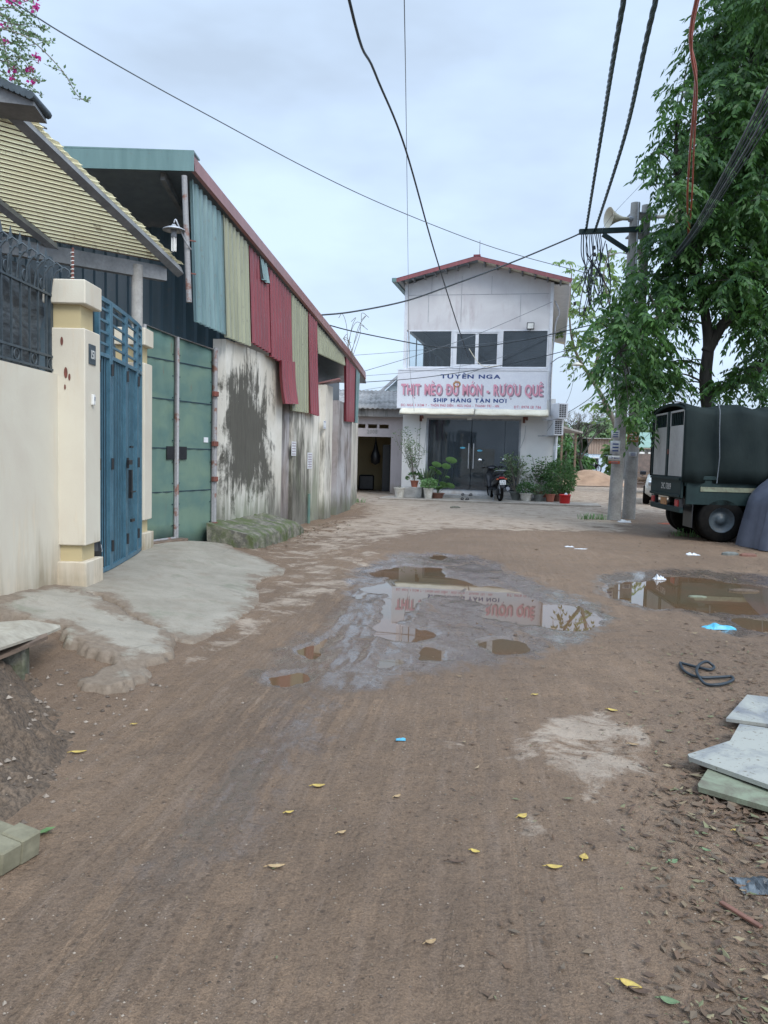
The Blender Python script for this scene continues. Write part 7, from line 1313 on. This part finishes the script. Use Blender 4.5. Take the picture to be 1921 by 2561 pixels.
crumple('plastic_bag', 1797, 1568, .13, .06, .03, 'plastic_blue', 'crumpled bright blue plastic bag on the mud by the puddle', 'plastic bag', 1); crumple('paper_scrap', 1732, 1388, .10, .05, .03, 'plastic_white', 'white plastic scrap lying in front of the truck wheels', 'litter', 2); crumple('paper_scrap', 1649, 1443, .07, .05, .05, 'plastic_white', 'white scrap standing at the far rim of the right puddle', 'litter', 3)
crumple('paper_scrap', 1424, 1368, .07, .05, .02, 'plastic_white', 'white scrap left of the twin poles on the dirt', 'litter', 4); crumple('paper_scrap', 1453, 1372, .10, .03, .01, 'plastic_white', 'long thin white scrap on the dirt right of its neighbour', 'litter', 5); crumple('paper_scrap', 1562, 1307, .14, .1, .07, 'plastic_white', 'white bag crumpled against the foot of the right pole', 'litter', 6); crumple('blue_scrap', 1002, 1858, .022, .012, .01, 'plastic_blue', 'tiny blue plastic scrap alone in the middle of the muddy road', 'litter', 7)
crumple('orange_sheet', 1700, 1311, .42, .16, .05, 'orange_cloth', 'strip of orange plastic sheet under the rear of the truck', 'plastic sheet', 8); crumple('grey_sheet', 1895, 2225, .07, .05, .02, 'netting', 'flattened grey rag among dead leaves at the lower right edge', 'rag', 9)
a, b = PZ(1802, 2253, .02), PZ(1905, 2316, .02); top(MB().bar(Vector((a.x, a.y, hz(a.x, a.y) + .012)), Vector((b.x, b.y, hz(b.x, b.y) + .012)), .017, .010, bev=.002).build('wood_stick', M['pot_brown']), 'reddish brown split wood stick near the lower right corner', 'stick')
for k, (u, v, s, lb_) in enumerate(((1826, 1388, .09, 'dark brick lying left of the two near the truck'), (1871, 1391, .09, 'reddish brick lying right of the two near the truck'), (1138, 1270, .10, 'flat grey stone on the road before the scooter'), (1745, 1486, .07, 'sodden piece of wood floating in the right puddle'), (1860, 1472, .12, 'flat muddy lump breaking the surface of the right puddle'))):
    q = PZ(u, v, 0); m = MB(); z0_ = max(hz(q.x, q.y), WZ); m.lathe([(0, -.02), (s, -.01), (s * .95, s * .35), (s * .5, s * .55), (0, s * .5)], (0, 0, 0), 9, Matrix.Rotation(k, 3, 'Z'), False); m.v = [(q.x + x * 1.5, q.y + y * .7, z0_ + z_ * (1 if k < 3 else .35)) for x, y, z_ in m.v]; top(m.build(['brick', 'brick', 'stone', 'wood_piece', 'mud_lump'][k], [M['pot_grey'], M['pot_brown'], M['mossy'], M['board_green'], SOILM][k]), lb_, ['brick', 'brick', 'stone', 'wood', 'mud'][k])
# grass tufts
for (u, v, y, n, lb_) in ((1480, 1300, 18.2, 90, 'tuft of green weeds at the foot of the left utility pole'), (1725, 1308, 14.6, 60, 'tuft of green weeds under the rear of the truck'), (888, 1262, 22.4, 70, 'weeds at the corner where the warehouse wall ends')):
    c = PY(u, v, y); c.z = 0; m = MB()
    for k in range(n): a = rnd.uniform(0, 6.28); b = c + Vector((rnd.uniform(-.3, .3), rnd.uniform(-.15, .15), -.02)); L_ = rnd.uniform(.10, .24); r = Vector((-math.sin(a), math.cos(a), 0)) * .006; e_ = Vector((math.cos(a), math.sin(a), 0)); m.grid([[b - r, b + r], [b + e_ * L_ * .3 + Vector((0, 0, L_ * .7)) - r, b + e_ * L_ * .3 + Vector((0, 0, L_ * .7)) + r], [b + e_ * L_ * .8 + Vector((0, 0, L_ * .75)), b + e_ * L_ * .8 + Vector((0, 0, L_ * .75)) + r * .1]])
    top(m.build('weed_tuft', M['leaf_round']), lb_, 'weeds')
# single fallen leaves
lm = {'y': basic('yellow_leaf', (.50, .38, .09), (.38, .26, .08), 40, .6, .1), 't': basic('tan_leaf', (.42, .30, .16), (.28, .19, .10), 40, .8, .2), 'g': basic('green_leaf', (.10, .17, .08), (.15, .2, .10), 40, .6, .2), 'b': basic('brown_leaf', (.12, .075, .05), (.07, .045, .03), 40, .8, .3), 'p': basic('greyish_green_leaf', (.24, .25, .14), (.32, .30, .18), 60, .8, .3)}
def gleaf1(u, v, L_, w, ang, k, label, curl=.004):
    q = PZ(u, v, 0.01); z0_ = ptop(q.x, q.y) + .004; R_ = Matrix.Rotation(ang, 3, 'Z'); m = MB(); rows = []
    for i in range(8):
        f = i / 7; wv = w / 2 * math.sin(math.pi * f) ** .8 * (1.1 - .4 * f) + .0005; x = (f - .5) * L_; zc = curl * (4 * (f - .5) ** 2); rows.append([Vector((q.x, q.y, z0_)) + R_ @ Vector((x, s * wv, zc + abs(s) * curl * .8 + .002)) for s in (-1, -.5, 0, .5, 1)])
    m.grid(rows); m.tube([rows[0][2], rows[0][2] + R_ @ Vector((-L_ * .22, 0, -.003))], .0015, 4); top(m.build('fallen_leaf', lm[k], solid=.0008), label, 'leaf', 'single fallen leaves on the muddy road')
F_ = 1.158
for (x, y, L_, w, a, k, lb_) in ((688,1695,.055,.03,.1,'y','yellow leaf in the middle of the road just left of centre'),(625,1750,.035,.02,.3,'y','small yellow leaf left of and below the mid road one'),(170,1617,.07,.028,.2,'y','yellow leaf beside the dug soil heap'),(1323,1533,.06,.035,-.6,'y','yellow leaf just above the pale concrete patch'),(1156,1502,.035,.025,0,'y','small yellow leaf below the main puddle'),(1128,1765,.045,.035,.5,'y','yellow leaf on the left arm of the pale concrete patch'),(1197,1873,.055,.026,-.1,'y','yellow leaf directly below the pale concrete patch'),(1261,1852,.04,.034,1.1,'y','round yellow leaf on the lower pale spot'),(1026,1842,.035,.022,-.5,'y','small yellow leaf far left of the pale spots'),(1362,2127,.06,.030,-.6,'y','yellow leaf touching a brown curl in the lower right'),(1382,2140,.06,.024,-.3,'b','brown curled leaf beside the lower right yellow one'),(597,1872,.06,.024,.15,'t','tan yellow leaf in the lower centre left'),(551,2310,.085,.05,.2,'p','large greyish green leaf at the bottom of the picture'),(1446,2160,.05,.028,-.4,'g','green curled leaf in the lower right'),(1545,2232,.06,.04,.1,'g','broad dark green leaf near the bottom right corner'),(858,1720,.035,.022,.6,'t','tan leaf in the middle of the road'),(1525,1838,.035,.018,-.7,'g','small green leaf left of the dry leaf drift'),(1453,1864,.04,.03,.3,'g','pale green leaf right of the pale spots'),(1368,1608,.05,.025,-.3,'t','tan curled leaf on the upper right of the concrete patch'),(738,1795,.035,.022,.4,'t','tan leaf right of the lower wheel track'),(290,1560,.03,.02,.2,'y','small pale yellow leaf below the broken slab edge'),(1640,2255,.05,.03,.4,'g','green leaf at the very right bottom edge'),(1590,1795,.03,.02,0,'y','small yellow leaf beside the lowest board'),(1558,1640,.035,.03,.4,'y','small round yellow leaf left of the farthest board'),(1285,1885,.0,.0,0,'',''),(930,2035,.035,.02,.4,'t','small tan leaf in the bottom middle'),(985,1865,.06,.015,-.1,'b','dark brown twig like leaf at lower centre'),(1345,2060,.0,.0,0,'','')):
    if k: gleaf1(x * F_, y * F_, L_, w, a, k, lb_)
# drift of dead leaves, scattered litter and gravel: uncountable
def scatter_leaves(name, spots, mat_, kind_label):
    V = []; n = 0; r = nr
    for (x, y, L_) in spots:
        a = r.uniform(0, 6.28); zc = ptop(x, y) + .003 + r.uniform(0, .006); c, s_ = math.cos(a), math.sin(a); w = L_ * r.uniform(.25, .5); lift = r.uniform(0, L_ * .35); t1, t2 = r.uniform(-.4, .4) * w, r.uniform(0, .5) * w
        pts = [(-L_ / 2, 0, lift * .5), (0, w / 2, max(0, t1) + .001), (L_ / 2, 0, lift), (0, -w / 2, t2)]
        V += [(x + p[0] * c - p[1] * s_, y + p[0] * s_ + p[1] * c, zc + p[2]) for p in pts]
    o = npmesh(name, np.array(V), np.arange(len(V)).reshape(-1, 4), mat_); tag(o, kind_label, name.replace('_', ' '), kind='stuff'); return o
g = NG('mixed_dead_leaves'); rn = g.island(); r_ = g.N.new('ShaderNodeValToRGB'); e_ = r_.color_ramp.elements; e_[0].position = 0; e_[0].color = (.06, .04, .028, 1); e_[1].position = 1; e_[1].color = (.26, .19, .12, 1)
for p_, c_ in ((.25, (.13, .08, .05)), (.5, (.12, .075, .045)), (.75, (.11, .085, .06)), (.88, (.17, .12, .075)), (.94, (.12, .15, .07))): q = e_.new(p_); q.color = C4(c_)
g.L.new(rn, r_.inputs['Fac']); DL = g.out(r_.outputs['Color'], .8)
sp_ = []
for _ in range(19000):
    y = 1.7 + 5.2 * nr.rand() ** 1.3; x = nr.uniform(.3, .72 * y + .2); edge = ss(.42, .66, x / y / .72 - .16 * float(vn(x, y, .5, 3))) if y < 6 else ss(.5, .9, x / y)
    if nr.rand() < edge * .9 + .05: sp_.append((x, y, nr.uniform(.008, .02) if nr.rand() < .6 else nr.uniform(.02, .048)))
for _ in range(1500):
    y = 6 + 9 * nr.rand(); x = nr.uniform(.0, .55 * y + .5)
    if nr.rand() < .12 + .5 * ss(.25, .5, x / y) and float(pools(np.array([x]), np.array([y]))[0]) > .05: sp_.append((x, y, nr.uniform(.02, .07)))
for _ in range(420): sp_.append((nr.normal(1.52, .17), nr.normal(2.95, .24), nr.uniform(.03, .075)))
for _ in range(700): y = 1.8 + 4 * nr.rand(); sp_.append((nr.uniform(-.5 * y, .3 * y), y, nr.uniform(.006, .02)))
for _ in range(260): y = nr.uniform(10.5, 16); x0_ = onwall(max(y, 10.9))[0].x; sp_.append((x0_ + .45 + abs(nr.normal(0, .35)), y, nr.uniform(.03, .08)))
scatter_leaves('leaf_litter', sp_, DL, 'brown dead leaves strewn thickest along the right edge of the road')
g = NG('mixed_gravel'); rn = g.island(); STM = g.out(g.ramp(rn, .1, .95, (.08, .06, .045), (.30, .25, .20)), .85)
V = []; Fv = []
def stone(x, y, r_):
    n0 = len(V); zc = ptop(x, y) + r_ * .15; j = nr.uniform(.6, 1.3, 6)
    for k, (a, b, c) in enumerate(((1, 0, 0), (-1, 0, 0), (0, 1, 0), (0, -1, 0), (0, 0, .7), (0, 0, -.7))): V.append((x + a * r_ * j[k], y + b * r_ * j[k], zc + c * r_ * j[k]))
    for f in ((0, 2, 4), (2, 1, 4), (1, 3, 4), (3, 0, 4), (2, 0, 5), (1, 2, 5), (3, 1, 5), (0, 3, 5)): Fv.append(tuple(i + n0 for i in f))
for _ in range(5200):
    y = 1.7 + 6.5 * nr.rand() ** 1.5; x = nr.uniform(-.55 * y, .6 * y)
    if float(vn(x, y, .9, 9)) + .5 < nr.rand() * 1.1: continue
    if float(pools(np.array([x]), np.array([y]))[0]) < .05: continue
    stone(x, y, nr.choice([.0025, .0035, .005, .009], p=[.42, .36, .19, .03]))
for _ in range(300):
    y = nr.uniform(2.0, 4.6); x = nr.uniform(-2.4, -1.25); stone(x, y, nr.uniform(.006, .02))
o = npmesh('gravel', np.array(V), np.array(Fv), STM); tag(o, 'loose grit and small stones pressed into the mud', 'gravel', kind='stuff')
